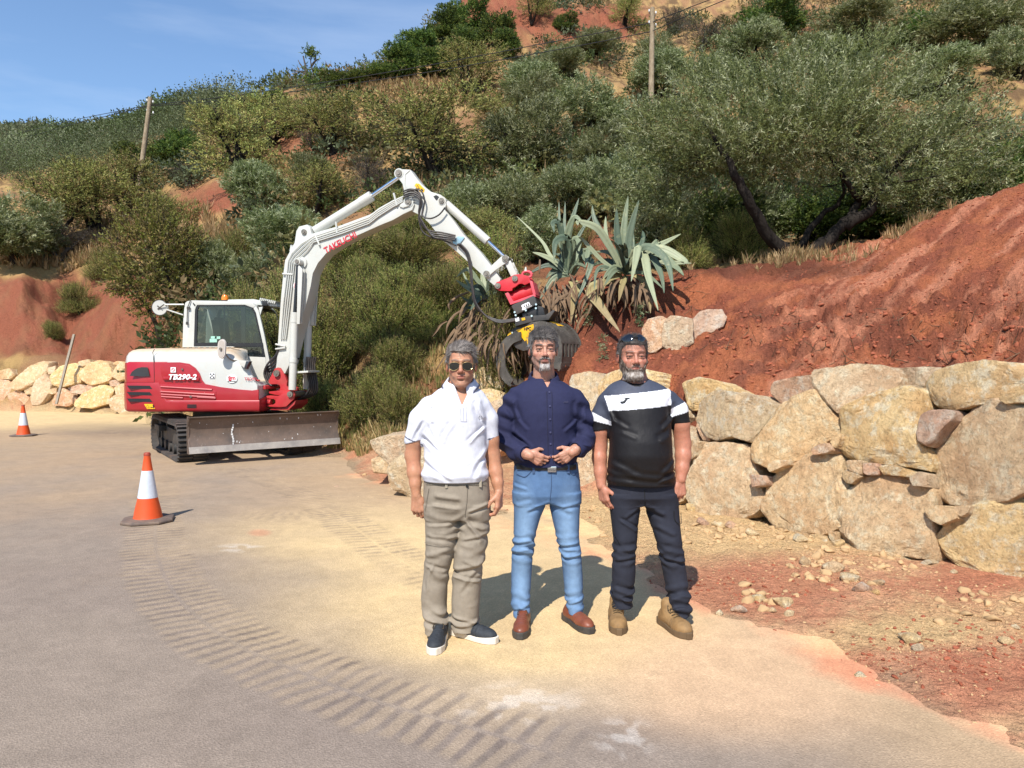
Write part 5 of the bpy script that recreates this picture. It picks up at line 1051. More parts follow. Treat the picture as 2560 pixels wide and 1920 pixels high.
GA = R(35); G1 = Vector((math.cos(GA), -math.sin(GA), 0)); G2 = Vector((math.sin(GA), math.cos(GA), 0)); GO = Vector((.42, 11.68, 0)); GWD = .29
def gp(a, w, z): return GO + G1 * a + G2 * w + Vector((0, 0, z))
m = MB(); m.loft([[gp(a, w, z) for a, z in ((-.42, 1.98), (-.36, 2.08), (-.1, 2.2), (.2, 2.2), (.34, 2.1), (.3, 1.95), (.05, 1.78), (-.12, 1.75), (-.26, 1.8))] for w in (-GWD + .03, GWD - .03)]); gb = m.build('grab_body', M_DARKM, EX, bevel=.012)
m = MB(); m.prism([gp(a, -GWD + .024, z) for a, z in ((-.24, 2.08), (.10, 2.17), (.08, 2.05), (-.08, 1.9))], G2 * -.004); yd = m.build('yellow_panel', M_YEL, gb)
me = text_mesh('HPC', .07, .001, bold=.003); place(me, gp(-.03, -GWD + .017, 2.09), G1, (0, 0, 1)); link('lettering', me, M_BLACK, yd)
m = MB(); m.prism([gp(a, -GWD + .024, z) for a, z in ((-.44, 1.88), (-.40, 2.03), (-.34, 2.06), (-.34, 1.9))], G2 * -.004); m.build('yellow_panel', M_YEL, gb)
m = MB(); m.prism([gp(a, -GWD + .024, z) for a, z in ((-.06, 1.97), (-.0, 1.99), (.02, 1.84), (-.02, 1.80))], G2 * -.004); m.build('yellow_panel', M_YEL, gb)
for a, z in ((-.3, 2.04), (-.2, 1.96), (-.42, 1.9), (.14, 2.15)):
    m = MB(); m.cyl(gp(a, -GWD + .03, z), gp(a, -GWD - .01, z), .03 if z < 1.93 else .014, 12); m.build('bolt', M_CHROME, gb)
def jaw(pts, s, slots, name, closed_inner):
    """shell from a profile (a,z); slots cut between spans"""
    cur = catmull([Vector((a * s, z, 0)) for a, z in pts], 5); n = len(cur); ws = np.linspace(-GWD, GWD, 12); th = .035
    nr = []
    for i in range(n):
        t = (cur[min(i + 1, n - 1)] - cur[max(i - 1, 0)]).normalized(); nr.append(Vector((-t.y, t.x, 0)) * (1 if s > 0 else -1))
    m = MB(); idx = {}
    V = []; Fs = []
    def vid(i, j, k):
        if (i, j, k) not in idx: idx[(i, j, k)] = len(V); c = cur[i] + nr[i] * (th / 2 * (1 if k else -1)); V.append(gp(c.x, ws[j], c.y))
        return idx[(i, j, k)]
    hole = lambda i, j: any(a <= i < b for a, b in slots) and j % 2 == 1 and 0 < j < 10
    for i in range(n - 1):
        for j in range(11):
            if hole(i, j): continue
            for k in (0, 1):
                f = (vid(i, j, k), vid(i + 1, j, k), vid(i + 1, j + 1, k), vid(i, j + 1, k)); Fs.append(f if k else f[::-1])
            for di, dj, e in ((0, -1, ((i, j), (i + 1, j))), (0, 1, ((i, j + 1), (i + 1, j + 1))), (-1, 0, ((i, j), (i, j + 1))), (1, 0, ((i + 1, j), (i + 1, j + 1)))):
                ni, nj = i + di, j + dj
                if ni < 0 or nj < 0 or ni >= n - 1 or nj > 10 or hole(ni, nj): (p, q) = e; Fs.append((vid(*p, 0), vid(*q, 0), vid(*q, 1), vid(*p, 1)))
    m.add(V, Fs); jo = m.build(name, M_GRAB, EX)
    # side cheeks follow the shell edge
    for w in (-GWD - .012, GWD - .012):
        A = [cur[i] + nr[i] * .03 for i in range(n)]; B = [cur[i] - nr[i] * (.10 + .05 * math.sin(math.pi * i / (n - 1))) for i in range(n)]
        mm_ = MB(); mm_.loft([[gp(A[i].x, w, A[i].y), gp(B[i].x, w, B[i].y), gp(B[i].x, w + .024, B[i].y), gp(A[i].x, w + .024, A[i].y)] for i in range(n)]); mm_.build('jaw_cheek', M_GRAB, jo)
    e = cur[-1]; d = (cur[-1] - cur[-3]).normalized(); mm_ = MB(); q = e - d * .10; nn_ = nr[-1] * .035
    mm_.prism([gp((q - nn_).x, -GWD - .02, (q - nn_).y), gp((q + nn_).x, -GWD - .02, (q + nn_).y), gp((e + d * .03 + nn_ * .4).x, -GWD - .02, (e + d * .03 + nn_ * .4).y), gp((e + d * .03 - nn_ * .4).x, -GWD - .02, (e + d * .03 - nn_ * .4).y)], G2 * (2 * GWD + .04)); lip = mm_.build('jaw_lip', M_GRAB, jo, bevel=.004)
    for j in range(4):
        c = gp((e + nn_ * 1.05 - d * .05).x, -GWD + .09 + j * .135, (e + nn_ * 1.05 - d * .05).y); b_ = MB(); b_.cyl(c, c + (G1 * nn_.x + Vector((0, 0, nn_.y))).normalized() * .012, .014, 8); b_.build('bolt', M_CHROME, lip)
    return jo
jr = jaw([(.10, 2.16), (.28, 2.17), (.44, 2.08), (.55, 1.93), (.58, 1.80), (.575, 1.62), (.56, 1.47)], 1, [(6, 11), (18, 24)], 'grab_jaw', 0)
m = MB(); m.prism([gp(a, w, z) for a, w, z in ((.24, -.06, 2.205), (.24, .1, 2.205), (.40, .1, 2.135), (.40, -.06, 2.135))], (0.003, 0, .004)); m.build('yellow_panel', M_YEL, jr)
jaw([(.14, 2.02), (.34, 1.98), (.50, 1.85), (.58, 1.68), (.57, 1.50), (.48, 1.34), (.34, 1.22)], -1, [(12, 17), (20, 25)], 'grab_jaw', 0)
for a, b in (((-.3, 1.95), (-.1, 1.62)), ((.3, 2.0), (.12, 1.66))):
    m = MB(); m.cyl(gp(a[0], 0, a[1]), gp(b[0], 0, b[1]), .05, 12); m.build('grab_ram', M_DARKM, EX, smooth=True)
def leaf_mat(name, trans=0.38, rough=0.55):
    m = bpy.data.materials.new(name); m.use_nodes = True; t = m.node_tree; b = t.nodes['Principled BSDF']; o = t.nodes['Material Output']
    a = t.nodes.new('ShaderNodeAttribute'); a.attribute_name = 'Col'; oi = t.nodes.new('ShaderNodeObjectInfo')
    hv = t.nodes.new('ShaderNodeHueSaturation'); mr = t.nodes.new('ShaderNodeMapRange'); mr.inputs[3].default_value = 1.0; mr.inputs[4].default_value = 1.5
    mr2 = t.nodes.new('ShaderNodeMapRange'); mr2.inputs[3].default_value = 0.478; mr2.inputs[4].default_value = 0.512
    t.links.new(oi.outputs['Random'], mr.inputs[0]); t.links.new(oi.outputs['Random'], mr2.inputs[0]); t.links.new(a.outputs['Color'], hv.inputs['Color'])
    t.links.new(mr.outputs[0], hv.inputs['Value']); t.links.new(mr2.outputs[0], hv.inputs['Hue']); t.links.new(hv.outputs[0], b.inputs['Base Color'])
    b.inputs['Roughness'].default_value = rough; b.inputs['Specular IOR Level'].default_value = 0.3
    tl = t.nodes.new('ShaderNodeBsdfTranslucent'); t.links.new(hv.outputs[0], tl.inputs[0]); mx_ = t.nodes.new('ShaderNodeMixShader'); mx_.inputs[0].default_value = trans
    t.links.new(b.outputs[0], mx_.inputs[1]); t.links.new(tl.outputs[0], mx_.inputs[2]); t.links.new(mx_.outputs[0], o.inputs[0]); return m
M_LEAF = leaf_mat('foliage')
M_GRASS = leaf_mat('dry_grass_blades', .3, .7)
def bark(name, c1, c2):
    t = NT(name); p = t.co(); n = t.noise(9, 8, .7, t.map((1, 1, .35))); return t.set(color=t.ramp(n, [(.3, c1), (.7, c2)]), rough=.92, spec=.1, normal=t.bump(t.noise(16, 6, .7, t.map((1.4, 1.4, .3))), 1.0, .03))
M_BARK = bark('dark_olive_bark', (0.010, 0.008, 0.007), (0.040, 0.033, 0.027)); M_TWIG = bark('grey_twig_bark', (0.055, 0.045, 0.038), (0.13, 0.11, 0.09))
OLIVE = [lin(100, 108, 66), lin(119, 126, 82), lin(156, 160, 124), lin(80, 90, 50)]
ALMOND = [lin(138, 144, 78), lin(158, 158, 92), lin(116, 124, 66), lin(138, 126, 78)]
DARK = [lin(70, 88, 40), lin(86, 104, 46), lin(104, 116, 54), lin(54, 70, 36)]
THICK = [lin(126, 134, 66), lin(150, 150, 84), lin(104, 116, 58), lin(150, 136, 88)]
GREYT = [lin(124, 116, 98), lin(96, 86, 72)]
def shoots(P0, Dr, L, nleaf, ll, lw, pal, r, spread=0.9, silver=0.0):
    """P0 (n,3) starts, Dr (n,3) directions -> leaf quads"""
    n = len(P0); t = (np.arange(nleaf) + 0.5) / nleaf
    base = P0[:, None] + Dr[:, None] * (L[:, None, None] * t[None, :, None])
    rnd = r.normal(size=(n, nleaf, 3)); d = Dr[:, None] * 0.7 + rnd * spread * 0.6; d /= np.linalg.norm(d, axis=-1, keepdims=True)
    w = np.cross(d, r.normal(size=(n, nleaf, 3))); w /= np.linalg.norm(w, axis=-1, keepdims=True) + 1e-9
    sl = ll * (0.65 + 0.7 * r.random((n, nleaf, 1))); sw = lw * (0.7 + 0.6 * r.random((n, nleaf, 1)))
    b = base.reshape(-1, 3); d = (d * sl).reshape(-1, 3); w = (w * sw).reshape(-1, 3)
    V = np.stack([b, b + d * .45 + w * .5, b + d, b + d * .45 - w * .5], 1).reshape(-1, 3)
    pal = np.array(pal); ci = r.integers(0, len(pal), n); c = pal[ci][:, None].repeat(nleaf, 1) * (0.75 + 0.5 * r.random((n, nleaf, 1))); c = c.reshape(-1, 3)
    return V, np.repeat(c, 4, 0)
def quads(n): return np.arange(n * 4).reshape(-1, 4)
def tree_meshes(name, seed, lobes, kind, nshoot, nleaf, ll, lw, pal, trunk_pts=None, L0=.28, fill=.35, tw=1.0, ntwig=60, up=.5, bare=0.0, base_r=.09, stems=4):
    """lobes: list of (x,y,z,rx,ry,rz). returns crown mesh, trunk mesh; base at origin"""
    r = np.random.default_rng(seed); lo = np.array(lobes); vol = lo[:, 3] * lo[:, 4] * lo[:, 5]; pr_ = vol ** (2 / 3.); pr_ /= pr_.sum()
    k = r.choice(len(lo), nshoot, p=pr_); u = r.normal(size=(nshoot, 3)); u /= np.linalg.norm(u, axis=1, keepdims=True)
    rad = (fill + (1 - fill) * r.random(nshoot) ** .45)[:, None]
    bump = 0.80 + 0.45 * fbm(u[:, 0] * 2.3 + k * 5, u[:, 1] * 2.3, u[:, 2] * 2.3 + seed, oct=3, seed=seed)[:, None]
    p = lo[k, :3] + u * lo[k, 3:6] * rad * bump
    # leave gaps: drop shoots in hollow cells
    hol = fbm(p[:, 0] * 1.5 + seed, p[:, 1] * 1.5, p[:, 2] * 1.5, oct=3, seed=seed + 5); keep = (hol > 0.38) & (p[:, 2] > 0.05); p = p[keep]; u = u[keep]
    ctr = lo[:, :3].mean(0); d = (p - ctr); d /= np.linalg.norm(d, axis=1, keepdims=True) + 1e-9
    d = d * .6 + u * .5 + np.array([0, 0, up]) + r.normal(size=d.shape) * .35; d /= np.linalg.norm(d, axis=1, keepdims=True)
    L = L0 * (0.6 + 0.9 * r.random(len(p)))
    sel = r.random(len(p)) >= bare
    V, c = shoots(p[sel] - d[sel] * L[sel, None] * .5, d[sel], L[sel], nleaf, ll, lw, pal, r)
    mc = mesh_np(name + '_crown', V, quads(len(V) // 4), c); mc.materials.append(M_LEAF)
    m = MB(); rr = random.Random(seed); tips = []
    if trunk_pts: limbs = trunk_pts
    else:
        limbs = []
        for s in range(stems):
            q = lo[rr.randrange(len(lo)), :3]; a = rr.uniform(0, 6.28); limbs.append([((0.10 * math.cos(a)), .1 * math.sin(a), -.15), (q[0] * .35 + rr.uniform(-.2, .2), q[1] * .35 + rr.uniform(-.2, .2), q[2] * .4), (q[0] * .8, q[1] * .8, q[2] * .8), (q[0] * 1.1, q[1] * 1.1, q[2] * 1.15)])
    curves = []
    for lb in limbs:
        cp = catmull([Vector(q[:3]) for q in lb], 5); n = len(cp); j = [Vector((rr.uniform(-1, 1), rr.uniform(-1, 1), rr.uniform(-1, 1))) * .03 for _ in cp]
        br = lb[0][3] if len(lb[0]) > 3 else base_r; cp = [a + b for a, b in zip(cp, j)]; m.tube(cp, [br * (1 - .78 * i / (n - 1)) for i in range(n)], 7); curves.append((cp, br))
    pidx = r.choice(len(p), min(ntwig, len(p)), replace=False)
    for i in pidx:
        q = Vector(p[i]); best = None
        for cp, br in curves:
            for kk in range(len(cp) // 4, len(cp)):
                dd = (cp[kk] - q).length + 0.15 * abs(cp[kk].z - q.z)
                if best is None or dd < best[0]: best = (dd, cp[kk], br * (1 - .78 * kk / (len(cp) - 1)))
        a = best[1]; mid = (a + q) / 2 + Vector((rr.uniform(-.12, .12), rr.uniform(-.12, .12), rr.uniform(-.16, .06))) * min(1, (q - a).length)
        r0 = min(best[2] * .6, .03) * tw; cpp = catmull([a, mid, q], 3); m.tube(cpp, [r0 * (1 - .75 * t / (len(cpp) - 1)) for t in range(len(cpp))], 5, cap=False)
        curves.append((cpp, r0)) if len(curves) < 40 else None
    if bare > 0:   # fine leafless twigs
        for i in r.choice(len(p), min(int(ntwig * 5), len(p)), replace=False):
            q = Vector(p[i]); dd = Vector(d[i]) * L[i] * 1.6; m.tube([q - dd * .6, q + Vector((rr.uniform(-.04, .04), 0, .02)), q + dd * .6], [.007 * tw, .005 * tw, .002], 4, cap=False)
    mt = m.mesh(name + '_trunk'); mt.shade_smooth(); mt.materials.append(M_BARK if bare < .5 else M_TWIG); return mc, mt
def lobes_for(seed, w=1.5, h=3.0, n=6, z0=.9, flat=.75):
    r = random.Random(seed); out = [(0, 0, (z0 + h) / 2, w * .72, w * .72, (h - z0) / 2 * .95)]
    for i in range(n):
        a = r.uniform(0, 6.28); k = r.uniform(.35, .75) * w; z = r.uniform(z0 + .3, h - .45); s = r.uniform(.36, .55) * w; out.append((k * math.cos(a), k * math.sin(a), z, s, s, s * flat))
    return out
VAR = {}
for i in range(3):
    VAR['olive', i] = tree_meshes('olive', 100 + i, lobes_for(10 + i, 1.5, 2.9, 8, .35), 'olive', 2600, 11, .13, .030, OLIVE, ntwig=60)
    VAR['almond', i] = tree_meshes('almond', 200 + i, lobes_for(20 + i, 1.6, 3.0, 8, .7), 'almond', 1900, 9, .085, .036, ALMOND, ntwig=110, bare=.25, fill=.2)
    VAR['dark', i] = tree_meshes('dark', 300 + i, lobes_for(30 + i, 1.4, 2.6, 8, .05), 'dark', 2400, 12, .10, .055, DARK, ntwig=40, L0=.24)
    VAR['thicket', i] = tree_meshes('thicket', 400 + i, lobes_for(40 + i, 1.4, 2.9, 10, .0, 1.25), 'thicket', 4600, 13, .058, .022, THICK, ntwig=170, bare=.14, fill=.2, L0=.46, up=1.3)
    VAR['bare', i] = tree_meshes('bare', 500 + i, lobes_for(50 + i, 1.4, 2.4, 6, .5), 'bare', 1500, 5, .05, .02, GREYT + THICK[:1], ntwig=170, bare=.86, fill=.2)
NOM = {'olive': (3.2, 3.2), 'almond': (3.4, 3.25), 'dark': (3.0, 2.9), 'thicket': (3.2, 3.1), 'bare': (3.0, 2.7)}
PN = {'olive': 'olive_tree', 'almond': 'almond_tree', 'dark': 'evergreen_shrub', 'thicket': 'wild_shrub', 'bare': 'leafless_shrub'}
PC = {'olive': 'olive tree', 'almond': 'almond tree', 'dark': 'shrub', 'thicket': 'shrub', 'bare': 'shrub'}
PGp = {'olive': 'olive trees on the hillside', 'almond': 'thin-leaved almond trees on the hillside', 'dark': 'dark evergreen shrubs on the hillside', 'thicket': 'tangled wild shrubs on the bank', 'bare': 'leafless shrubs on the hillside'}
vr = random.Random(77)
def plant(kind, px, pyb, pyt, w, label, D=None, depth=1.0, group=True, name=None):
    if D is None: p = hit(px, pyb, 11); D = p.y
    d = ray(px, 900); x = d.x * D; z = H(x, D); ztop = P(px, pyt, D).z
    W = w / F * D; hgt = max(ztop - z, W * .45); i = vr.randrange(3); mc, mt = VAR[kind, i]; n = NOM[kind]
    e = empty(name or PN[kind], (x, D, z - .05), label, PC[kind], PGp[kind] if group else None)
    s = (W / n[0], W / n[0] * depth, hgt / n[1]); e.scale = s; e.rotation_euler = (0, 0, vr.uniform(0, 6.28) if abs(depth - 1) < .01 else vr.choice((0, math.pi)))
    for me_, nm in ((mc, 'crown'), (mt, 'trunk')):
        o = bpy.data.objects.new(nm, me_); col.objects.link(o); o.parent = e
    return e
TREES = [
 ('olive', 1345, 660, 500, 170, 'silvery olive half hidden behind the agaves'), ('thicket', 1440, 660, 545, 150, 'low brown shrub on the slope behind the large agave'), ('almond', 1240, 660, 500, 170, 'thin almond behind the red coupler'), ('olive', 1640, 200, 60, 120, 'small olive behind the right pole top'), ('olive', 1780, 260, 120, 170, 'olive peeping over the left shoulder of the big crown'), ('dark', 2100, 240, 90, 190, 'dark bush above the centre of the big crown'), ('olive', 2330, 250, 110, 220, 'olive above the right half of the big crown'), ('almond', 520, 350, 262, 130, 'thin almond on the skyline left of the tall sparse almond'),
 ('dark', 700, 268, 222, 95, 'dark shrub on the skyline right of the left pole wires'), ('dark', 852, 226, 172, 95, 'rounded dark shrub on the skyline right of the slender bare tree'),
 ('dark', 905, 218, 166, 92, 'dark shrub on the skyline, second right of the slender bare tree'), ('dark', 958, 212, 150, 96, 'taller dark shrub where the skyline starts to climb'),
 ('dark', 1008, 200, 105, 115, 'dense dark evergreen on the steep skyline, lowest of the steep row'), ('dark', 1058, 160, 58, 120, 'dense dark evergreen on the steep skyline, middle of the steep row'),
 ('dark', 1112, 112, 22, 120, 'dense dark evergreen on the steep skyline, upper part'), ('dark', 1180, 84, -14, 120, 'dark evergreen at the top edge of the picture on the ridge'),
 ('dark', 1098, 200, 112, 120, 'yellow-green evergreen below the steep skyline row'), ('dark', 1165, 150, 60, 110, 'dark evergreen between the ridge row and the red cliff'),
 ('dark', 1235, 120, 20, 110, 'dark evergreen against the left side of the red cliff'), ('dark', 1270, 150, 70, 90, 'dark shrub below the red cliff, left'),
 ('almond', 1170, 235, 92, 190, 'pale sparse almond tree below the dark ridge evergreens'), ('olive', 1322, 262, 135, 165, 'olive tree right of the pale almond below the red cliff'),
 ('olive', 1395, 200, 110, 140, 'olive tree under the wires, right of centre'), ('almond', 1092, 455, 200, 340, 'broad light green almond tree high above the bend of the excavator arm'),
 ('olive', 1318, 440, 225, 215, 'dark olive right of the broad light green almond'), ('almond', 838, 385, 230, 240, 'brownish sparse almond left of the golden grass'),
 ('almond', 668, 370, 212, 270, 'sparse almond tree on the left shoulder of the hill'), ('bare', 930, 490, 370, 150, 'leafless purplish shrub directly above the arm ram'),
 ('bare', 800, 400, 300, 150, 'leafless shrub under the brownish almond'), ('almond', 795, 540, 392, 200, 'rusty green almond above the long boom'),
 ('olive', 655, 560, 385, 180, 'dark olive tree left of the rusty green almond'), ('olive', 712, 690, 485, 250, 'silvery olive tree right above the boom elbow'),
 ('olive', 772, 450, 368, 90, 'small silvery olive top between the almonds'), ('olive', 1165, 590, 430, 190, 'silvery olive right of the arm top'),
 ('olive', 1290, 580, 395, 190, 'silvery olive over the agaves, left one'), ('olive', 1405, 560, 385, 190, 'silvery olive over the agaves, middle one'),
 ('olive', 1525, 560, 375, 190, 'silvery olive over the agaves, right one'), ('olive', 1462, 345, 158, 200, 'round olive tree on the golden slope left of the right pole'),
 ('olive', 1338, 300, 170, 150, 'dark olive between the cliff and the agave olives'), ('olive', 1515, 430, 285, 170, 'olive tree below the round one on the golden slope'),
 ('olive', 1488, 150, 62, 150, 'olive tree on the terrace under the upper red cliff'), ('dark', 1408, 85, 30, 70, 'dark shrub between the two red cliffs'),
 ('olive', 1645, 240, 105, 160, 'dark olive just right of the right pole'), ('bare', 1745, 130, 35, 140, 'leafless grey shrub right of the right pole'),
 ('almond', 1560, 70, -5, 120, 'sparse almond at the top edge left of the right pole'), ('olive', 1870, 215, 45, 220, 'olive tree above the left part of the big olive crown'),
 ('dark', 1925, 90, -10, 180, 'dark tree at the top edge above the large olive'), ('olive', 2150, 130, -10, 260, 'wide olive at the top edge, upper right'),
 ('olive', 2410, 150, -20, 320, 'wide dark olive in the top right corner'), ('olive', 2530, 200, 60, 170, 'olive at the right edge above the big crown'), ('dark', 2280, 130, 20, 170, 'dark shrub between the two wide upper right olives'),
 ('olive', 2015, 180, 80, 150, 'olive half hidden above the middle of the big crown'), ('bare', 1680, 90, 10, 110, 'dry shrub at the top edge right of the right pole'), ('almond', 1330, 70, -20, 110, 'sparse tree on top of the red cliff'),
 ('almond', 1230, 330, 230, 130, 'small pale almond between the broad almond and the dark olive'), ('olive', 1600, 480, 330, 170, 'olive in the shade left of the big olive crown'),
 ('almond', 980, 600, 470, 190, 'dry-looking almond right behind the arm elbow'), ('thicket', 1050, 640, 520, 200, 'brown-green shrub behind the dipper arm'),
 ('olive', 48, 665, 455, 240, 'dark olive tree at the left edge of the picture'), ('olive', 122, 655, 548, 100, 'small olive touching the dark one at the left edge'),
 ('almond', 150, 600, 415, 240, 'sparse almond right of the dark left edge olive'), ('almond', 245, 590, 392, 240, 'sparse almond on the left slope, second from the edge'),
 ('almond', 330, 540, 372, 230, 'sparse almond below the left pole'), ('dark', 460, 425, 310, 150, 'dark green tree right of the left pole'), ('dark', 372, 455, 352, 130, 'dark shrub at the foot of the left pole'),
 ('almond', 592, 480, 238, 280, 'tall sparse almond over the red patch, left of centre'), ('dark', 190, 385, 325, 90, 'dark tree on the far left slope'), ('dark', 22, 430, 360, 100, 'dark tree on the far slope at the left edge'),
 ('olive', 545, 760, 580, 130, 'silvery olive behind the cab roof'), ('olive', 655, 765, 600, 180, 'silvery olive between cab and boom'), ('thicket', 585, 700, 560, 170, 'yellowish shrub above the cab roof'),
 ('bare', 160, 660, 585, 230, 'dead grey branches lying on the left bank'), ('thicket', 205, 790, 695, 110, 'brown shrub in the gully between the red mounds'), ('thicket', 138, 850, 795, 60, 'little dry shrub low in the red gully'),
 ('bare', 480, 470, 400, 130, 'leafless shrub above the red patch'), ('almond', 415, 600, 470, 150, 'light almond between the left pole and the red patch'), ('thicket', 260, 700, 610, 120, 'straw-brown shrub on top of the left red mound'),
]
for kind, px, pyb, pyt, w, lab in TREES: plant(kind, px, pyb, pyt, w, lab)
THK = [(775, 14.8, 720, 230, 'dense wild shrub behind the lift rams'), (870, 15.4, 660, 260, 'dense wild shrub under the long boom'), (965, 14.6, 700, 240, 'dense wild shrub left of the polo man\'s head'), (1045, 15.0, 640, 260, 'dense wild shrub under the dipper arm'),
 (1130, 14.6, 640, 220, 'dense wild shrub left of the red coupler'), (825, 14.9, 800, 180, 'smaller shrub at the edge of the brush behind the rams'), (930, 16.6, 620, 200, 'pale shrub in the middle of the brush under the boom'), (1000, 13.6, 820, 180, 'shrub just above the polo man\'s head'), (1090, 14.2, 760, 190, 'shrub over the gap between the first two men'), (905, 18.0, 575, 280, 'tall wild shrub in the angle of the boom'), (1030, 17.6, 560, 260, 'tall wild shrub below the arm elbow'), (740, 17.0, 640, 220, 'tall wild shrub seen through the boom and rams'),
 (1215, 15.5, 560, 240, 'yellow-green shrub right of the grab ram'), (820, 13.6, 930, 170, 'low shrub at the roadside behind the blade'), (930, 12.9, 900, 190, 'low shrub at the roadside between blade and men'), (1010, 12.2, 940, 160, 'low brown shrub over the loose boulders'), (660, 17.5, 690, 200, 'wild shrub behind the cab window'), (1120, 20.0, 520, 260, 'wild shrub behind the agaves on the slope')]
for px, D, pyt, w, lab in THK: plant('thicket', px, 0, pyt, w, lab, D=D)
for px, D, pyt, w, kd, lab in [(1262, 12.15, 590, 150, 'thicket', 'thin yellow shrub growing in front of the agaves'), (1660, 16.0, 400, 230, 'olive', 'bushy olive regrowth left of the leaning trunk'), (1790, 16.5, 450, 230, 'dark', 'dark undergrowth left of the leaning trunk'), (1900, 17.2, 430, 220, 'olive', 'shaded olive bush behind the leaning trunk'),
   (2030, 17.4, 430, 230, 'dark', 'dark green bush in the fork behind the olive trunks'), (2160, 16.4, 440, 240, 'dark', 'leafy evergreen bush behind the forked trunk'), (2290, 16.0, 420, 240, 'dark', 'leafy evergreen bush right of the forked trunk'), (2410, 15.2, 370, 240, 'dark', 'leafy evergreen bush on top of the red mound'), (2530, 14.6, 320, 220, 'dark', 'leafy evergreen bush at the right edge over the red mound'),
   (1720, 14.4, 540, 160, 'thicket', 'low shrub on the terrace edge right of the agaves'), (1850, 15.2, 520, 190, 'thicket', 'low shrub in the shade of the olive')]: plant(kd, px, 0, pyt, w, lab, D=D)
pA = P(412, 860, 22.2); pA.z = H(pA.x, pA.y)
def near_tree(name, label, cat, base, scale_px, lobes_px, limbs_px, D, **kw):
    cv_ = lambda x, y, dd: P(x, y, D + dd) - base
    lob = []
    for (x, y, rx, ry, dd) in lobes_px:
        c = cv_(x, y, dd); k = (D + dd) / F; lob.append((c.x, c.y, c.z, rx * k, rx * k * .8, ry * k))
    lim = [[(*cv_(x, y, dd), r_) for (x, y, dd, r_) in l] for l in limbs_px]
    mc, mt = tree_meshes(name, 901 + len(lob), lob, 'near', trunk_pts=lim, **kw)
    e = empty(name, base, label, cat)
    for me_, nm in ((mc, 'crown'), (mt, 'trunk')):
        o = bpy.data.objects.new(nm, me_); col.objects.link(o); o.parent = e
    return e
near_tree('almond_tree', 'leafy almond tree with two thin dark trunks behind the far wall, left of the cab', 'almond tree', pA, 1,
 [(370, 545, 80, 60, 0), (300, 610, 60, 50, .4), (420, 600, 90, 70, -.3), (350, 690, 90, 70, 0), (460, 690, 70, 80, .2), (400, 760, 80, 60, 0), (300, 700, 50, 40, -.2), (480, 620, 50, 50, .2)],
 [[(405, 872, 0, .08), (385, 800, 0, .07), (350, 740, .1, .05), (310, 690, 0, .03)], [(423, 872, 0, .09), (425, 790, 0, .08), (420, 700, 0, .05), (390, 580, 0, .03)], [(423, 860, 0, .06), (445, 760, .2, .05), (470, 660, .2, .03)], [(350, 745, .1, .04), (300, 725, 0, .03), (262, 722, 0, .02)]], 22.2,
 nshoot=2500, nleaf=9, ll=.085, lw=.036, pal=[lin(104, 114, 50), lin(122, 128, 60), lin(142, 136, 76), lin(96, 92, 50)], L0=.26, fill=.1, ntwig=170, bare=.12)
pO = P(2000, 640, 13.7); pO.z = H(pO.x, pO.y) - .05
near_tree('olive_tree', 'large spreading olive with dark forked leaning trunks on the terrace above the wall', 'olive tree', pO, 1,
 [(1740, 330, 170, 110, 0), (1650, 420, 110, 90, .3), (1900, 250, 170, 110, .2), (2060, 230, 190, 120, -.2), (2230, 260, 180, 120, 0), (2390, 350, 150, 120, 0), (1860, 350, 190, 80, -.3), (2080, 350, 200, 90, -.4), (2280, 400, 170, 90, -.2), (1760, 190, 90, 60, .4), (2150, 150, 140, 70, .4), (1960, 330, 220, 120, -.3), (1640, 330, 90, 90, .2), (2460, 430, 90, 80, .1), (2210, 470, 80, 36, -.2), (1690, 500, 80, 60, .4), (1620, 500, 90, 70, .6), (2340, 490, 150, 60, .1), (1790, 440, 120, 60, .7), (2010, 430, 170, 60, .8)],
 [[(1985, 640, 0, .14), (1930, 600, -.1, .12), (1880, 520, -.4, .10), (1840, 440, -.6, .08), (1815, 385, -.6, .06), (1760, 300, 0, .04)], [(2030, 635, 0, .145), (2080, 590, 0, .17), (2130, 540, .05, .12), (2150, 495, .1, .09), (2200, 380, 0, .05)], [(2110, 565, 0, .12), (2170, 530, -.05, .10), (2200, 470, 0, .07), (2280, 370, 0, .05), (2400, 300, 0, .03)],
  [(2000, 620, .4, .08), (2040, 550, .5, .06), (2100, 500, .5, .05), (2110, 430, .4, .03)], [(1830, 410, -.1, .06), (1900, 320, 0, .04), (1980, 250, 0, .03)], [(2150, 500, 0, .06), (2080, 400, -.2, .04), (2050, 300, 0, .03)]], 13.7,
 nshoot=10500, nleaf=15, ll=.075, lw=.017, pal=OLIVE + [lin(112, 120, 70)], L0=.30, fill=.25, ntwig=230, up=.45)
pS = hit(772, 232, 20); mc = MB()
sk = empty('slender_tree', pS, 'slender almost bare tree with a leafy tuft standing out against the sky', 'tree'); q = pS.y
def skp(x, y): return P(x, y, q)
for l in ([(790, 222), (788, 200), (778, 165), (775, 140)], [(786, 215), (770, 185), (750, 160), (745, 150)], [(780, 200), (765, 172), (758, 140)], [(788, 205), (795, 185), (808, 180)], [(775, 190), (752, 178), (746, 182)], [(778, 165), (790, 150), (787, 138)]):
    mc.tube([skp(*a) for a in l], [.10, .07, .05, .02][:len(l)], 5)
mc.build('trunk', M_TWIG, sk)
r_ = np.random.default_rng(5); pp_ = []
for (x, y, s, n) in ((778, 137, 9, 60), (802, 187, 13, 60), (760, 195, 10, 25), (790, 215, 26, 150), (812, 205, 16, 70)):
    for _ in range(n): a = skp(x + r_.normal() * s * .6, y + r_.normal() * s * .5); pp_.append((a.x, a.y + r_.normal() * .4, a.z))
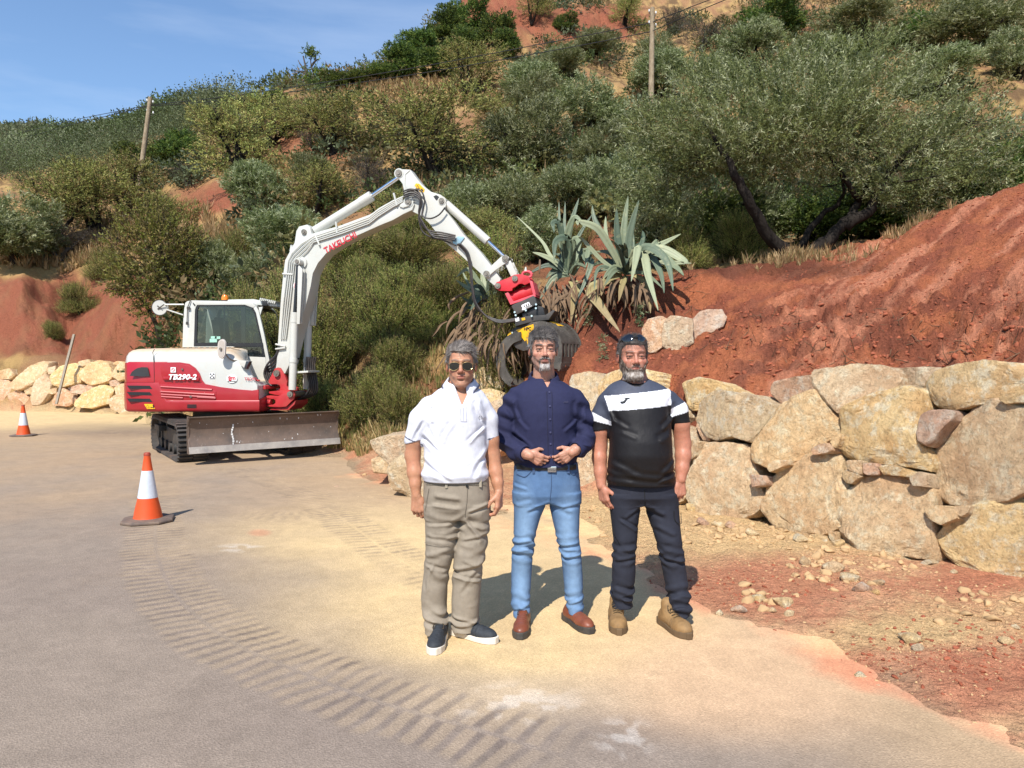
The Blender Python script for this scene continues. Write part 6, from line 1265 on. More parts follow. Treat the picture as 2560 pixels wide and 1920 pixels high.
pp_ = np.array(pp_); dd_ = r_.normal(size=pp_.shape) + np.array([0, 0, 1]); dd_ /= np.linalg.norm(dd_, axis=1, keepdims=True)
V, c = shoots(pp_, dd_, np.full(len(pp_), .4), 6, .22, .09, DARK, r_); link('crown', mesh_np('crown', V, quads(len(V) // 4), c), M_LEAF, sk)
def mass(name, n, samp, nshoot, ll, lw, pal, rad, seed, label, nleaf=5):
    r = np.random.default_rng(seed); Vs = []; Cs = []
    for i in range(n):
        q = samp(r)
        if q is None: continue
        x, y, z, s = q; u = r.normal(size=(nshoot, 3)); u /= np.linalg.norm(u, axis=1, keepdims=True); u[:, 2] = np.abs(u[:, 2])
        p = np.array([x, y, z]) + u * np.array([s, s, s * .95]) * (0.55 + .45 * r.random((nshoot, 1)) ** .5); d = u + r.normal(size=u.shape) * .4; d /= np.linalg.norm(d, axis=1, keepdims=True)
        q_ = .42 + .8 * r.random(); lk = min(max(y / 130, .42), 1.3) if name[0] == 'f' else 1; pl_ = [tuple(k * q_ for k in pal[r.integers(len(pal))])]
        V, c = shoots(p, d, np.full(nshoot, ll * 2.2 * s / rad), nleaf, ll * lk * s / rad, lw * lk * s / rad, pl_, r); Vs.append(V); Cs.append(c)
    V = np.vstack(Vs); o = link(name, mesh_np(name, V, quads(len(V) // 4), np.vstack(Cs)), M_LEAF); return tag(o, label, 'vegetation', kind='stuff')
def samp_far(r):
    px = r.uniform(-250, 640); D = math.exp(r.uniform(math.log(62), math.log(262))); d = ray(px, 900); x = d.x * D; z = H(x, D)
    return x, D, z + .3, 1.8 + 2.2 * r.random() + (D > 100) * 1.0
mass('far_woodland', 320, samp_far, 300, .22, .13, [lin(84, 96, 58), lin(100, 112, 74), lin(112, 118, 88), lin(74, 86, 50)], 2.2, 31, 'olive groves and scrub covering the distant slope', 3)
def samp_scrub(r):
    px = r.uniform(380, 2600); D = math.exp(r.uniform(math.log(19), math.log(95))); d = ray(px, 900); x = d.x * D; z = H(x, D)
    ppx, ppy = proj(x, D, z)
    if blobv(ppx, ppy) > .5: return None
    if vn(np.array([x * .16]), np.array([D * .16]), seed=5)[0] < .42: return None
    return x, D, z, .25 + .6 * r.random() ** 2 + D * .006
def blobv(x, y):
    return max(1 - min(1, ((x - a) / c) ** 2 + ((y - b) / d) ** 2) > 0 for a, b, c, d in ((1000, 235, 140, 45), (1490, 280, 80, 50), (540, 520, 90, 55), (560, 600, 100, 50), (1290, 70, 120, 50), (1500, 60, 100, 34))) * 1.0
mass('scrub', 2300, samp_scrub, 46, .20, .10, [lin(84, 92, 48), lin(108, 104, 62), lin(66, 78, 44), lin(132, 112, 78), lin(84, 92, 66)], .8, 33, 'low scrub scattered over the hillside', 4)
def grass(name, n, samp, h0, label, seed, blades=26, w=.007):
    r = np.random.default_rng(seed); Vs = []; Cs = []
    pal = np.array([lin(172, 150, 108), lin(156, 130, 88), lin(136, 118, 78), lin(112, 112, 62)])
    for i in range(n):
        q = samp(r)
        if q is None: continue
        x, y, z, s, g = q; a = r.random(blades) * 6.28; b = np.stack([x + np.cos(a) * .1 * s * r.random(blades), y + np.sin(a) * .1 * s * r.random(blades), np.full(blades, z - .03)], 1)
        t = np.stack([np.cos(a) * .35, np.sin(a) * .35, np.ones(blades)], 1) + r.normal(size=(blades, 3)) * .18; hh = (h0 * s * (.4 + .8 * r.random(blades)))[:, None]
        tip = b + t * hh; tip[:, 2] -= .1 * hh[:, 0]; mid = b + t * hh * .55 + np.array([0, 0, .06]) * hh; ww = np.stack([-np.sin(a), np.cos(a), a * 0], 1) * (w * s * (1 + y / 18))
        Vs.append(np.stack([b - ww, b + ww, mid + ww * .8, mid - ww * .8, mid - ww * .8, mid + ww * .8, tip + ww * .15, tip - ww * .15], 1).reshape(-1, 3))
        c = pal[r.choice(4, blades, p=(.4, .3, .2, .1) if not g else (.1, .15, .35, .4))] * (.8 + .4 * r.random((blades, 1))); Cs.append(np.repeat(c, 8, 0))
    V = np.vstack(Vs); o = link(name, mesh_np(name, V, quads(len(V) // 4), np.vstack(Cs)), M_GRASS); return tag(o, label, 'grass', kind='stuff')
GZ = [(1000, 235, 150, 45, 1.1, 0, 420), (1490, 280, 90, 60, .9, 0, 140), (560, 600, 110, 45, 1.4, 0, 200), (100, 640, 380, 34, 1.3, 0, 520), (1830, 645, 190, 16, .55, 0, 500), (700, 300, 160, 50, 1.1, 0, 120), (1150, 480, 140, 60, 1.5, 0, 120), (1560, 480, 80, 110, 1.2, 0, 120), (330, 560, 160, 50, 1.5, 0, 140), (2250, 590, 120, 12, .5, 0, 60)]
zr = [z[6] for z in GZ]
def samp_g(r):
    z = GZ[r.choice(len(GZ), p=np.array(zr) / sum(zr))]; px = z[0] + r.normal() * z[2] * .55; py = z[1] + r.normal() * z[3] * .55; p = hit(px, py, 11.5)
    if p.y > 110: return None
    return p.x, p.y, p.z, z[4] * (.6 + .6 * r.random()), z[5]
grass('dry_grass', 2700, samp_g, .34, 'golden dry grass on the banks and clearings', 41)
def samp_t(r):
    px = r.uniform(740, 1130); D = r.uniform(11.6, 14.6); d = ray(px, 900); x = d.x * D; z = H(x, D)
    if z < .12 or z > 2.2: return None
    return x, D, z, 1.0 + .9 * r.random(), r.random() < .65
grass('tall_grass', 480, samp_t, .13, 'tall dry and green grass at the roadside behind the blade', 43, 34, .0045)
for px, py, s, lab in ((1506, 880, 26, 'small upright grey-green weed left of the bearded man\'s head'), (1600, 790, 20, 'weed between agave and pink boulder'), (1470, 800, 22, 'weed under the agave leaves')):
    p = hit(px, py + 30, 8); r_ = np.random.default_rng(px); n = 46; zz = r_.random(n); pts_ = np.stack([p.x + r_.normal(size=n) * .03, p.y + r_.normal(size=n) * .03, p.z + zz * .34], 1); dd = r_.normal(size=(n, 3)) + [0, 0, .6]; dd /= np.linalg.norm(dd, axis=1, keepdims=True)
    V, c = shoots(pts_, dd, np.full(n, .05), 4, .06, .012, [lin(120, 128, 96), lin(86, 96, 64)], r_); V = V - np.array(p)
    o = link('weed', mesh_np('weed', V, quads(len(V) // 4), c), M_LEAF); o.location = p; tag(o, lab, 'weed', 'weeds on the cut bank')
def agave_mat():
    t = NT('agave_leaf'); p = t.geo(); a = t.attr(); n = t.noise(7, 6, .7, p)
    c = t.mix(t.ramp(n, [(.55, 0), (.75, .5)]), a, lin(176, 172, 130)); c = t.mix(t.ramp(t.noise(30, 4, .7, p), [(.6, 0), (.7, .6)]), c, lin(120, 104, 78))
    return t.set(color=c, rough=.5, spec=.3, normal=t.bump(t.noise(18, 5, .6, p), .3, .01))
M_AGA = agave_mat(); M_DEAD = simple('dead_leaf', lin(122, 98, 74, .8), .9, var=.4, scale=9, bump=.6)
def leaf_strip(pts, wid, col3, thick=.018, fold=.25, tipc=None):
    cp = catmull(pts, 6); n = len(cp); V = []; Fs = []; Cc = []
    view = Vector((0, -1, .35)).normalized()
    for i, p in enumerate(cp):
        t = (cp[min(i + 1, n - 1)] - cp[max(i - 1, 0)]).normalized(); f = i / (n - 1)
        w = wid * (.55 + .45 * math.sin(min(f / .45, 1) * math.pi / 2)) * (1 - max(0, (f - .45) / .55) ** 1.6) + .004
        s = t.cross(view)
        if s.length < .1: s = t.cross(Vector((1, 0, 0)))
        s.normalize(); nn_ = s.cross(t).normalized() 
        up_ = nn_ * (fold * w)
        V += [p - s * w * .5 + up_, p - s * w * .22, p, p + s * w * .22, p + s * w * .5 + up_, p + s * w * .2 - nn_ * thick, p - nn_ * thick * 1.5, p - s * w * .2 - nn_ * thick]
        cc = np.array(col3) * (1 if tipc is None else 1 - f) + (0 if tipc is None else np.array(tipc) * f); Cc += [cc * 1.15, cc, cc, cc, cc * 1.15, cc, cc, cc]
    for i in range(n - 1):
        for k in range(8): Fs.append((i * 8 + k, i * 8 + (k + 1) % 8, (i + 1) * 8 + (k + 1) % 8, (i + 1) * 8 + k))
    return V, Fs, Cc
AG = [lin(92, 104, 86), lin(112, 122, 98), lin(76, 90, 74), lin(138, 144, 116)]
def agave(label, base_px, D, leaves, k, wpx, seed):
    rr = random.Random(seed); b = P(*k([base_px])[0], D); e = empty('agave', b, label, 'agave')
    for L_ in leaves:
        pts_, dd, w = L_[0], L_[1], L_[2]; n = len(pts_); V3 = [P(*pt, D + dd * (i / (n - 1)) ** 1.3) for i, pt in enumerate(k(pts_))]
        dead = len(L_) > 3; c = AG[rr.randrange(4)] if not dead else lin(150, 142, 100)
        V, Fs, Cc = leaf_strip(V3, w * wpx, c, tipc=lin(128, 108, 78) if dead else None)
        me = bpy.data.meshes.new('leaf'); me.from_pydata([tuple(v) for v in V], [], Fs); a = me.color_attributes.new('Col', 'FLOAT_COLOR', 'POINT'); a.data.foreach_set('color', np.hstack([np.array(Cc), np.ones((len(Cc), 1))]).astype(np.float32).ravel()); link('leaf', me, M_AGA, e, smooth=True)
    bx, by = base_px
    for i in range(16):
        t = rr.uniform(-.4, math.pi + .4); L = rr.uniform(150, 330) * wpx / .120 * (1.0 if seed < 3 else .7); tx, ty = bx + math.cos(t) * L * .95, by - math.sin(t) * L + L * .12; dd = rr.uniform(-.9, .9); w_ = rr.uniform(.5, 1.0)
        V3 = [P(*k([pt])[0], D + dd * f) for pt, f in (((bx, by), 0), (((bx * .5 + tx * .5), (by * .5 + ty * .5) - 45 * w_), .45), ((tx, ty + 60 * rr.random()), 1))]; V, Fs, Cc = leaf_strip(V3, w_ * wpx, [q * .8 for q in AG[rr.randrange(3)]], tipc=None)
        me = bpy.data.meshes.new('leaf'); me.from_pydata([tuple(v) for v in V], [], Fs); a = me.color_attributes.new('Col', 'FLOAT_COLOR', 'POINT'); a.data.foreach_set('color', np.hstack([np.array(Cc), np.ones((len(Cc), 1))]).astype(np.float32).ravel()); link('leaf', me, M_AGA, e, smooth=True)
    return e
W = .120
main = [([(1285, 620), (1268, 380), (1300, 110)], .1, 1), ([(1300, 620), (1310, 380), (1376, 135)], -.1, 1), ([(1265, 620), (1225, 400), (1220, 195)], 0, .95), ([(1250, 620), (1150, 430), (1070, 280), (1052, 175)], .3, .8), ([(1250, 610), (1180, 480), (1080, 340), (960, 295), (955, 310)], -.5, 1.1),
 ([(1230, 620), (1150, 400), (1145, 250)], .8, .6), ([(1320, 620), (1420, 500), (1560, 430), (1665, 372)], .5, .8), ([(1320, 600), (1500, 480), (1680, 560), (1690, 580)], -.6, 1.2), ([(1320, 620), (1500, 520), (1620, 600), (1685, 658)], -.8, 1.1), ([(1310, 600), (1420, 470), (1560, 560), (1612, 765)], -.9, 1.2),
 ([(1300, 600), (1400, 520), (1440, 680), (1508, 900)], -1.0, 1.1), ([(1320, 640), (1450, 540), (1520, 640), (1550, 780)], -.8, .9), ([(1290, 620), (1360, 470), (1350, 560), (1322, 700)], -.9, 1.0), ([(1240, 640), (1120, 560), (1000, 430), (965, 395)], -.2, .6), ([(1230, 640), (1130, 600), (1080, 640), (1065, 760)], -.6, .5),
 ([(1320, 640), (1500, 580), (1640, 575), (1740, 575)], .2, .7), ([(1330, 620), (1400, 420), (1400, 350)], .6, .6), ([(1330, 620), (1480, 450), (1510, 440), (1530, 520)], .4, .8), ([(1260, 660), (1180, 680), (1130, 720), (1115, 800)], -.7, 1.0, 1), ([(1290, 660), (1260, 720), (1235, 840)], -.8, .8, 1), ([(1340, 660), (1400, 700), (1440, 780), (1455, 920)], -.7, .9, 1),
 ([(1200, 690), (1040, 760), (1110, 880), (1245, 1052)], -.9, 1.4, 1), ([(1310, 640), (1330, 520), (1332, 330)], .5, .7)]
agave('large blue-green agave with upright spear leaves and drooping ones, in front of the olive terrace', (1285, 650), 12.0, main, k4, W, 1)
sec = [([(900, 640), (880, 420), (960, 125)], .2, 1), ([(890, 640), (860, 420), (865, 150)], .3, .6), ([(880, 640), (830, 350), (822, 150)], .4, .5), ([(900, 620), (940, 430), (1050, 240)], .2, .6), ([(880, 620), (870, 430), (930, 260), (1000, 330)], -.3, .9), ([(870, 620), (830, 330), (780, 300), (790, 360)], -.3, .9),
 ([(880, 620), (880, 420), (800, 430), (790, 560)], -.5, 1.1), ([(890, 620), (930, 420), (960, 440), (940, 560)], -.4, .9), ([(900, 640), (980, 500), (1020, 560), (1040, 600), (930, 880)], -.7, 1.2), ([(920, 660), (1020, 480), (1000, 620)], -.5, .8), ([(930, 700), (960, 800), (960, 950), (1022, 1200)], -.9, 1.3, 1), ([(900, 700), (930, 760), (920, 860), (905, 980)], -.8, .9, 1),
 ([(860, 640), (780, 560), (700, 520), (640, 500)], 0, .7), ([(860, 640), (760, 520), (700, 420), (530, 250)], .6, .5)]
agave('second agave with pale folded leaves, left of the large one', (890, 660), 12.5, sec, k4, W, 2)
third = [([(340, 800), (260, 700), (190, 620), (115, 560 + 110)], 0, .8), ([(340, 820), (250, 780), (180, 740), (110, 690)], .1, .8), ([(340, 820), (240, 860), (140, 800)], -.1, .7), ([(330, 800), (300, 700), (290, 620)], .3, .8), ([(320, 830), (400, 790), (450, 770)], -.3, .8), ([(330, 820), (240, 880), (170, 880)], -.2, .6), ([(350, 800), (380, 700), (360, 640)], .2, .7), ([(300, 900), (260, 990), (250, 1080)], -.5, .5), ([(400, 820), (520, 720), (600, 690)], .3, .6), ([(300, 820), (220, 760), (150, 620)], .3, .5)]
agave('low half-withered agave behind the hoses of the grab', (330, 830), 12.9, third, k4, W * .95, 3)
rr = random.Random(9); m = MB()
def skirt(cx, cy, spx, spy, n, D, seed, ln):
    rr = random.Random(seed)
    for i in range(n):
        x = cx + rr.gauss(0, 1) * spx; y = cy + rr.gauss(0, 1) * spy; d0 = D + rr.uniform(-.5, .4); L = ln * rr.uniform(.5, 1.2); s = rr.gauss(0, .35) + (-.8 if x < cx else .1) * abs(x - cx) / spx * .5
        a = P(*k4([(x, y)])[0], d0); pts_ = [a, a + Vector((s * L * .35, -.12, -.25 * L)), a + Vector((s * L * .6, -.2, -.65 * L)), a + Vector((s * L * .7 + rr.gauss(0, .05), -.18, -L))]
        V, Fs, _ = leaf_strip(pts_, rr.uniform(.02, .05), (0, 0, 0), .004, rr.uniform(-.5, .5)); m.add(V, Fs)
skirt(450, 880, 100, 50, 190, 12.9, 1, .42); skirt(340, 990, 80, 60, 170, 12.9, 2, .45); skirt(520, 980, 80, 60, 120, 12.8, 4, .4); skirt(830, 800, 110, 80, 80, 12.5, 5, .5); skirt(1250, 720, 130, 30, 70, 12.0, 6, .45); skirt(450, 1090, 120, 60, 110, 12.3, 7, .5); skirt(700, 900, 120, 90, 70, 12.3, 8, .5)
o = m.build('dead_agave_leaves', M_DEAD, None, smooth=True); tag(o, 'brown dead agave leaves hanging over the bank behind the grab', 'dead leaves', kind='stuff')
M_ROOT = simple('root_bark', lin(126, 92, 66, .7), .9, var=.4, scale=12); m = MB(); rr = random.Random(21)
for i in range(230):
    px = rr.uniform(1700, 2560) if i % 3 else rr.uniform(1600, 1760); py = rr.uniform(790, 930) if i % 3 else rr.uniform(690, 800); p = hit(px, py, 5.2)
    if p.y > 13: continue
    L = rr.uniform(.06, .3); d = Vector((rr.gauss(0, 1), rr.gauss(-.6, .4), rr.gauss(-.1, .8))).normalized() * L; m.tube([p, p + d * .5 + Vector((rr.uniform(-.03, .03), 0, rr.uniform(-.03, .03))), p + d], [.006, .004, .001], 4, cap=False)
o = m.build('roots', M_ROOT, None); tag(o, 'thin roots and twigs poking out of the cut red bank', 'roots', kind='stuff')
M_POLE = bark('weathered_pole', lin(120, 104, 84), lin(168, 152, 128)); M_WIRE = simple('wire', (.01, .01, .012), .6)
def pole(label, top, bot, D, r):
    a = P(*top, D); b = P(*bot, D); dr = (b - a).normalized(); 
    while b.z > H(b.x, b.y) - .3: b = b + dr * .3
    m = MB(); m.tube([b, (a + b) / 2, a], [r * 1.25, r * 1.1, r * .9], 12); e = empty('utility_pole', b, label, 'utility pole', 'wooden utility poles'); m.build('shaft', M_POLE, e, smooth=True)
    for s, dz in ((-1, .35), (1, .45), (-1, .95), (1, 1.1)):
        q = a + Vector((0, 0, -dz)); m = MB(); m.tube([q, q + Vector((s * .16, -.05, 0)), q + Vector((s * .18, -.05, .12))], .02, 6); m.build('bracket', M_DARKM, e); m = MB(); m.tube([q + Vector((s * .18, -.05, .10 + z)) for z in (0, .03, .06, .10, .14)], [.03, .05, .035, .05, .02], 10); m.build('insulator', M_DECALW, e, smooth=True)
    return e
pole('leaning wooden utility pole against the sky on the left', (376, 243), (360, 370), 45, .13); pole('straight pale utility pole rising over the olives on the right', (1631, 19), (1628, 240), 40, .13)
for i, pts_ in enumerate((([(377, 262), (600, 237), (1009, 174), (1400, 101), (1627, 57)], 45, 40), ([(377, 265), (600, 246), (1009, 190), (1400, 123), (1627, 79)], 45, 40), ([(377, 262), (290, 279), (200, 297), (60, 330)], 45, 75), ([(377, 265), (290, 285), (200, 306), (60, 345)], 45, 75), ([(1627, 57), (1720, 20), (1800, -12), (1960, -90)], 40, 34), ([(1627, 79), (1740, 30), (1860, -20), (2000, -80)], 40, 34))):
    pl_, d0, d1 = pts_; n = len(pl_); x0, x1 = pl_[0][0], pl_[-1][0]
    m = MB(); m.tube(catmull([P(x, y, d0 + (d1 - d0) * (x - x0) / (x1 - x0)) for x, y in pl_], 6), .022, 5); o = m.build('power_line', M_WIRE, None)
    tag(o, ['upper black wire spanning between the two poles', 'lower black wire spanning between the two poles', 'upper wire running left from the left pole', 'lower wire running left from the left pole', 'upper wire leaving the right pole to the top edge', 'lower wire leaving the right pole to the top edge'][i], 'wire', 'power lines across the hillside')
a, b = P(185.5, 836, 24.2), P(141, 1010, 23.6); b.z = max(b.z, 0.0); m = MB(); dr = (a - b).normalized(); s = dr.cross(Vector((0, 1, 0))).normalized() * .034; t_ = s.cross(dr).normalized() * .03
m.loft([[p + s + t_, p - s + t_, p - s - t_, p + s - t_] for p in (b, (a + b) / 2 + s * .15, a)]); o = m.build('wooden_stick', simple('grey_wood', lin(140, 130, 116), .8, var=.2, scale=14), None); tag(o, 'grey wooden stick leaning against the far wall', 'stick')
M_CONE = simple('cone_orange', lin(226, 84, 30, .9), .45, var=.08, scale=4, dirt=lin(120, 72, 50), dirt_amt=.5); M_SLEEVE = simple('reflective_sleeve', lin(206, 212, 222, .9), .35, var=.07, scale=22, bump=.25, dirt=lin(150, 140, 130), dirt_amt=.3); M_CBASE = simple('cone_base_rubber', lin(96, 82, 74), .85, var=.2, scale=12, dirt=lin(150, 124, 100), dirt_amt=.6)
def cone(px, py, label, rot):
    c = PG(px, py); c.z = .0; e = empty('traffic_cone', c, label, 'traffic cone', 'orange and white traffic cones'); e.rotation_euler = (0, 0, 0)
    prof_ = [(.136, .035), (.128, .06), (.122, .10), (.088, .245), (.0875, .25), (.087, .252), (.050, .50), (.049, .505), (.048, .51), (.030, .64), (.031, .645), (.030, .665), (.022, .672), (.018, .66)]
    def lathe(ps, nm, mt, par, dr=0):
        m = MB(); m.loft([[c + Vector(((r + dr) * math.cos(t), (r + dr) * math.sin(t), z)) for t in [2 * math.pi * i / 32 for i in range(32)]] for r, z in ps]); return m.build(nm, mt, par, smooth=True, ang=50)
    bd = lathe(prof_, 'cone_body', M_CONE, e); lathe([(.0905, .235), (.0885, .25), (.0505, .495), (.0492, .50), (.0475, .50)], 'reflective_band', M_SLEEVE, e, .0015)
    lathe([(.031, .645), (.032, .66), (.024, .676), (.02, .672)], 'cone_tip', simple('dull_red', lin(150, 60, 40), .6) if 'dull_red' not in bpy.data.materials else bpy.data.materials['dull_red'], e, .001)
    m = MB(); oc = [(.23, .12), (.23, -.12), (.12, -.23), (-.12, -.23), (-.23, -.12), (-.23, .12), (-.12, .23), (.12, .23)]; Rz = Matrix.Rotation(rot, 3, 'Z')
    m.loft([[c + Rz @ Vector((x * k, y * k, z)) for x, y in oc] for k, z in ((.97, .001), (1, .006), (1, .022), (.96, .032), (.7, .038), (.6, .040))]); m.build('cone_base', M_CBASE, e, bevel=.004); return e
cone(370, 1303, 'nearer traffic cone standing on the asphalt in front of the crawler track', R(20)); cone(59, 1090, 'farther traffic cone at the left edge of the road', R(8))
class SDF:
    def __init__(s, lo, hi, h):
        s.lo = np.array(lo, float); s.h = h; n = np.ceil((np.array(hi) - s.lo) / h).astype(int) + 1; s.n = n
        s.x = (s.lo[0] + h * np.arange(n[0]))[:, None, None]; s.y = (s.lo[1] + h * np.arange(n[1]))[None, :, None]; s.z = (s.lo[2] + h * np.arange(n[2]))[None, None, :]
        s.D = np.full(n, 0.5, dtype=np.float32)
    def sl(s, lo, hi, pad=.04):
        a = np.clip(((np.array(lo) - pad - s.lo) / s.h).astype(int), 0, s.n); b = np.clip(((np.array(hi) + pad - s.lo) / s.h).astype(int) + 1, 0, s.n)
        return tuple(slice(int(i), int(j)) for i, j in zip(a, b))
    def _op(s, f, lo, hi, k, mode):
        q = s.sl(lo, hi, .04 + k)
        if any(v.stop <= v.start for v in q): return s
        d = f(s.x[q[0]], s.y[:, q[1]], s.z[:, :, q[2]]); o = s.D[q]
        if mode == 'add': a, b = o, d
        else: a, b = -o, d
        hh = np.clip(.5 + .5 * (b - a) / max(k, 1e-6), 0, 1); r = b * (1 - hh) + a * hh - k * hh * (1 - hh)
        s.D[q] = r if mode == 'add' else -r
        return s
    def ell(s, c, r, k=.01, mode='add', rot=None):
        c = np.array(c, float); r = np.array(r, float); R_ = np.array(rot) if rot is not None else None
        def f(x, y, z):
            X, Y, Z = x - c[0], y - c[1], z - c[2]
            if R_ is not None: X, Y, Z = (R_[0][0] * X + R_[1][0] * Y + R_[2][0] * Z, R_[0][1] * X + R_[1][1] * Y + R_[2][1] * Z, R_[0][2] * X + R_[1][2] * Y + R_[2][2] * Z)
            k0 = np.sqrt((X / r[0]) ** 2 + (Y / r[1]) ** 2 + (Z / r[2]) ** 2); k1 = np.sqrt((X / r[0] ** 2) ** 2 + (Y / r[1] ** 2) ** 2 + (Z / r[2] ** 2) ** 2)
            return k0 * (k0 - 1) / np.maximum(k1, 1e-6)
        m = r.max(); return s._op(f, c - m, c + m, k, mode)
    def cone(s, a, b, ra, rb, k=.01, mode='add'):
        a = np.array(a, float); b = np.array(b, float); ba = b - a; L = max(ba @ ba, 1e-9)
        def f(x, y, z):
            X, Y, Z = x - a[0], y - a[1], z - a[2]; t = np.clip((X * ba[0] + Y * ba[1] + Z * ba[2]) / L, 0, 1)
            return np.sqrt((X - ba[0] * t) ** 2 + (Y - ba[1] * t) ** 2 + (Z - ba[2] * t) ** 2) - (ra + (rb - ra) * t)
        m = max(ra, rb); return s._op(f, np.minimum(a, b) - m, np.maximum(a, b) + m, k, mode)
    def chain(s, pts, rs, k=.01, mode='add'):
        for i in range(len(pts) - 1): s.cone(pts[i], pts[i + 1], rs[i], rs[i + 1], k, mode)
        return s
    def zloft(s, rows, k=.02, p=2.0, grow=0.0, mode='add'):
        """rows: (z, cx, cy, rx, ry)"""
        A = np.array(sorted(rows)); z0, z1 = A[0, 0], A[-1, 0]
        # smooth the table
        zz = np.linspace(z0, z1, 80); T = [np.interp(zz, A[:, 0], A[:, i]) for i in range(1, 5)]
        kr = np.array([1, 2, 3, 2, 1.]) / 9
        T = [np.convolve(np.pad(t, 2, 'edge'), kr, 'valid') for t in T]
        def f(x, y, z):
            cx, cy, rx, ry = [np.interp(z, zz, t) for t in T]; rx = rx + grow; ry = ry + grow
            q = (np.abs((x - cx) / rx) ** p + np.abs((y - cy) / ry) ** p) ** (1 / p)
            return np.maximum(np.maximum((q - 1) * np.minimum(rx, ry) * .9, z - z1 - grow), z0 - grow - z)
        lo = (A[:, 1] - A[:, 3]).min(), (A[:, 2] - A[:, 4]).min(), z0; hi = (A[:, 1] + A[:, 3]).max(), (A[:, 2] + A[:, 4]).max(), z1
        return s._op(f, np.array(lo) - grow, np.array(hi) + grow, k, mode)
    def fn(s, f, lo, hi, k=.0, mode='sub'): return s._op(f, lo, hi, k, mode)
    def disp(s, f):
        m = np.abs(s.D) < .05; i = np.nonzero(m); x = s.lo[0] + s.h * i[0]; y = s.lo[1] + s.h * i[1]; z = s.lo[2] + s.h * i[2]; s.D[i] += f(x, y, z).astype(np.float32); return s
    def net(s, D=None):
        D = s.D if D is None else D; S = D < 0
        c = sum(S[i:S.shape[0] - 1 + i, j:S.shape[1] - 1 + j, k:S.shape[2] - 1 + k].astype(np.int8) for i in (0, 1) for j in (0, 1) for k in (0, 1))
        act = (c > 0) & (c < 8); idx = np.full(act.shape, -1, dtype=np.int64); ce = np.argwhere(act); idx[act] = np.arange(len(ce))
        acc = np.zeros((len(ce), 3)); cnt = np.zeros(len(ce)); off = [(i, j, k) for i in (0, 1) for j in (0, 1) for k in (0, 1)]
        for a in off:
            for ax in range(3):
                if a[ax]: continue
                b = list(a); b[ax] = 1; d0 = D[ce[:, 0] + a[0], ce[:, 1] + a[1], ce[:, 2] + a[2]]; d1 = D[ce[:, 0] + b[0], ce[:, 1] + b[1], ce[:, 2] + b[2]]
                m = (d0 < 0) != (d1 < 0); t = np.where(m, d0 / np.where(m, d0 - d1, 1), 0); pt = np.tile(np.array(a, float), (len(ce), 1)); pt[:, ax] += t; acc += pt * m[:, None]; cnt += m
        V = s.lo + s.h * (ce + acc / cnt[:, None]); Q = []
        for ax in range(3):
            sl0 = [slice(1, -1)] * 3; sl1 = [slice(1, -1)] * 3; sl0[ax] = slice(0, -1); sl1[ax] = slice(1, None)
            a = S[tuple(sl0)]; b = S[tuple(sl1)]; ed = np.argwhere(a != b); fl = a[tuple(ed.T)]
            base = ed + 1; base[:, ax] -= 1; u, v = [(1, 2), (2, 0), (0, 1)][ax]
            def cell(du, dv): q = base.copy(); q[:, u] -= du; q[:, v] -= dv; return idx[q[:, 0], q[:, 1], q[:, 2]]
            q = np.stack([cell(1, 1), cell(0, 1), cell(0, 0), cell(1, 0)], 1); q[~fl] = q[~fl][:, ::-1]; q = q[(q >= 0).all(1)]; Q.append(q)
        return V, np.vstack(Q)
def join(parts):
    Vs, Qs, Cs, o = [], [], [], 0
    for V, Q, c in parts: Vs.append(V); Qs.append(Q + o); Cs.append(c); o += len(V)
    return np.vstack(Vs), np.vstack(Qs), np.vstack(Cs)
def skin_mat():
    t = NT('skin'); p = t.geo(); a = t.attr(); n = t.noise(60, 5, .65, p); c = t.mix(1.0, a, t.ramp(n, [(.3, .86), (.7, 1.10)]), 'MULTIPLY'); c = t.mix(t.ramp(t.noise(14, 4, .6, p), [(.5, 0), (.75, .16)]), c, lin(190, 96, 78))
    t.b.inputs['Subsurface Radius'].default_value = (.010, .004, .002); t.b.inputs['Subsurface Scale'].default_value = 1.0
    return t.set(color=c, rough=.48, spec=.4, sss=.12, normal=t.bump(t.noise(220, 3, .6, p), .25, .001))
M_SKIN = skin_mat()
def cloth_mat(name, weave=520, rough=.85, bump=.25, sheen=.0):
    t = NT(name); p = t.geo(); a = t.attr(); n = t.noise(40, 5, .6, p); c = t.mix(1.0, a, t.ramp(n, [(.3, .9), (.7, 1.08)]), 'MULTIPLY')
    b = t.bump(t.noise(weave, 2, .5, p), bump, .001); b = t.bump(t.noise(26, 5, .6, t.map((1, 1, .5), vec=p)), .35, .008, b)
    return t.set(color=c, rough=rough, spec=.25, sheen=sheen, normal=b)
M_CLOTH = cloth_mat('cotton'); M_SPORT = cloth_mat('sports_fabric', rough=.55, bump=.1); M_DENIM = cloth_mat('denim', 700, .9, .35); M_HAIR = cloth_mat('hair', 900, .6, .5)
M_EYEW = simple('eye_white', (.34, .31, .29), .25, var=.03); M_IRIS = simple('iris', (.03, .02, .015), .2)  # eye white kept dark, with the shade of the socket put into its colour
M_LENS = simple('dark_lens', (.004, .004, .004), .05, spec=.8, coat=.6); M_GOLD = simple('gold_frame', (.75, .55, .25), .25, metal=1)
M_LEATH = simple('brown_leather', lin(112, 56, 36), .42, var=.25, scale=18, coat=.1, dirt=lin(150, 110, 80), dirt_amt=.25); M_BOOT = simple('tan_nubuck', lin(128, 98, 60), .8, var=.25, scale=20, dirt=lin(170, 140, 100), dirt_amt=.4)
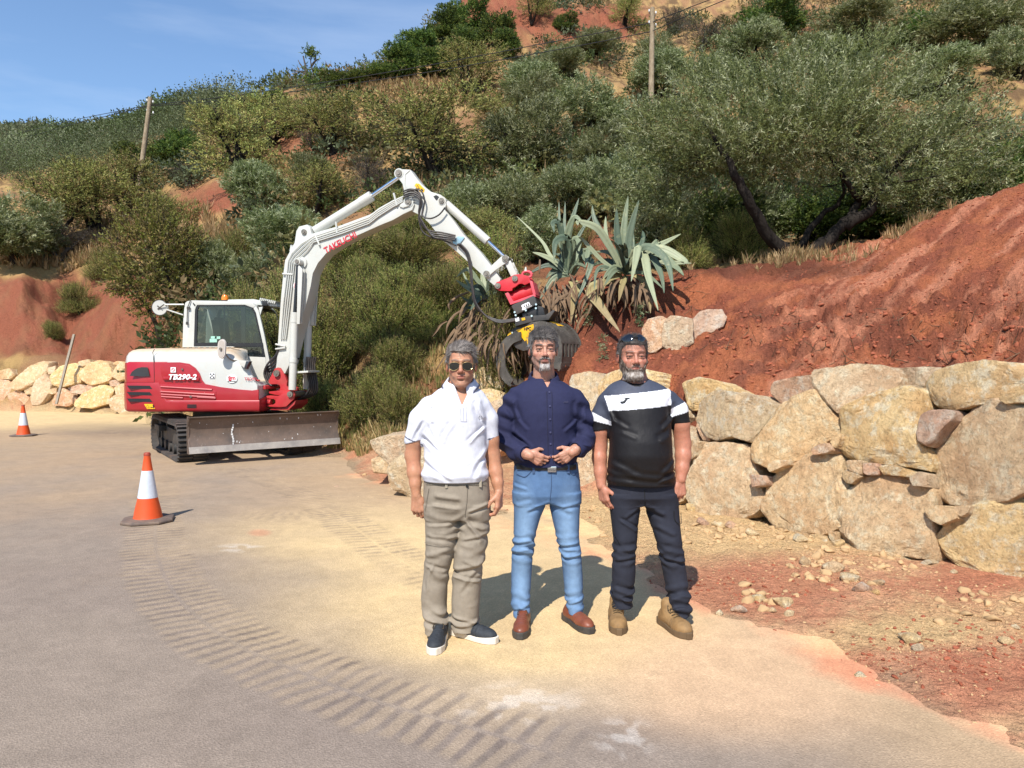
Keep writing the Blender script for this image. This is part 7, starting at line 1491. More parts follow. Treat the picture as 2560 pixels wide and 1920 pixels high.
M_SNEAK = simple('dark_mesh_shoe', (.022, .026, .032), .7, var=.4, scale=40, bump=.5); M_SOLEW = simple('white_sole', lin(222, 212, 196, .9), .6, var=.06, dirt=lin(170, 140, 110), dirt_amt=.3); M_SOLEB = simple('dark_sole', (.03, .03, .028), .7, dirt=lin(150, 120, 90), dirt_amt=.4)
M_LACE = simple('lace', (.05, .035, .02), .8); M_BELT = simple('black_belt', (.012, .012, .012), .4)
U = lambda x, y: (980 + x * .3526, 800 + y * .3526)
def Wd(x, y, D): return P(*U(x, y), D)
def npv(v): return np.array(tuple(v))
def bl(V, c, r): return np.clip(1 - np.sqrt((((V - np.array(c)) / np.array(r)) ** 2).sum(1)), 0, 1)
def blm(C_, m, col3): return C_ * (1 - m[:, None]) + np.array(col3) * m[:, None]
SKIN = lin(196, 138, 108)
def head(o, sc_, yaw=0, wide=1.0, skin=SKIN, hair=None, beard=None, brow=lin(60, 48, 40), squint=0.0, glasses=None, jawdrop=0, hairline=.060, seed=0, hair_t=.013, stub=None, neck=None):
    """o world position of eye-level centre; returns skin mesh tuple and list of (name, mesh tuple, material) children"""
    h = .0026; S = SDF((-.115, -.14, -.19), (.115, .13, .15), h); w = wide
    S.ell((0, .012, .036), (.077 * w, .097, .080), .001); S.ell((0, -.030, -.040), (.064 * w, .060, .078), .03)
    for s in (-1, 1):
        S.cone((s * .052 * w, .004, -.060), (s * .020 * w, -.072, -.104), .017, .015, .022); S.ell((s * .047 * w, -.060, -.030), (.020, .022, .018), .018)
        S.cone((s * .008, -.088, .022), (s * .044 * w, -.076, .024), .010, .009, .012)
    S.ell((0, -.082, -.104), (.021, .018, .017), .018); S.ell((0, -.076, -.064), (.034, .026, .030), .016)
    for s in (-1, 1):
        S.ell((s * .033 * w, -.104, .001), (.020, .020, .0125), .010, 'sub'); S.ell((s * .033 * w, -.0735, .0015), (.0165, .0150, .0135), .002)
        S.ell((s * .033 * w, -.0835, .0085 - squint * .003), (.019, .0105, .0060), .003); S.ell((s * .033 * w, -.0825, -.0105 + squint * .002), (.017, .0075, .0042), .005)
        S.cone((s * .030, -.085, -.030), (s * .036, -.078, -.056), .010, .012, .012)
    S.cone((0, -.088, .014), (0, -.110, -.028), .0075, .0105, .007); S.ell((0, -.113, -.033), (.0125, .0125, .0115), .006)
    for s in (-1, 1): S.ell((s * .0125, -.101, -.038), (.0085, .012, .0085), .005); S.ell((s * .0062, -.108, -.0455), (.0036, .006, .004), .002, 'sub')
    S.ell((0, -.0965, -.0600), (.024, .009, .0052), .004); S.ell((0, -.0950, -.0705), (.021, .009, .0065), .004); S.ell((0, -.1055, -.0655), (.024, .0065, .0014), .0015, 'sub')
    S.ell((0, -.0945, -.0825), (.018, .008, .005), .006, 'sub')
    for s in (-1, 1):
        Rm = Matrix.Rotation(R(10), 3, 'X'); S.ell((s * .081 * w, .010, -.010), (.009, .019, .032), .006, 'add', Rm); S.ell((s * .089 * w, .004, -.006), (.006, .011, .019), .003, 'sub', Rm)
    S.cone((0, .012, -.08), (0, .030, -.20), .052 * w, .060 * w, .018); S.cone((0, -.038, -.118), (0, -.010, -.20), .022, .024, .03)
    V, Q = S.net()
    C0 = np.tile(np.array(skin), (len(V), 1)); red = np.array(lin(164, 88, 72)); 
    C0 = blm(C0, bl(V, (0, -.112, -.034), (.026, .03, .024)) * .75, red)
    for s in (-1, 1): C0 = blm(C0, bl(V, (s * .045, -.07, -.036), (.034, .04, .026)) * .6, red); C0 = blm(C0, bl(V, (s * .085, .01, -.01), (.02, .03, .045)) * .9, red)
    C0 = blm(C0, (bl(V, (0, -.100, -.066), (.028, .016, .015)) > .25) * .65, lin(168, 88, 78)); C0 = blm(C0, bl(V, (0, -.105, -.0655), (.025, .02, .003)), lin(60, 24, 20))
    for s in (-1, 1):
        b = np.sqrt(((np.abs(V[:, 0] - s * .034 * w) / .022) ** 4)) + ((V[:, 2] - (.0255 - .10 * np.abs(np.abs(V[:, 0]) - .034 * w))) / .0070) ** 2; C0 = blm(C0, np.clip(1.6 - b, 0, 1) * (V[:, 1] < -.055) * .92, brow)
        C0 = blm(C0, bl(V, (s * .033 * w, -.09, .001), (.024, .03, .014)) * .8, lin(110, 62, 48)); C0 = blm(C0, np.clip(1 - np.abs(V[:, 2] - .0048 + squint * .002) / .0016, 0, 1) * (np.abs(V[:, 0] - s * .033 * w) < .016) * (V[:, 1] < -.07) * .85, lin(44, 26, 22))
        C0 = blm(C0, bl(V, (s * .0065, -.108, -.0445), (.006, .012, .005)), lin(60, 26, 22))
    fh = (V[:, 2] > .035) & (V[:, 2] < .06) & (V[:, 1] < -.06); C0 *= (1 - .10 * (fh * (np.sin(V[:, 2] * 900) > .5)))[:, None]
    if stub is not None:
        m = sstep(-.030, -.060, V[:, 2]) * (V[:, 1] < .01) * sstep(-.150, -.115, V[:, 2]) * (1 - bl(V, (0, -.1, -.066), (.03, .02, .012)) > .5); C0 = blm(C0, m * stub[3], stub[:3])
    X, Y, Z = np.broadcast_arrays(S.x, S.y, S.z); kids = []
    def shell(t, cf, nm):
        D2 = S.D - t.astype(np.float32); Vh, Qh = S.net(D2); ok = np.abs(1) ; 
        # keep only what stands proud of the skin
        i = np.clip(((Vh - S.lo) / S.h).astype(int), 0, S.n - 1); ds = S.D[i[:, 0], i[:, 1], i[:, 2]]; kq = (ds[Qh] > -.0028).any(1); Qh = Qh[kq]
        us = np.unique(Qh); rg = np.random.default_rng(seed + 40); us = us[rg.integers(0, len(us), 2600 if nm == 'hair' else 1300)]; b = Vh[us]; u = b - np.array([0, .012, .03 if nm == 'hair' else -.05]); u /= np.linalg.norm(u, axis=1, keepdims=True)
        top = sstep(.04, .09, b[:, 2])[:, None] if nm == 'hair' else np.zeros((len(b), 1)); d = top * np.array([.55, .75, .1]) + (1 - top) * np.array([0, .25, -1.]); d = d - u * (d * u).sum(1, keepdims=True); d = d / (np.linalg.norm(d, axis=1, keepdims=True) + 1e-6) + u * .30 + rg.normal(size=b.shape) * .22
        L = (.019 if nm == 'hair' else .010) * (.5 + rg.random((len(b), 1))); w_ = np.cross(d, u); w_ *= .0009 / (np.linalg.norm(w_, axis=1, keepdims=True) + 1e-6); b0 = b - u * .002
        Vs_ = np.stack([b0 - w_, b0 + w_, b0 + d * L + w_ * .4, b0 + d * L - w_ * .4], 1).reshape(-1, 3); cs_ = np.repeat(cf(b) * (.55 + .95 * rg.random((len(b), 1))), 4, 0)
        kids.append((nm, join([(Vh, Qh, cf(Vh)), (Vs_, quads(len(b)), cs_)]), M_HAIR))
    if hair:
        hl = np.interp(Y, [-.12, -.075, -.055, -.036, -.020, -.004, .004, .030, .045, .10], [hairline + .004, hairline, hairline - .004, .038, .0, -.024, -.010, .0, -.050, -.080]) + .008 * np.abs(X) / .07 * (Y < -.05)
        wide_ear = (np.abs(X) > .079 * w) & (Z < .012)
        nz = fbm(X * 60 + seed, Y * 22, Z * 30, oct=3, seed=seed) - .5; nz2 = fbm(X * 150, Y * 40, Z * 60, oct=2, seed=seed + 3) - .5
        m = np.clip((Z - hl) / .007 + .3 + nz * .8, -1, 1); t = m * (hair_t * (.55 + .75 * sstep(.02, .11, Z))) + (m > 0) * (nz * .006 + nz2 * .0035) * (.4 + sstep(.02, .09, Z)); t = np.where(wide_ear, -.02, t)
        hc = hair
        def hcol(Vh):
            n = fbm(Vh[:, 0] * 90, Vh[:, 1] * 30, Vh[:, 2] * 40, oct=3, seed=seed); g = sstep(.35, .65, n)[:, None]; top = sstep(.03, .09, Vh[:, 2])[:, None]
            side = np.array(hc[0]) * (1 - g) + np.array(hc[1]) * g; tp = np.array(hc[2]) * (1 - g) + np.array(hc[3]) * g; return side * (1 - top) + tp * top
        shell(t, hcol, 'hair')
    if beard:
        kind, c1, c2, c3 = beard
        mou = np.sqrt((X / .027) ** 2 + ((Z + .066) / .0085) ** 2)
        if kind == 'full':
            up_ = np.interp(np.abs(X), [0, .02, .04, .055, .07, .09], [-.046, -.050, -.066, -.046, -.010, .0]); m = np.minimum(sstep(0, .010, up_ - Z), sstep(-.150, -.128, Z)) * (Y < -.0 + .02 * (Z > -.07)) * sstep(.9, 1.25, mou)
            m = m * (np.abs(X) < .074); t = (m * 2 - .8) * (.0045 + .009 * sstep(-.085, -.115, Z) * (np.abs(X) < .045))
        else:
            ring = np.exp(-((np.sqrt((X / .030) ** 2 + ((Z + .075) / .030) ** 2) - 1) / .30) ** 2) ; chin = (Z < -.088) * (np.abs(X) < .030); mus = np.clip(1.25 - ((np.abs(X) / .031) ** 2 + ((Z + .0525 + .3 * np.abs(X) ** 1.0 * .35) / .0068) ** 2), 0, 1)
            m = np.clip(chin * sstep(-.135, -.120, Z) + mus * 1.3 + ring * (Z < -.055) * .6, 0, 1) * (Y < -.04) * sstep(.9, 1.15, mou); t = (m * 2 - .9) * .0042
        t = t + (fbm(X * 130, Y * 130, Z * 60, oct=2, seed=9) - .5) * .004
        def bcol(Vh):
            n = sstep(.35, .65, fbm(Vh[:, 0] * 120, Vh[:, 1] * 120, Vh[:, 2] * 50, oct=3, seed=5))[:, None]; low = sstep(-.075, -.10, Vh[:, 2])[:, None]
            a = np.array(c1) * (1 - n) + np.array(c2) * n; b = np.array(c2) * (1 - n) + np.array(c3) * n; return a * (1 - low) + b * low
        shell(np.broadcast_to(t, S.D.shape), bcol, 'beard')
    cy, sy = math.cos(yaw), math.sin(yaw)
    def tf(Vx): Vx = Vx * sc_; return np.stack([Vx[:, 0] * cy - Vx[:, 1] * sy, Vx[:, 0] * sy + Vx[:, 1] * cy, Vx[:, 2]], 1) + np.array(o)
    kids = [(n, (tf(v), q, c), m) for n, (v, q, c), m in kids]
    # eyes and glasses in head space
    def sphere(c, r, name, mt, squ=1): m = MB(); c = Vector(c); m.loft([[c + Vector((r * math.sin(a) * math.cos(t), -r * math.cos(a) * squ, r * math.sin(a) * math.sin(t))) for t in [2 * math.pi * i / 14 for i in range(14)]] for a in np.linspace(.05, math.pi - .05, 9)]); kids.append((name, m, mt))
    for s in (-1, 1):
        sphere((s * .033 * w, -.0768, .0010), .0138, 'eye', M_EYEW); m = MB(); m.cyl((s * .033 * w, -.0896, .0008), (s * .033 * w, -.0910, .0008), .0058, 12); kids.append(('iris', m, M_IRIS))
    if glasses == 'aviator':
        for s in (-1, 1):
            ring = [(s * (.034 + .029 * math.cos(t) * (1 + .10 * math.sin(t))), -.101 + .010 * max(0, math.cos(t)) ** 2, -.008 + .0225 * math.sin(t) - .004 * math.cos(t) * (math.sin(t) < 0) * 1) for t in [2 * math.pi * i / 22 for i in range(22)]]
            m = MB(); m.loft([[Vector((x, y, z)) for x, y, z in ring], [Vector((x, y + .002, z)) for x, y, z in ring]]); kids.append(('lens', m, M_LENS)); m = MB(); m.tube([Vector(q) for q in ring + ring[:1]], .0011, 6, cap=False); m.tube([(s * .062, -.092, .006), (s * .079 * w, -.03, .004), (s * .082 * w, .01, .002)], .0012, 5); kids.append(('glasses_frame', m, M_GOLD))
        m = MB(); m.tube([(-.007, -.106, .004), (0, -.108, .006), (.007, -.106, .004)], .0013, 5); m.tube([(-.016, -.104, .014), (0, -.106, .015), (.016, -.104, .014)], .0010, 5); kids.append(('glasses_bridge', m, M_GOLD))
    if glasses == 'raised':
        for s in (-1, 1):
            m = MB()
            V_ = []; Fs = []
            for i in range(9):
                u = i / 8; a = s * (R(9) + u * R(48)); hh = .021 * math.sin(math.pi * (.18 + .70 * u)) ** .6
                for zz, ro in ((hh, -.010), (hh * .4, -.001), (-hh * .5, .004), (-hh, .004)): V_.append(Vector(((.078 + ro * 1.6) * w * math.sin(a), .012 - (.088 + ro * 1.6) * math.cos(a), .097 + zz + .004 * math.cos(a))))
            for i in range(8):
                for k in range(3): Fs.append((i * 4 + k, i * 4 + k + 1, i * 4 + k + 5, i * 4 + k + 4))
            m.add(V_, Fs); kids.append(('lens', m, M_LENS)); m = MB(); m.tube([(s * .066 * w, -.034, .097), (s * .082 * w, -.005, .062), (s * .087 * w, .02, .015)], .0035, 6); kids.append(('glasses_arm', m, M_BELT))
        m = MB(); m.tube([(-.014, -.076, .106), (0, -.079, .108), (.014, -.076, .106)], .004, 6); kids.append(('glasses_bridge', m, M_BELT))
    out = []
    for n, g, mt in kids:
        if isinstance(g, MB):
            g.v = [tuple(q) for q in tf(np.array(g.v))]
        out.append((n, g, mt))
    return (tf(V), Q, C0), out
def hand(wr, a, s, n, skin, curl=(.5, .6, .4), spread=.0, size=1.0, thumb=(.5, .6), lens=None):
    a = Vector(a).normalized(); s = Vector(s); s = (s - a * s.dot(a)).normalized(); n0 = a.cross(s); n = n0 if n0.dot(Vector(n)) > 0 else -n0; wr = Vector(wr)
    z = size; q = lambda A, S_, N: npv(wr + a * A * z + s * S_ * z + n * N * z)
    lo = npv(wr) - .2; hi = npv(wr) + .2; ext = [q(0, 0, 0), q(.2, .09, .09), q(.2, -.07, -.03), q(-.06, .04, .03), q(.1, .09, -.04), q(-.06, -.04, -.03), q(.12, -.07, .1)]
    E = np.array(ext); S = SDF(E.min(0) - .01, E.max(0) + .01, .0026)
    S.cone(q(-.015, 0, 0), q(0, 0, 0), .0245 * z, .0245 * z, .01)
    fb = [(.088, .030), (.092, .010), (.088, -.011), (.080, -.030)]; fl = [.071, .078, .072, .057]; fr = [.0088, .0090, .0085, .0075]
    for (fa, fs) in fb: S.cone(q(.0, fs * .45, 0), q(fa - .006, fs, -.001), .0155 * z, .0125 * z, .012)
    S.ell(q(.035, .022, .008), (.022 * z,) * 3, .012)
    for i, ((fa, fs), L, r_) in enumerate(zip(fb, fl, fr)):
        ang = 0; p = Vector((fa, fs, 0)); r0 = r_; sp = spread * (1.5 - i)
        for j, (f, c) in enumerate(zip((.46, .30, .24), curl)):
            ang += c * (1 + .12 * i); d = Vector((math.cos(ang), math.sin(sp) , math.sin(ang))); p2 = p + d * L * f; r1 = r0 * (.93 if j < 2 else .82); S.cone(q(*p), q(*p2), r0 * z, r1 * z, .0035); S.ell(q(*p), (r0 * 1.06 * z,) * 3, .003); p = p2; r0 = r1
    t0 = Vector((.022, .026, .006)); d1 = Vector((.75, .62, thumb[0])).normalized(); t1 = t0 + d1 * .042; d2 = Vector((.95, .15, thumb[1])).normalized(); t2 = t1 + d2 * .032; t3 = t2 + Vector((.98, -.1, thumb[1] * 1.2)).normalized() * .026
    S.cone(q(*t0), q(*t1), .0150 * z, .0112 * z, .008); S.cone(q(*t1), q(*t2), .0112 * z, .0098 * z, .003); S.cone(q(*t2), q(*t3), .0098 * z, .0078 * z, .003)
    for fs in (-.02, -.002, .016): S.cone(q(.02, fs * .5, -.0125), q(.08, fs * 1.3, -.0120), .0022, .0030, .005)
    V, Q = S.net(); C0 = np.tile(np.array(skin), (len(V), 1)); kn = np.zeros(len(V))
    for (fa, fs) in fb: kn = np.maximum(kn, bl(V, q(fa, fs, 0), (.016,) * 3))
    C0 = blm(C0, kn * .5, lin(176, 96, 76)); rel = (V - npv(wr)) @ npv(a); C0 = blm(C0, sstep(.10, .16, rel) * .35, lin(200, 110, 92)); return V, Q, C0
def shoe(toe, dr, kind, parent, name):
    dr = Vector((*dr, 0)).normalized(); lt = Vector((-dr.y, dr.x, 0)); L = .295 if kind != 'boot' else .305; heel = Vector((toe.x, toe.y, 0)) - dr * L
    hh = .13 if kind == 'boot' else .085; h = .0035; S = SDF((-.03, -.08, -.005), (L + .03, .08, hh + .04), h); sf = L / .295
    wd_ = 1.1 if kind == 'boot' else 1.0
    S.ell((.215 * sf, 0, .040), (.078, .046 * wd_, .036 if kind != 'boot' else .045), .01); S.cone((.04, 0, .048), (.18 * sf, 0, .040), .036 * wd_, .039 * wd_, .02); S.ell((.045, 0, .05), (.044, .037 * wd_, .055), .02); S.cone((.075, 0, .06), (.062, 0, hh), .038 * wd_, .034 * wd_, .02); S.cone((.10, 0, .075), (.17, 0, .055), .026, .022, .02)
    if kind == 'boot': S.ell((.225, 0, .045), (.062, .047, .040), .01)
    S.disp(lambda x, y, z: .0012 * np.sin(x * 260) * np.exp(-((x - .17) / .03) ** 2) + (fbm(x * 40, y * 40, z * 40, oct=2, seed=3) - .5) * .003); S.fn(lambda x, y, z: z - .020 + x * 0, (-.05, -.1, -.05), (.4, .1, .02), 0, 'sub')
    V, Q = S.net(); T = SDF((-.03, -.08, -.005), (L + .03, .08, .06), h)
    def so_(x, y, z):
        hw = np.interp(x, [0, .03, .09, .17, .23, .27, .30], [.030, .037, .035, .044, .046, .036, .012]) * wd_; dd = np.abs(y) - hw; e_ = np.maximum(-x - .0 + .0, x - L - .0); return np.maximum(np.maximum(dd, e_), np.maximum(.001 - z, z - (.030 + .006 * np.cos(x * 20))))
    T.D[:] = so_(T.x, T.y, T.z); T.D = T.D.astype(np.float32); hwc = T.D; T.D = (hwc - .004).astype(np.float32); Vs, Qs = T.net()
    def tw(v): return np.array(tuple(heel))[None] + v[:, :1] * npv(dr) + v[:, 1:2] * npv(lt) + v[:, 2:3] * np.array([[0, 0, 1]])
    m1, m2, nm = {'sneaker': (M_SNEAK, M_SOLEW, 'sneaker'), 'leather': (M_LEATH, M_SOLEB, 'leather_shoe'), 'boot': (M_BOOT, simple('boot_sole', lin(96, 76, 52), .8) if 'boot_sole' not in bpy.data.materials else bpy.data.materials['boot_sole'], 'boot')}[kind]
    o = link(nm, mesh_np(nm, tw(V), Q), m1, parent, smooth=True); link('sole', mesh_np('sole', tw(np.clip(Vs, [-9, -9, .001], [9, 9, 9])), Qs), m2, o, smooth=True)
    m = MB(); tp = lambda x: .078 + (.0 if kind != 'boot' else .028) - (x - .10) * .30
    for i in range(4):
        x = .105 + i * .022; a = heel + dr * x + Vector((0, 0, tp(x) + .010)); m.tube([a - lt * .024 - Vector((0, 0, .012)), a + dr * .006, a + lt * .024 - Vector((0, 0, .012))], .0026, 5)
    b = heel + dr * .10 + Vector((0, 0, tp(.10) + .012))
    for sgn in (-1, 1): m.tube(catmull([b, b + lt * sgn * .022 + Vector((0, 0, .012)), b + lt * sgn * .030 + dr * .03 - Vector((0, 0, .005)), b + lt * .006 * sgn + dr * .012], 4), .0024, 5)
    m.build('laces', M_LACE if kind != 'boot' else simple('boot_lace', lin(80, 64, 40), .8) if 'boot_lace' not in bpy.data.materials else bpy.data.materials['boot_lace'], o, smooth=True)
    return heel + dr * .07
def rows(tab, D, dd=0, ratio=None):
    """(y_u, xl, xr, ry or None, dy) -> z,cx,cy,rx,ry"""
    out = []
    for r in tab:
        y, xl, xr, ry, dy = r; Dk = D + dy; a = Wd(xl, y, Dk); b = Wd(xr, y, Dk); rx = (b.x - a.x) / 2; out.append((a.z, (a.x + b.x) / 2, Dk, rx, ry if ry else rx * 1.0))
    return out
def collar(cx, cy, zb, zf, rx, ry, phi0, drop, flap, mat_, parent, stripes=None, name='collar', col_=None, out_=.018):
    n = 40; V = []; Fs = []; 
    for i in range(n):
        ph = phi0 + (2 * math.pi - 2 * phi0) * i / (n - 1); d = min(ph - phi0, 2 * math.pi - phi0 - ph); fz = zf + (zb - zf) * (1 - math.cos(ph)) / 2
        o = Vector((cx + rx * math.sin(ph), cy - ry * math.cos(ph), fz)); od = Vector((math.sin(ph), -math.cos(ph), 0)); fl = flap * math.exp(-(d / .42) ** 2)
        for a, b_, c_ in ((-.004, -.035, 0), (0, -.004, 0), (.004, .002, 0), (.008, -.003, 0), (out_ * .7, -(drop + fl) * .6, fl * .10), (out_ + fl * .15, -(drop + fl), fl * .15), (out_ + fl * .15 - .003, -(drop + fl) - .001, fl * .15)):
            V.append(o + od * a + Vector((math.copysign(c_, math.sin(ph)) * 1.0, 0, b_)))
    for i in range(n - 1):
        for k in range(6): Fs.append((i * 7 + k, i * 7 + k + 1, (i + 1) * 7 + k + 1, (i + 1) * 7 + k))
    m = MB(); m.add(V, Fs); me = m.mesh(name); a = me.color_attributes.new('Col', 'FLOAT_COLOR', 'POINT'); a.data.foreach_set('color', np.tile(np.array([*col_, 1], dtype=np.float32), (len(V), 1)).ravel()); o = link(name, me, mat_, parent, smooth=True)
    md = o.modifiers.new('thickness', 'SOLIDIFY'); md.thickness = .002
    if stripes:
        for k, (off, r_) in enumerate(((.006, .0018), (.011, .0012))):
            m = MB(); pts_ = [Vector(V[i * 7 + 5]) + (Vector(V[i * 7 + 4]) - Vector(V[i * 7 + 5])).normalized() * off + Vector((math.sin(phi0 + (2 * math.pi - 2 * phi0) * i / (n - 1)), -math.cos(phi0 + (2 * math.pi - 2 * phi0) * i / (n - 1)), 0)) * .003 for i in range(n)]; m.tube(pts_, r_, 5); m.build('collar_stripe', stripes, o)
    return o
def wrinkle(sd, amp, kx=4, kz=9, diag=0.0):
    return lambda x, y, z: amp * (fbm((x + diag * z) * kx + sd, y * kx, (z - diag * x) * kz, oct=3, seed=sd) - .5)
def creases(Wf, L, w=.012, amp=.0048):
    """folds of the cloth: ridge with a valley beside it along each line"""
    S_ = []
    for i, q in enumerate(L):
        a, b = Wf(q[0], q[1]), Wf(q[2], q[3]); S_.append((a.x, a.z, b.x, b.z, w * (.8 + .5 * ((i * 7) % 5) / 4), amp * (.7 + .6 * ((i * 3) % 4) / 3) * (1 if i % 2 else -1)))
    def f(x, y, z):
        r = np.zeros(np.shape(x)); x = x + .006 * np.sin(z * 40)
        for x0, z0, x1, z1, ww, am in S_:
            dx, dz = x1 - x0, z1 - z0; L2 = dx * dx + dz * dz; t = ((x - x0) * dx + (z - z0) * dz) / L2; m = np.clip(t, 0, 1); d = ((x - x0) * dz - (z - z0) * dx) / math.sqrt(L2)
            e = np.exp(-(np.maximum(np.abs(t - .5) - .38, 0) / .12) ** 2); r -= abs(am) * e * (np.exp(-(d / ww) ** 2) - .9 * np.exp(-((d - math.copysign(1.7 * ww, am)) / ww) ** 2))
        return r
    return f
def person(spec):
    D = spec['D']; e = empty('person', (spec['x'], D, 0), spec['label'], 'person')
    hd, kids = head(**spec['head']); parts = [hd]
    T = rows(spec['torso'], D); LL = [rows(l, D) for l in spec['legs']]
    allr = T + LL[0] + LL[1]; x0 = min(r[1] - r[3] for r in allr) - .22; x1 = max(r[1] + r[3] for r in allr) + .22
    arms = [[(npv(Wd(x, y, D + dy)), r_) for x, y, dy, r_ in a] for a in spec['arms']]
    B = SDF((x0, D - .30, .05), (x1, D + .24, spec['neck'][1].z + .03), .005)
    B.zloft(T, .02, 2.15, -.022 - spec.get('inner', 0)); 
    for l in LL: B.zloft(l, .03, 2, -.020)
    for a in arms: B.chain([q[0] for q in a], [q[1] for q in a], .018)
    nk0, nk1 = spec['neck']; B.cone(nk0, nk1, spec['neckr'] * 1.12, spec['neckr'], .045); B.cone(Vector(nk0) + Vector((-.08, .02, -.06)), Vector(nk0) + Vector((.08, .02, -.06)), .042, .042, .05)
    V, Q = B.net(); Cb = np.tile(np.array(spec['head']['skin']), (len(V), 1)); arm_m = V[:, 2] < nk0.z - .1; Cb[arm_m] *= np.array([1.0, .97, .93]); parts.append((V, Q, Cb))
    for hn in spec['hands']: parts.append(hand(skin=spec['head']['skin'], **hn))
    V, Q, C0 = join(parts); body = link('body', mesh_np('body', V, Q, C0), M_SKIN, e, smooth=True)
    for n, g, mt in kids:
        if isinstance(g, MB): g.build(n, mt, e, smooth=True, ang=50)
        else: link(n, mesh_np(n, g[0], g[1], g[2]), mt, e, smooth=True)
    # shirt
    zt_, zb_ = T[0][0], T[-1][0]; S = SDF((x0, D - .30, zb_ - .03), (x1, D + .24, nk0.z + .10), .0042); S.zloft(T, .02, 2.15, .0)
    for a, (i0, i1), rr_ in zip(arms, spec['sleeve'], spec['sleeve_r']):
        pts_ = [q[0] for q in a[:i1]]; S.chain(pts_, rr_[:len(pts_)], .028)
    S.cone(Vector(nk0) + Vector((-.09, .015, -.062)), Vector(nk0) + Vector((.09, .015, -.062)), .045, .045, .05)
    for f in spec['shirt_wr']: S.disp(f)
    for f, lo, hi in spec.get('shirt_cut', []): S.fn(f, lo, hi, .004)
    S.fn(lambda x, y, z: z - (zb_ + .0 * x) - spec['hem'](x, y) if callable(spec.get('hem')) else z - zb_ + x * 0, (x0, D - .3, zb_ - .1), (x1, D + .3, zb_ + .06), .003)
    V, Q = S.net(); sh_ = link('shirt', mesh_np('shirt', V, Q, spec['shirt_col'](V)), spec['shirt_mat'], e, smooth=True)
    # trousers
    H_ = rows(spec['hips'], D); zh = min(r[0] for r in LL[0] + LL[1]); S = SDF((x0 + .12, D - .24, zh - .01), (x1 - .12, D + .24, H_[0][0] + .02), .0042); S.zloft(H_, .02, 2.4)
    for l in LL: S.zloft(l, .035 if spec.get('loose') else .02, 2.2)
    for f in spec['leg_wr']: S.disp(f)
    V, Q = S.net(); tr_ = link('trousers', mesh_np('trousers', V, Q, spec['leg_col'](V)), spec['leg_mat'], e, smooth=True)
    for toe, dr, kind in spec['shoes']: shoe(PG(*U(*toe)), dr, kind, e, kind)
    return e, sh_, tr_
def knee(zk, amp, sd=3, wz=.10, f=70):
    return lambda x, y, z: amp * 1.3 * np.exp(-((z - zk) / wz) ** 2) * np.sin(z * f + 14 * fbm(x * 6, y * 6, z * 4, oct=2, seed=sd)) * sstep(.38, .62, fbm(x * 10, y * 10, z * 14, oct=2, seed=sd + 9))
def strip(pts, w, mat_, parent, name, th=.002, D_=None):
    m = MB(); m.tube(catmull(pts, 4), w, 6, flat=1.0); return m.build(name, mat_, parent, smooth=True)
def surf_y(me, x, z, D):
    """front surface depth of a mesh at (x,z)"""
    n = len(me.vertices); c = np.empty(n * 3, dtype=np.float32); me.vertices.foreach_get('co', c); c = c.reshape(-1, 3)
    return c
class Front:
    def __init__(s, o):
        n = len(o.data.vertices); c = np.empty(n * 3, dtype=np.float32); o.data.vertices.foreach_get('co', c); s.c = c.reshape(-1, 3)
    def __call__(s, x, z, off=.002):
        m = (np.abs(s.c[:, 0] - x) < .008) & (np.abs(s.c[:, 2] - z) < .008)
        if not m.any(): m = (np.abs(s.c[:, 0] - x) < .03) & (np.abs(s.c[:, 2] - z) < .03)
        return Vector((x, float(s.c[m][:, 1].min()) - off if m.any() else 4.0, z))
D1 = 4.14; W1 = lambda x, y, dd=0: Wd(x, y, D1 + dd)
sk1 = lin(178, 128, 100)
tor1 = [(462, 400, 560, .070, .01), (490, 350, 592, .085, .01), (520, 300, 625, .10, .01), (560, 268, 648, .112, 0), (610, 248, 664, .122, -.01), (700, 240, 670, .128, -.012), (800, 234, 668, .128, -.01), (900, 229, 667, .126, -.01), (1000, 226, 667, .128, -.015), (1080, 225, 671, .128, -.015), (1135, 226, 674, .128, -.015)]
hips1 = [(1100, 232, 686, .125, 0), (1150, 228, 690, .128, 0), (1243, 221, 694, .130, 0), (1330, 226, 690, .125, 0), (1400, 232, 688, .10, 0)]
legs1 = [[(1300, 226, 470, .11, 0), (1400, 232, 490, .105, 0), (1500, 235, 478, .10, 0), (1643, 236, 440, .090, -.01), (1793, 225, 405, .082, 0), (1900, 212, 396, .080, .0), (2000, 205, 388, .078, .01), (2100, 222, 386, .078, -.015), (2215, 236, 390, .078, -.03)],
         [(1300, 455, 692, .11, 0), (1400, 480, 690, .105, 0), (1500, 474, 690, .10, .0), (1643, 444, 664, .092, -.01), (1793, 430, 638, .085, -.0), (1993, 421, 620, .078, .0), (2100, 424, 614, .074, .0), (2195, 432, 602, .072, -.0)]]
def polo_col(V):
    c = np.tile(np.array(lin(214, 214, 222, .90)), (len(V), 1))
    for (x, y) in ((158, 862), (690, 850)):
        a = W1(x, y); m = (V[:, 0] < W1(222, 0).x if x < 400 else V[:, 0] > W1(676, 0).x) & (np.abs(V[:, 2] - (a.z + .006 - (V[:, 0] - a.x) * -.35 * (1 if x < 400 else -1) * 0 + (a.x - V[:, 0]) * (.45 if x < 400 else -.2))) < .0035) & (np.abs(V[:, 0] - a.x) < .10); c[m] = lin(40, 44, 70)
    return c
def sleeve_cut(cx, cy, cz, nx, nz, rad):   # remove below an inclined hem plane round a sleeve
    return (lambda x, y, z: np.maximum((x - cx) * nx + (z - cz) * nz + y * 0, np.sqrt((x - cx) ** 2 + (z - cz) ** 2 + 0 * y) - rad), (cx - rad, cy - .2, cz - rad), (cx + rad, cy + .2, cz + rad))
aL = W1(156, 862); aR = W1(694, 852)
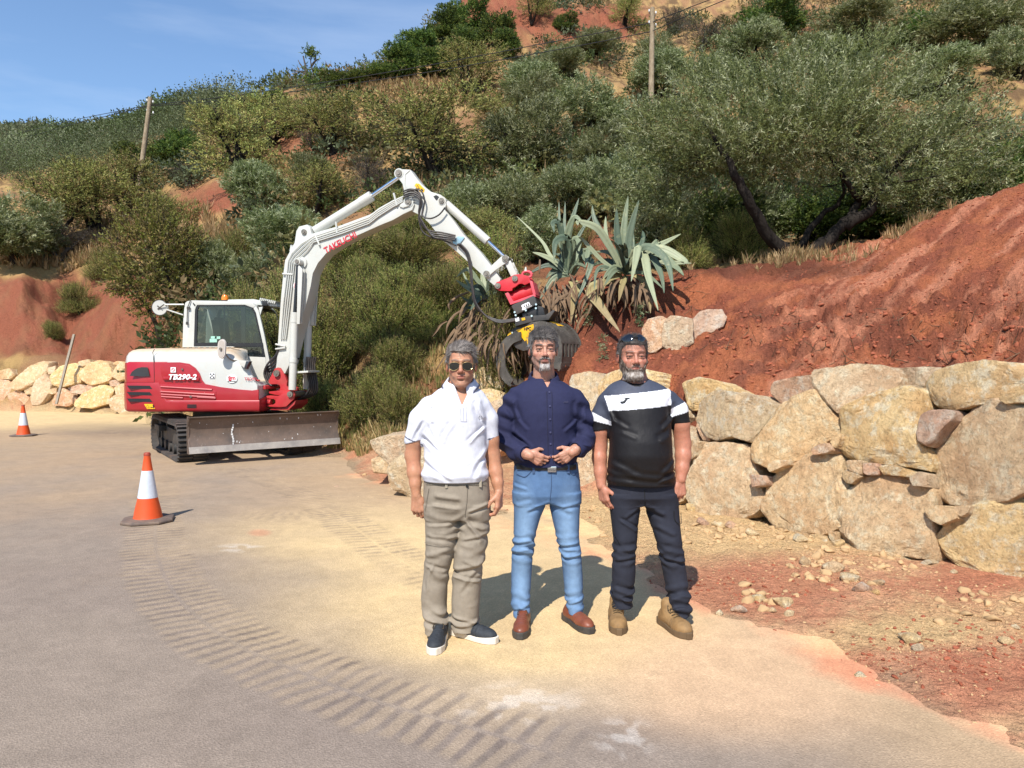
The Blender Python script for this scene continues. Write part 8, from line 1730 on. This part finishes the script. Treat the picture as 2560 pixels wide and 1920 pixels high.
zv1 = W1(505, 600).z; cx1 = W1(507, 600).x
spec1 = dict(D=D1, x=W1(455, 2000).x, label='man in white polo shirt, aviator sunglasses and khaki trousers with both arms hanging',
 head=dict(o=W1(492, 318, -.0), sc_=1.02, yaw=R(2), wide=.96, skin=sk1, hair=(lin(98, 92, 88), lin(122, 116, 110), lin(84, 76, 70), lin(118, 110, 104)), glasses='aviator', hairline=.066, seed=1, hair_t=.014, brow=lin(120, 96, 80), stub=(*lin(120, 96, 84), .25)),
 torso=tor1, hips=hips1, legs=legs1, neck=(W1(478, 470, .035), W1(488, 400, .03)), neckr=.054,
 arms=[[(262, 610, .0, .042), (200, 700, .0, .050), (158, 850, .01, .046), (146, 960, .015, .042), (158, 1080, -.005, .0385), (166, 1160, -.02, .031), (172, 1245, -.03, .0255)],
       [(640, 612, .02, .042), (682, 700, .03, .050), (700, 850, .035, .045), (712, 960, .04, .042), (735, 1080, .02, .0385), (748, 1150, .0, .031), (757, 1215, -.01, .0255)]],
 sleeve=[(0, 3), (0, 3)], sleeve_r=[[.055, .057, .056], [.053, .052, .048]],
 hands=[dict(wr=W1(173, 1250, -.03), a=(.12, -.02, -1), s=(1, -.15, 0), n=(0, 1, 0), curl=(.45, .7, .5), thumb=(.45, .3), size=.96), dict(wr=W1(758, 1220, -.01), a=(-.02, -.12, -1), s=(-.35, -1, 0), n=(-1, .3, 0), curl=(.45, .75, .6), thumb=(.55, .55), size=1.0)],
 shirt_mat=M_CLOTH, shirt_col=polo_col,
 shirt_wr=[wrinkle(11, .010, 3, 5, .8), creases(W1, [(250, 760, 330, 900), (245, 800, 420, 980), (235, 860, 480, 1060), (240, 960, 440, 1110), (240, 1040, 370, 1120), (660, 760, 560, 860), (668, 900, 560, 1080), (660, 985, 600, 1110), (300, 560, 262, 740), (620, 560, 652, 700), (205, 700, 150, 840), (440, 720, 380, 860), (560, 620, 600, 760), (330, 620, 290, 720)]), lambda x, y, z: -.010 * np.exp(-((z - W1(0, 1085).z) / .025) ** 2)],
 shirt_cut=[(lambda x, y, z: np.maximum(np.maximum(np.abs(x - cx1) - np.maximum(z - zv1, -.01) * .42, zv1 - z), y - D1 - .02), (cx1 - .1, D1 - .3, zv1), (cx1 + .1, D1, zv1 + .2)),
   (lambda x, y, z: np.sqrt(((x - W1(480, 400).x) / .066) ** 2 + ((y - D1 - .02) / .075) ** 2) * .07 - .07 + np.maximum(0, W1(0, 480).z - z), (-.6, D1 - .1, W1(0, 480).z), (0, D1 + .12, W1(0, 380).z)),
   (lambda x, y, z: np.maximum(z - aL.z + (x - aL.x) * -.30, x - aL.x - .038) + y * 0, (aL.x - .2, D1 - .2, aL.z - .3), (aL.x + .05, D1 + .2, aL.z + .1)), (lambda x, y, z: np.maximum(z - aR.z + (x - aR.x) * .1, aR.x - .005 - x) + y * 0, (aR.x - .01, D1 - .2, aR.z - .3), (aR.x + .2, D1 + .2, aR.z + .1))],
 leg_mat=M_CLOTH, leg_col=lambda V: np.tile(np.array(lin(142, 131, 116, .95)), (len(V), 1)) * (.94 + .12 * fbm(V[:, 0] * 9, V[:, 1] * 9, V[:, 2] * 5, oct=3, seed=4))[:, None],
 leg_wr=[wrinkle(14, .008, 6, 4, .6), creases(W1, [(260, 1440, 480, 1425), (250, 1500, 470, 1525), (540, 1420, 690, 1465), (500, 1530, 690, 1490), (520, 1340, 400, 1440), (545, 1330, 680, 1285), (530, 1380, 640, 1560), (240, 1650, 420, 1600), (235, 1720, 400, 1765), (440, 1745, 655, 1695), (430, 1790, 640, 1835), (210, 2080, 380, 2120), (215, 2140, 385, 2160), (430, 2080, 610, 2120), (430, 2150, 600, 2130), (300, 1700, 250, 1900), (600, 1750, 470, 1900), (320, 1220, 500, 1240), (300, 1290, 480, 1310)], .011, .0052), knee(W1(0, 1750).z, .006, 6, .09, 60), knee(W1(0, 2110).z, .008, 7, .07, 85), knee(W1(0, 1480).z, .004, 8, .12, 75)],
 shoes=[((292, 2380), (-.06, -1), 'sneaker'), ((742, 2295), (.84, -.54), 'sneaker')])
spec1['arms'] = [[(x, y, dy, r_) for x, y, dy, r_ in a] for a in spec1['arms']]
e1, sh1, tr1 = person(spec1); F1 = Front(sh1); G1f = Front(tr1)
M_NAVY = simple('navy_trim', lin(36, 38, 70), .7)
nb = W1(484, 440)
co1 = collar(nb.x, D1 + .026, W1(0, 385).z, W1(0, 462).z, .072, .078, .40, .040, .034, M_CLOTH, e1, M_NAVY, col_=lin(214, 214, 222, .90), out_=.034)
m = MB()
for (a, b) in (((498, 600), (500, 706)), ((535, 600), (537, 706)), ((500, 706), (537, 706)), ((517, 610), (518, 700))):
    pa, pb = W1(*a), W1(*b); m.tube([F1(pa.x + (pb.x - pa.x) * t, pa.z + (pb.z - pa.z) * t, .001) for t in np.linspace(0, 1, 6)], .0011, 4)
m.build('placket_seam', simple('white_seam', lin(190, 190, 200), .8), sh1)
m = MB(); p = W1(632, 686)
for s in (-1, 1): m.tube([F1(p.x + s * (.003 + .005 * math.sin(t)), p.z + .010 * math.cos(t), .002) for t in np.linspace(.2, 2.9, 8)], .0012, 4)
m.build('laurel_emblem', M_NAVY, sh1)
def hem_ring(arm_c, r_, tilt, mats, parent, name):
    for k, (dz, mt) in enumerate(mats):
        m = MB(); m.tube([Vector((arm_c.x + r_ * math.cos(t), arm_c.y + r_ * math.sin(t) * .95, arm_c.z + dz + tilt * r_ * math.cos(t))) for t in np.linspace(0, 2 * math.pi, 33)], .0016, 5, cap=False); m.build(name, mt, parent)
def waist(F_, x0, x1, y0, y1, Wf, parent, mat_, loops, name='waistband', r_=.0015):
    for yy in (y0, y1):
        m = MB(); m.tube([F_(Wf(x0 + (x1 - x0) * t, yy).x, Wf(x0, yy).z, .001) for t in np.linspace(.02, .98, 24)], r_, 4); m.build('waist_seam', mat_, parent)
    for lx in loops:
        a = Wf(lx, y0 - 5); b = Wf(lx, y1 + 18); m = MB(); pa = F_(a.x, a.z, .004); pb = F_(b.x, b.z, .003); m.prism([pa + Vector((-.007, 0, 0)), pa + Vector((.007, 0, 0)), pb + Vector((.007, 0, 0)), pb + Vector((-.007, 0, 0))], (0, -.003, 0)); m.build('belt_loop', mat_, parent)
M_KH = simple('khaki_seam', lin(120, 110, 96), .9); M_KL = simple('khaki_loop', lin(150, 140, 122), .9)
waist(G1f, 240, 680, 1108, 1146, W1, tr1, M_KH, []); waist(G1f, 240, 680, 1108, 1146, W1, tr1, M_KL, [400, 632])
def seam(F_, pts, Wf, parent, mat_, r_=.0014, name='seam', off=.001):
    m = MB(); c = catmull([Wf(*p) for p in pts], 5); m.tube([F_(p.x, p.z, off) for p in c], r_, 4); return m.build(name, mat_, parent)
seam(G1f, [(545, 1150), (540, 1260), (525, 1360)], W1, tr1, M_KH, .002, 'fly'); seam(G1f, [(275, 1175), (262, 1240), (245, 1330)], W1, tr1, M_KH, .0016, 'pocket_seam'); seam(G1f, [(240, 1560), (330, 1575), (420, 1570)], W1, tr1, M_KH, .0014)
p = W1(543, 1152); p = G1f(p.x, p.z, .002); m = MB(); m.cyl(p, p + Vector((0, -.004, 0)), .008, 12); m.build('button', M_BELT, tr1)
D2 = 4.36; W2 = lambda x, y, dd=0: Wd(x, y, D2 + dd)
sk2 = lin(182, 134, 112)
tor2 = [(415, 1000, 1150, .075, .01), (445, 930, 1215, .090, .01), (475, 880, 1275, .108, .01), (510, 850, 1315, .120, 0), (570, 845, 1325, .130, -.01), (650, 858, 1318, .138, -.015), (750, 868, 1308, .138, -.015), (850, 870, 1304, .134, -.01), (950, 864, 1308, .132, -.01), (1030, 860, 1316, .132, -.01)]
hips2 = [(1005, 868, 1314, .128, 0), (1060, 862, 1322, .130, 0), (1150, 858, 1334, .130, 0), (1230, 858, 1337, .125, 0), (1290, 862, 1335, .10, 0)]
legs2 = [[(1220, 860, 1085, .105, 0), (1300, 862, 1095, .10, 0), (1400, 864, 1050, .092, 0), (1545, 862, 1012, .078, -.01), (1643, 850, 1000, .072, -.005), (1793, 845, 990, .068, .01), (1993, 846, 977, .066, -.01), (2100, 862, 978, .068, -.035)],
         [(1220, 1120, 1336, .105, 0), (1300, 1112, 1335, .10, 0), (1400, 1135, 1330, .092, 0), (1545, 1168, 1326, .078, -.01), (1643, 1195, 1340, .072, -.005), (1793, 1212, 1350, .068, .01), (1993, 1232, 1355, .066, .01), (2075, 1250, 1356, .068, .0)]]
def denim(V):
    n = fbm(V[:, 0] * 12, V[:, 1] * 12, V[:, 2] * 6, oct=4, seed=8); c = np.tile(np.array(lin(84, 112, 148, .95)), (len(V), 1)); m = np.zeros(len(V))
    for xs in ((950, 1100), (1235, 1100)): a = W2(*xs); 
    for x, y in ((945, 1480), (1240, 1480), (920, 1850), (1290, 1850)): m = np.maximum(m, bl(V, tuple(W2(x, y, -.08)), (.085, .12, .34)))
    c = blm(c, np.clip(m * .9, 0, 1), lin(126, 154, 184, .95)); c = blm(c, sstep(W2(0, 1120).z, W2(0, 1040).z, V[:, 2]) * .3, lin(70, 92, 124)); return c * (.86 + .28 * n)[:, None]
cx2 = W2(1098, 470).x; zv2 = W2(1098, 478).z
spec2 = dict(D=D2, x=W2(1100, 2000).x, label='man in navy button-down shirt and blue jeans holding his hands together at the belt',
 head=dict(o=W2(1072, 208, -.01), sc_=.985, yaw=R(4), wide=1.0, skin=sk2, hair=(lin(106, 102, 100), lin(138, 134, 130), lin(44, 40, 38), lin(76, 70, 66)), beard=('goatee', lin(50, 42, 38), lin(140, 130, 124), lin(190, 184, 178)), hairline=.058, seed=2, hair_t=.017, brow=lin(36, 27, 24), squint=1.15, stub=(*lin(128, 112, 106), .42)),
 torso=tor2, hips=hips2, legs=legs2, neck=(W2(1078, 420, .04), W2(1075, 330, .03)), neckr=.060,
 arms=[[(862, 562, .0, .042), (816, 690, .01, .042), (796, 850, .0, .040), (890, 930, -.085, .035), (935, 944, -.128, .031), (962, 952, -.16, .027), (982, 962, -.175, .024)], [(1304, 560, .0, .042), (1352, 690, .01, .042), (1374, 845, .0, .040), (1340, 902, -.085, .035), (1312, 914, -.128, .031), (1290, 926, -.16, .027), (1275, 938, -.175, .024)]],
 sleeve=[(0, 5), (0, 5)], sleeve_r=[[.058, .059, .055, .050, .040], [.058, .059, .055, .050, .040]],
 hands=[dict(wr=W2(966, 950, -.165), a=(.86, .02, -.42), s=(.42, -.25, .86), n=(.1, .95, -.2), curl=(.42, .62, .35), thumb=(.75, .6), size=.93), dict(wr=W2(1290, 926, -.165), a=(-.80, .02, -.55), s=(-.5, -.25, .8), n=(-.1, .95, -.2), curl=(.42, .62, .35), thumb=(.75, .6), size=.93)],
 shirt_mat=M_CLOTH, shirt_col=lambda V: np.tile(np.array(lin(38, 40, 68, 1.0)), (len(V), 1)),
 shirt_wr=[wrinkle(21, .005, 4, 5, .8), creases(W2, [(880, 700, 960, 770), (870, 780, 1000, 900), (880, 860, 1040, 960), (1305, 700, 1220, 780), (1305, 800, 1180, 900), (1300, 870, 1190, 965), (860, 570, 885, 700), (1318, 570, 1298, 700), (750, 700, 850, 740), (740, 780, 850, 825), (740, 850, 860, 895), (1345, 700, 1425, 735), (1340, 800, 1430, 825), (1300, 855, 1400, 880), (800, 610, 835, 720), (1370, 610, 1345, 720)]), lambda x, y, z: .007 * np.exp(-((np.abs(x - W2(1090, 0).x) - .24) / .06) ** 2) * np.sin(z * 75 + x * 30)],
 shirt_cut=[(lambda x, y, z: np.maximum(np.maximum(np.abs(x - cx2) - np.maximum(z - zv2, -.01) * .5, zv2 - z), y - D2 - .02), (cx2 - .1, D2 - .3, zv2), (cx2 + .1, D2, zv2 + .2)),
   (lambda x, y, z: np.sqrt(((x - W2(1078, 400).x) / .072) ** 2 + ((y - D2 - .02) / .078) ** 2) * .07 - .07 + np.maximum(0, W2(0, 430).z - z), (-.4, D2 - .1, W2(0, 430).z), (.5, D2 + .12, W2(0, 330).z)),
   ],
 leg_mat=M_DENIM, leg_col=denim, leg_wr=[wrinkle(24, .004, 7, 6, .5), creases(W2, [(860, 1590, 1010, 1570), (858, 1625, 1005, 1630), (855, 1660, 1000, 1645), (1180, 1580, 1325, 1560), (1185, 1625, 1330, 1610), (1195, 1665, 1335, 1645), (1105, 1265, 960, 1330), (1115, 1270, 1280, 1340), (870, 1160, 960, 1180), (850, 2025, 975, 1990), (1235, 2000, 1350, 1960), (1200, 1300, 1320, 1280), (880, 1300, 980, 1270)], .010, .0045), knee(W2(0, 1600).z, .007, 3, .065, 110), knee(W2(0, 1990).z, .004, 4, .06, 100)],
 shoes=[((906, 2268), (-.10, -1), 'leather'), ((1415, 2228), (.42, -.90), 'leather')])
e2, sh2, tr2 = person(spec2); F2_ = Front(sh2); G2f = Front(tr2)
M_NV2 = simple('navy_seam', lin(30, 30, 52), .8); collar(W2(1078, 0).x, D2 + .03, W2(0, 345).z, W2(0, 425).z, .076, .080, .44, .036, .034, M_CLOTH, e2, None, col_=lin(38, 39, 66), out_=.022)
for xx in (1090, 1125): seam(F2_, [(xx, 500), (xx + 2, 640), (xx + 6, 800), (xx + 10, 990)], W2, sh2, M_NV2, .0016, 'placket_seam')
for yy in (505, 600, 690, 780, 860, 940):
    p = W2(1108 + (yy - 500) * .02, yy); p = F2_(p.x, p.z, .002); m = MB(); m.cyl(p, p + Vector((0, -.003, 0)), .0055, 12); m.build('button', simple('navy_button', lin(66, 66, 96), .3) if yy == 505 else bpy.data.materials['navy_button'], sh2)
m = MB(); p = W2(1220, 575)
for i in range(4): m.cyl(F2_(p.x + i * .007 - .01, p.z - .004, .002), F2_(p.x + i * .007 - .007, p.z + .005, .002), .0009, 4)
m.build('small_emblem', simple('faded_emblem', lin(74, 72, 90), .8), sh2)
for c_, p_ in ((W2(930, 943, -.125), W2(968, 954, -.165)), (W2(1317, 913, -.125), W2(1280, 930, -.165))):
    ax = (p_ - c_).normalized(); s_ = ax.cross(Vector((0, 0, 1))).normalized(); t_ = ax.cross(s_); m = MB()
    m.loft([[c_ + ax * a + (s_ * math.cos(t) + t_ * math.sin(t)) * r_ for t in [2 * math.pi * i / 24 for i in range(24)]] for a, r_ in ((-.035, .044), (-.024, .049), (.022, .047), (.027, .043), (.018, .036))], cap=False); me = m.mesh('rolled_cuff'); a_ = me.color_attributes.new('Col', 'FLOAT_COLOR', 'POINT'); a_.data.foreach_set('color', np.tile(np.array([*lin(38, 40, 68), 1], dtype=np.float32), (len(me.vertices), 1)).ravel()); link('rolled_cuff', me, M_CLOTH, sh2, smooth=True)
M_JS = simple('jean_seam', lin(60, 80, 112), .9); waist(G2f, 874, 1310, 1012, 1048, W2, tr2, M_JS, [1000, 1240]); seam(G2f, [(1120, 1050), (1122, 1150), (1112, 1250)], W2, tr2, M_JS, .002, 'fly'); seam(G2f, [(880, 1075), (940, 1092), (985, 1050)], W2, tr2, M_JS, .0018, 'pocket_seam'); seam(G2f, [(1318, 1065), (1270, 1075), (1245, 1045)], W2, tr2, M_JS, .0018, 'pocket_seam')
m = MB(); bp_ = [G2f(W2(870 + 440 * t, 1028).x, W2(0, 1028).z, .003) for t in np.linspace(.03, .97, 26)]; m.tube(bp_, .015, 6, flat=.22); m.build('belt', M_BELT, tr2, smooth=True)
p = G2f(W2(1125, 1035).x, W2(0, 1035).z, .010); m = MB(); m.box(p, (.05, .006, .034)); m.build('belt_buckle', M_CHROME, tr2, bevel=.003)
D3 = 4.36; W3 = lambda x, y, dd=0: Wd(x, y, D3 + dd)
sk3 = lin(176, 120, 98)
tor3 = [(412, 1650, 1800, .080, .01), (440, 1585, 1872, .10, .01), (470, 1530, 1930, .115, .01), (510, 1500, 1972, .130, 0), (575, 1500, 1985, .142, -.01), (650, 1520, 1972, .150, -.02), (750, 1540, 1976, .158, -.03), (850, 1546, 1982, .170, -.045), (950, 1542, 1986, .172, -.05), (1050, 1532, 1996, .160, -.04), (1160, 1520, 2005, .145, -.02)]
hips3 = [(1120, 1535, 1990, .140, 0), (1180, 1532, 1998, .138, 0), (1243, 1532, 2010, .135, 0), (1300, 1540, 2020, .10, 0)]
legs3 = [[(1230, 1534, 1768, .11, 0), (1320, 1540, 1765, .105, 0), (1400, 1550, 1750, .098, 0), (1545, 1568, 1738, .086, -.01), (1643, 1568, 1722, .080, -.005), (1793, 1562, 1724, .076, .0), (1943, 1560, 1706, .074, .01), (2025, 1564, 1700, .076, .02)],
         [(1230, 1775, 2012, .11, 0), (1320, 1785, 2030, .105, 0), (1400, 1815, 2040, .098, 0), (1545, 1868, 2052, .086, -.02), (1643, 1893, 2066, .080, -.02), (1793, 1923, 2086, .076, -.01), (1943, 1953, 2104, .074, -.03), (2095, 1958, 2116, .076, -.05)]]
def sport_col(V):
    g = np.array(lin(66, 70, 84)); k_ = np.array(lin(26, 24, 26)); w_ = np.array(lin(228, 228, 232, .95)); c = np.tile(k_, (len(V), 1))
    # band follows a slant: left edge lower than right
    def zl(y0, y1): a = W3(1500, y0); b = W3(1960, y1); return a.z + (V[:, 0] - a.x) / (b.x - a.x) * (b.z - a.z)
    top = zl(535, 485); bot = zl(640, 598); c[V[:, 2] > top] = g; m = (V[:, 2] <= top) & (V[:, 2] > bot); c[m] = w_
    xl = W3(1508, 0).x - (W3(0, 540).z - V[:, 2]) * -.30 ; xr = W3(1962, 0).x
    for side in (-1, 1):
        if side < 0: sl = V[:, 0] < np.interp(V[:, 2], [W3(0, 740).z, W3(0, 640).z, W3(0, 540).z, W3(0, 440).z], [W3(1545, 0).x, W3(1528, 0).x, W3(1500, 0).x, W3(1478, 0).x]); a0, a1, b0, b1 = (1425, 655), (1545, 715), (1425, 712), (1540, 740)
        else: sl = V[:, 0] > np.interp(V[:, 2], [W3(0, 740).z, W3(0, 640).z, W3(0, 540).z, W3(0, 440).z], [W3(1975, 0).x, W3(1962, 0).x, W3(1962, 0).x, W3(1985, 0).x]); a0, a1, b0, b1 = (1962, 625), (2070, 580), (1968, 682), (2090, 648)
        def ln(p, q): p = W3(*p); q = W3(*q); return p.z + (V[:, 0] - p.x) / (q.x - p.x) * (q.z - p.z)
        t_, b_ = ln(a0, a1), ln(b0, b1); c[sl & (V[:, 2] > t_)] = g * .9; c[sl & (V[:, 2] <= t_) & (V[:, 2] > b_)] = w_; c[sl & (V[:, 2] <= b_)] = k_
    nk = np.sqrt(((V[:, 0] - W3(1722, 0).x) / .088) ** 2 + ((V[:, 1] - D3 - .02) / .125) ** 2); c[(nk < 1.0) & (V[:, 2] > W3(0, 470).z)] = k_
    return c
bL = W3(1484, 778); bR = W3(2046, 728)
spec3 = dict(D=D3, x=W3(1790, 2000).x, label='bearded man in black and white sports shirt with sunglasses pushed up on his head',
 head=dict(o=W3(1706, 258, -.02), sc_=1.04, yaw=R(2), wide=1.0, skin=sk3, hair=(lin(72, 66, 62), lin(96, 88, 82), lin(44, 38, 35), lin(66, 58, 54)), beard=('full', lin(78, 62, 52), lin(124, 112, 102), lin(170, 162, 154)), glasses='raised', hairline=.062, seed=4, hair_t=.010, brow=lin(104, 70, 56), squint=1.35, stub=(*lin(120, 98, 88), .55)),
 torso=tor3, hips=hips3, legs=legs3, neck=(W3(1722, 430, .04), W3(1714, 340, .03)), neckr=.066,
 arms=[[(1522, 590, .01, .048), (1492, 680, .01, .055), (1480, 780, .01, .048), (1472, 900, .02, .043), (1470, 980, .0, .042), (1478, 1080, -.02, .036), (1484, 1175, -.04, .029)], [(1962, 575, .01, .050), (2020, 640, .01, .057), (2046, 740, .01, .052), (2062, 880, .02, .047), (2064, 960, .0, .045), (2056, 1050, -.02, .038), (2046, 1130, -.04, .030)]],
 sleeve=[(0, 3), (0, 3)], sleeve_r=[[.060, .060, .057], [.060, .060, .059]],
 hands=[dict(wr=W3(1486, 1178, -.04), a=(.22, -.08, -1), s=(.55, -.8, 0), n=(.8, .5, .1), curl=(.35, .5, .35), thumb=(.5, .5), size=1.0), dict(wr=W3(2044, 1136, -.04), a=(-.10, -.08, -1), s=(-1, -.25, 0), n=(-.2, 1, 0), curl=(.5, .8, .5), thumb=(.5, .4), size=1.0)],
 shirt_mat=M_SPORT, shirt_col=sport_col, shirt_wr=[wrinkle(31, .007, 3, 5, .7), creases(W3, [(1540, 700, 1640, 760), (1975, 680, 1880, 760), (1540, 1000, 1700, 1080), (1990, 980, 1860, 1070), (1530, 1080, 1680, 1130), (2000, 1070, 1850, 1130), (1505, 560, 1542, 720), (1980, 560, 1972, 700), (1600, 780, 1700, 820), (1940, 800, 1850, 840)], .014, .005), lambda x, y, z: .004 * np.exp(-((z - W3(0, 1100).z) / .05) ** 2) * np.sin(z * 120 + x * 14)],
 shirt_cut=[(lambda x, y, z: np.sqrt(((x - W3(1722, 400).x) / .076) ** 2 + ((y - D3 - .0) / .098) ** 2) * .08 - .08 + np.maximum(0, W3(0, 440).z - z) * .8 + (y - D3) * .0, (-.0, D3 - .16, W3(0, 470).z), (1.4, D3 + .12, W3(0, 330).z)),
   (lambda x, y, z: np.maximum(z - bL.z + (x - bL.x) * -.15, x - bL.x - .030) + y * 0, (bL.x - .2, D3 - .2, bL.z - .3), (bL.x + .05, D3 + .2, bL.z + .1)), (lambda x, y, z: np.maximum(z - bR.z + (x - bR.x) * -.05, bR.x - .040 - x) + y * 0, (bR.x - .055, D3 - .2, bR.z - .3), (bR.x + .2, D3 + .2, bR.z + .1))],
 leg_mat=M_CLOTH, leg_col=lambda V: np.tile(np.array(lin(40, 42, 52, 1.0)), (len(V), 1)) * (.8 + .4 * fbm(V[:, 0] * 9, V[:, 1] * 9, V[:, 2] * 5, oct=3, seed=4))[:, None],
 leg_wr=[wrinkle(34, .008, 6, 4, .6), creases(W3, [(1765, 1290, 1640, 1380), (1770, 1290, 1920, 1360), (1570, 1620, 1720, 1600), (1570, 1680, 1720, 1650), (1895, 1600, 2060, 1640), (1900, 1660, 2070, 1690), (1570, 1890, 1705, 1925), (1565, 1945, 1705, 1960), (1950, 1930, 2100, 1975), (1955, 2000, 2110, 2030), (1600, 1400, 1720, 1480), (1850, 1440, 1990, 1500)], .013, .006), knee(W3(0, 1640).z, .007, 3, .07, 90), knee(W3(0, 1960).z, .009, 4, .07, 95)],
 shoes=[((1612, 2238), (-.06, -1), 'boot'), ((2112, 2268), (.32, -.95), 'boot')])
e3, sh3, tr3 = person(spec3); F3_ = Front(sh3); G3f = Front(tr3)
m = MB(); jp = [(1595, 572), (1606, 576), (1620, 572), (1632, 558), (1640, 548), (1660, 546)]; m.tube([F3_(W3(*q).x, W3(*q).z, .003) for q in jp], [.0035, .006, .0065, .005, .0045, .002], 6, flat=.4); m.tube([F3_(W3(*q).x, W3(*q).z, .003) for q in ((1622, 548), (1640, 546), (1658, 546))], [.002, .0035, .002], 6, flat=.4); m.build('swoosh_emblem', simple('dark_emblem', lin(40, 44, 48), .6), sh3)
M_TS = simple('trouser_seam', (.008, .008, .01), .9); seam(G3f, [(1762, 1180), (1763, 1240), (1766, 1290)], W3, tr3, M_TS, .0022, 'fly'); seam(G3f, [(1975, 1330), (1985, 1400), (2035, 1430), (2040, 1360)], W3, tr3, M_TS, .0025, 'cargo_pocket'); seam(G3f, [(1545, 1350), (1560, 1480), (1600, 1560)], W3, tr3, M_TS, .002, 'seam')
for i, (x, y) in enumerate(((1955, 1265), (2030, 1270), (1600, 1500))): pass
od = 13.72; oh, ok = head(o=(cv(958, 390, 0).x, od, cv(958, 395, 0).z), sc_=1.05, yaw=R(80), skin=lin(120, 80, 62), hair=((.01, .01, .01), (.02, .018, .016), (.01, .01, .01), (.02, .018, .016)), seed=6, hairline=.06)
hx, hz = oh[0][:, 0].mean(), oh[0][:, 2].min() + .06; S = SDF((hx - .25, od - .30, hz - .60), (hx + .5, od + .3, hz + .12), .01)
S.cone((hx, od, hz - .02), (hx, od, hz + .08), .055, .05, .02); S.cone((hx - .02, od - .14, hz - .11), (hx - .02, od + .14, hz - .11), .07, .07, .05); S.cone((hx - .03, od, hz - .15), (hx - .05, od, hz - .5), .15, .16, .05)
for s in (-1, 1): S.chain([(hx - .02, od + s * .19, hz - .12), (hx + .02, od + s * .24, hz - .38), (hx + .27, od + s * .18, hz - .42)], [.055, .045, .03], .02)
V, Q = S.net(); c = np.tile(np.array((.02, .022, .03)), (len(V), 1)); c[V[:, 2] > hz - .03] = lin(120, 80, 62); b1 = (V, Q, c)
eo = empty('person', (hx, od, hz - .6), 'dark-haired operator sitting inside the excavator cab, seen in profile through the side window', 'person')
V, Q, C0 = join([oh, b1]); link('body', mesh_np('body', V, Q, C0), M_SKIN, eo, smooth=True)
for n, g, mt in ok:
    if isinstance(g, MB): g.build(n, mt, eo, smooth=True)
    else: link(n, mesh_np(n, g[0], g[1], g[2]), mt, eo, smooth=True)
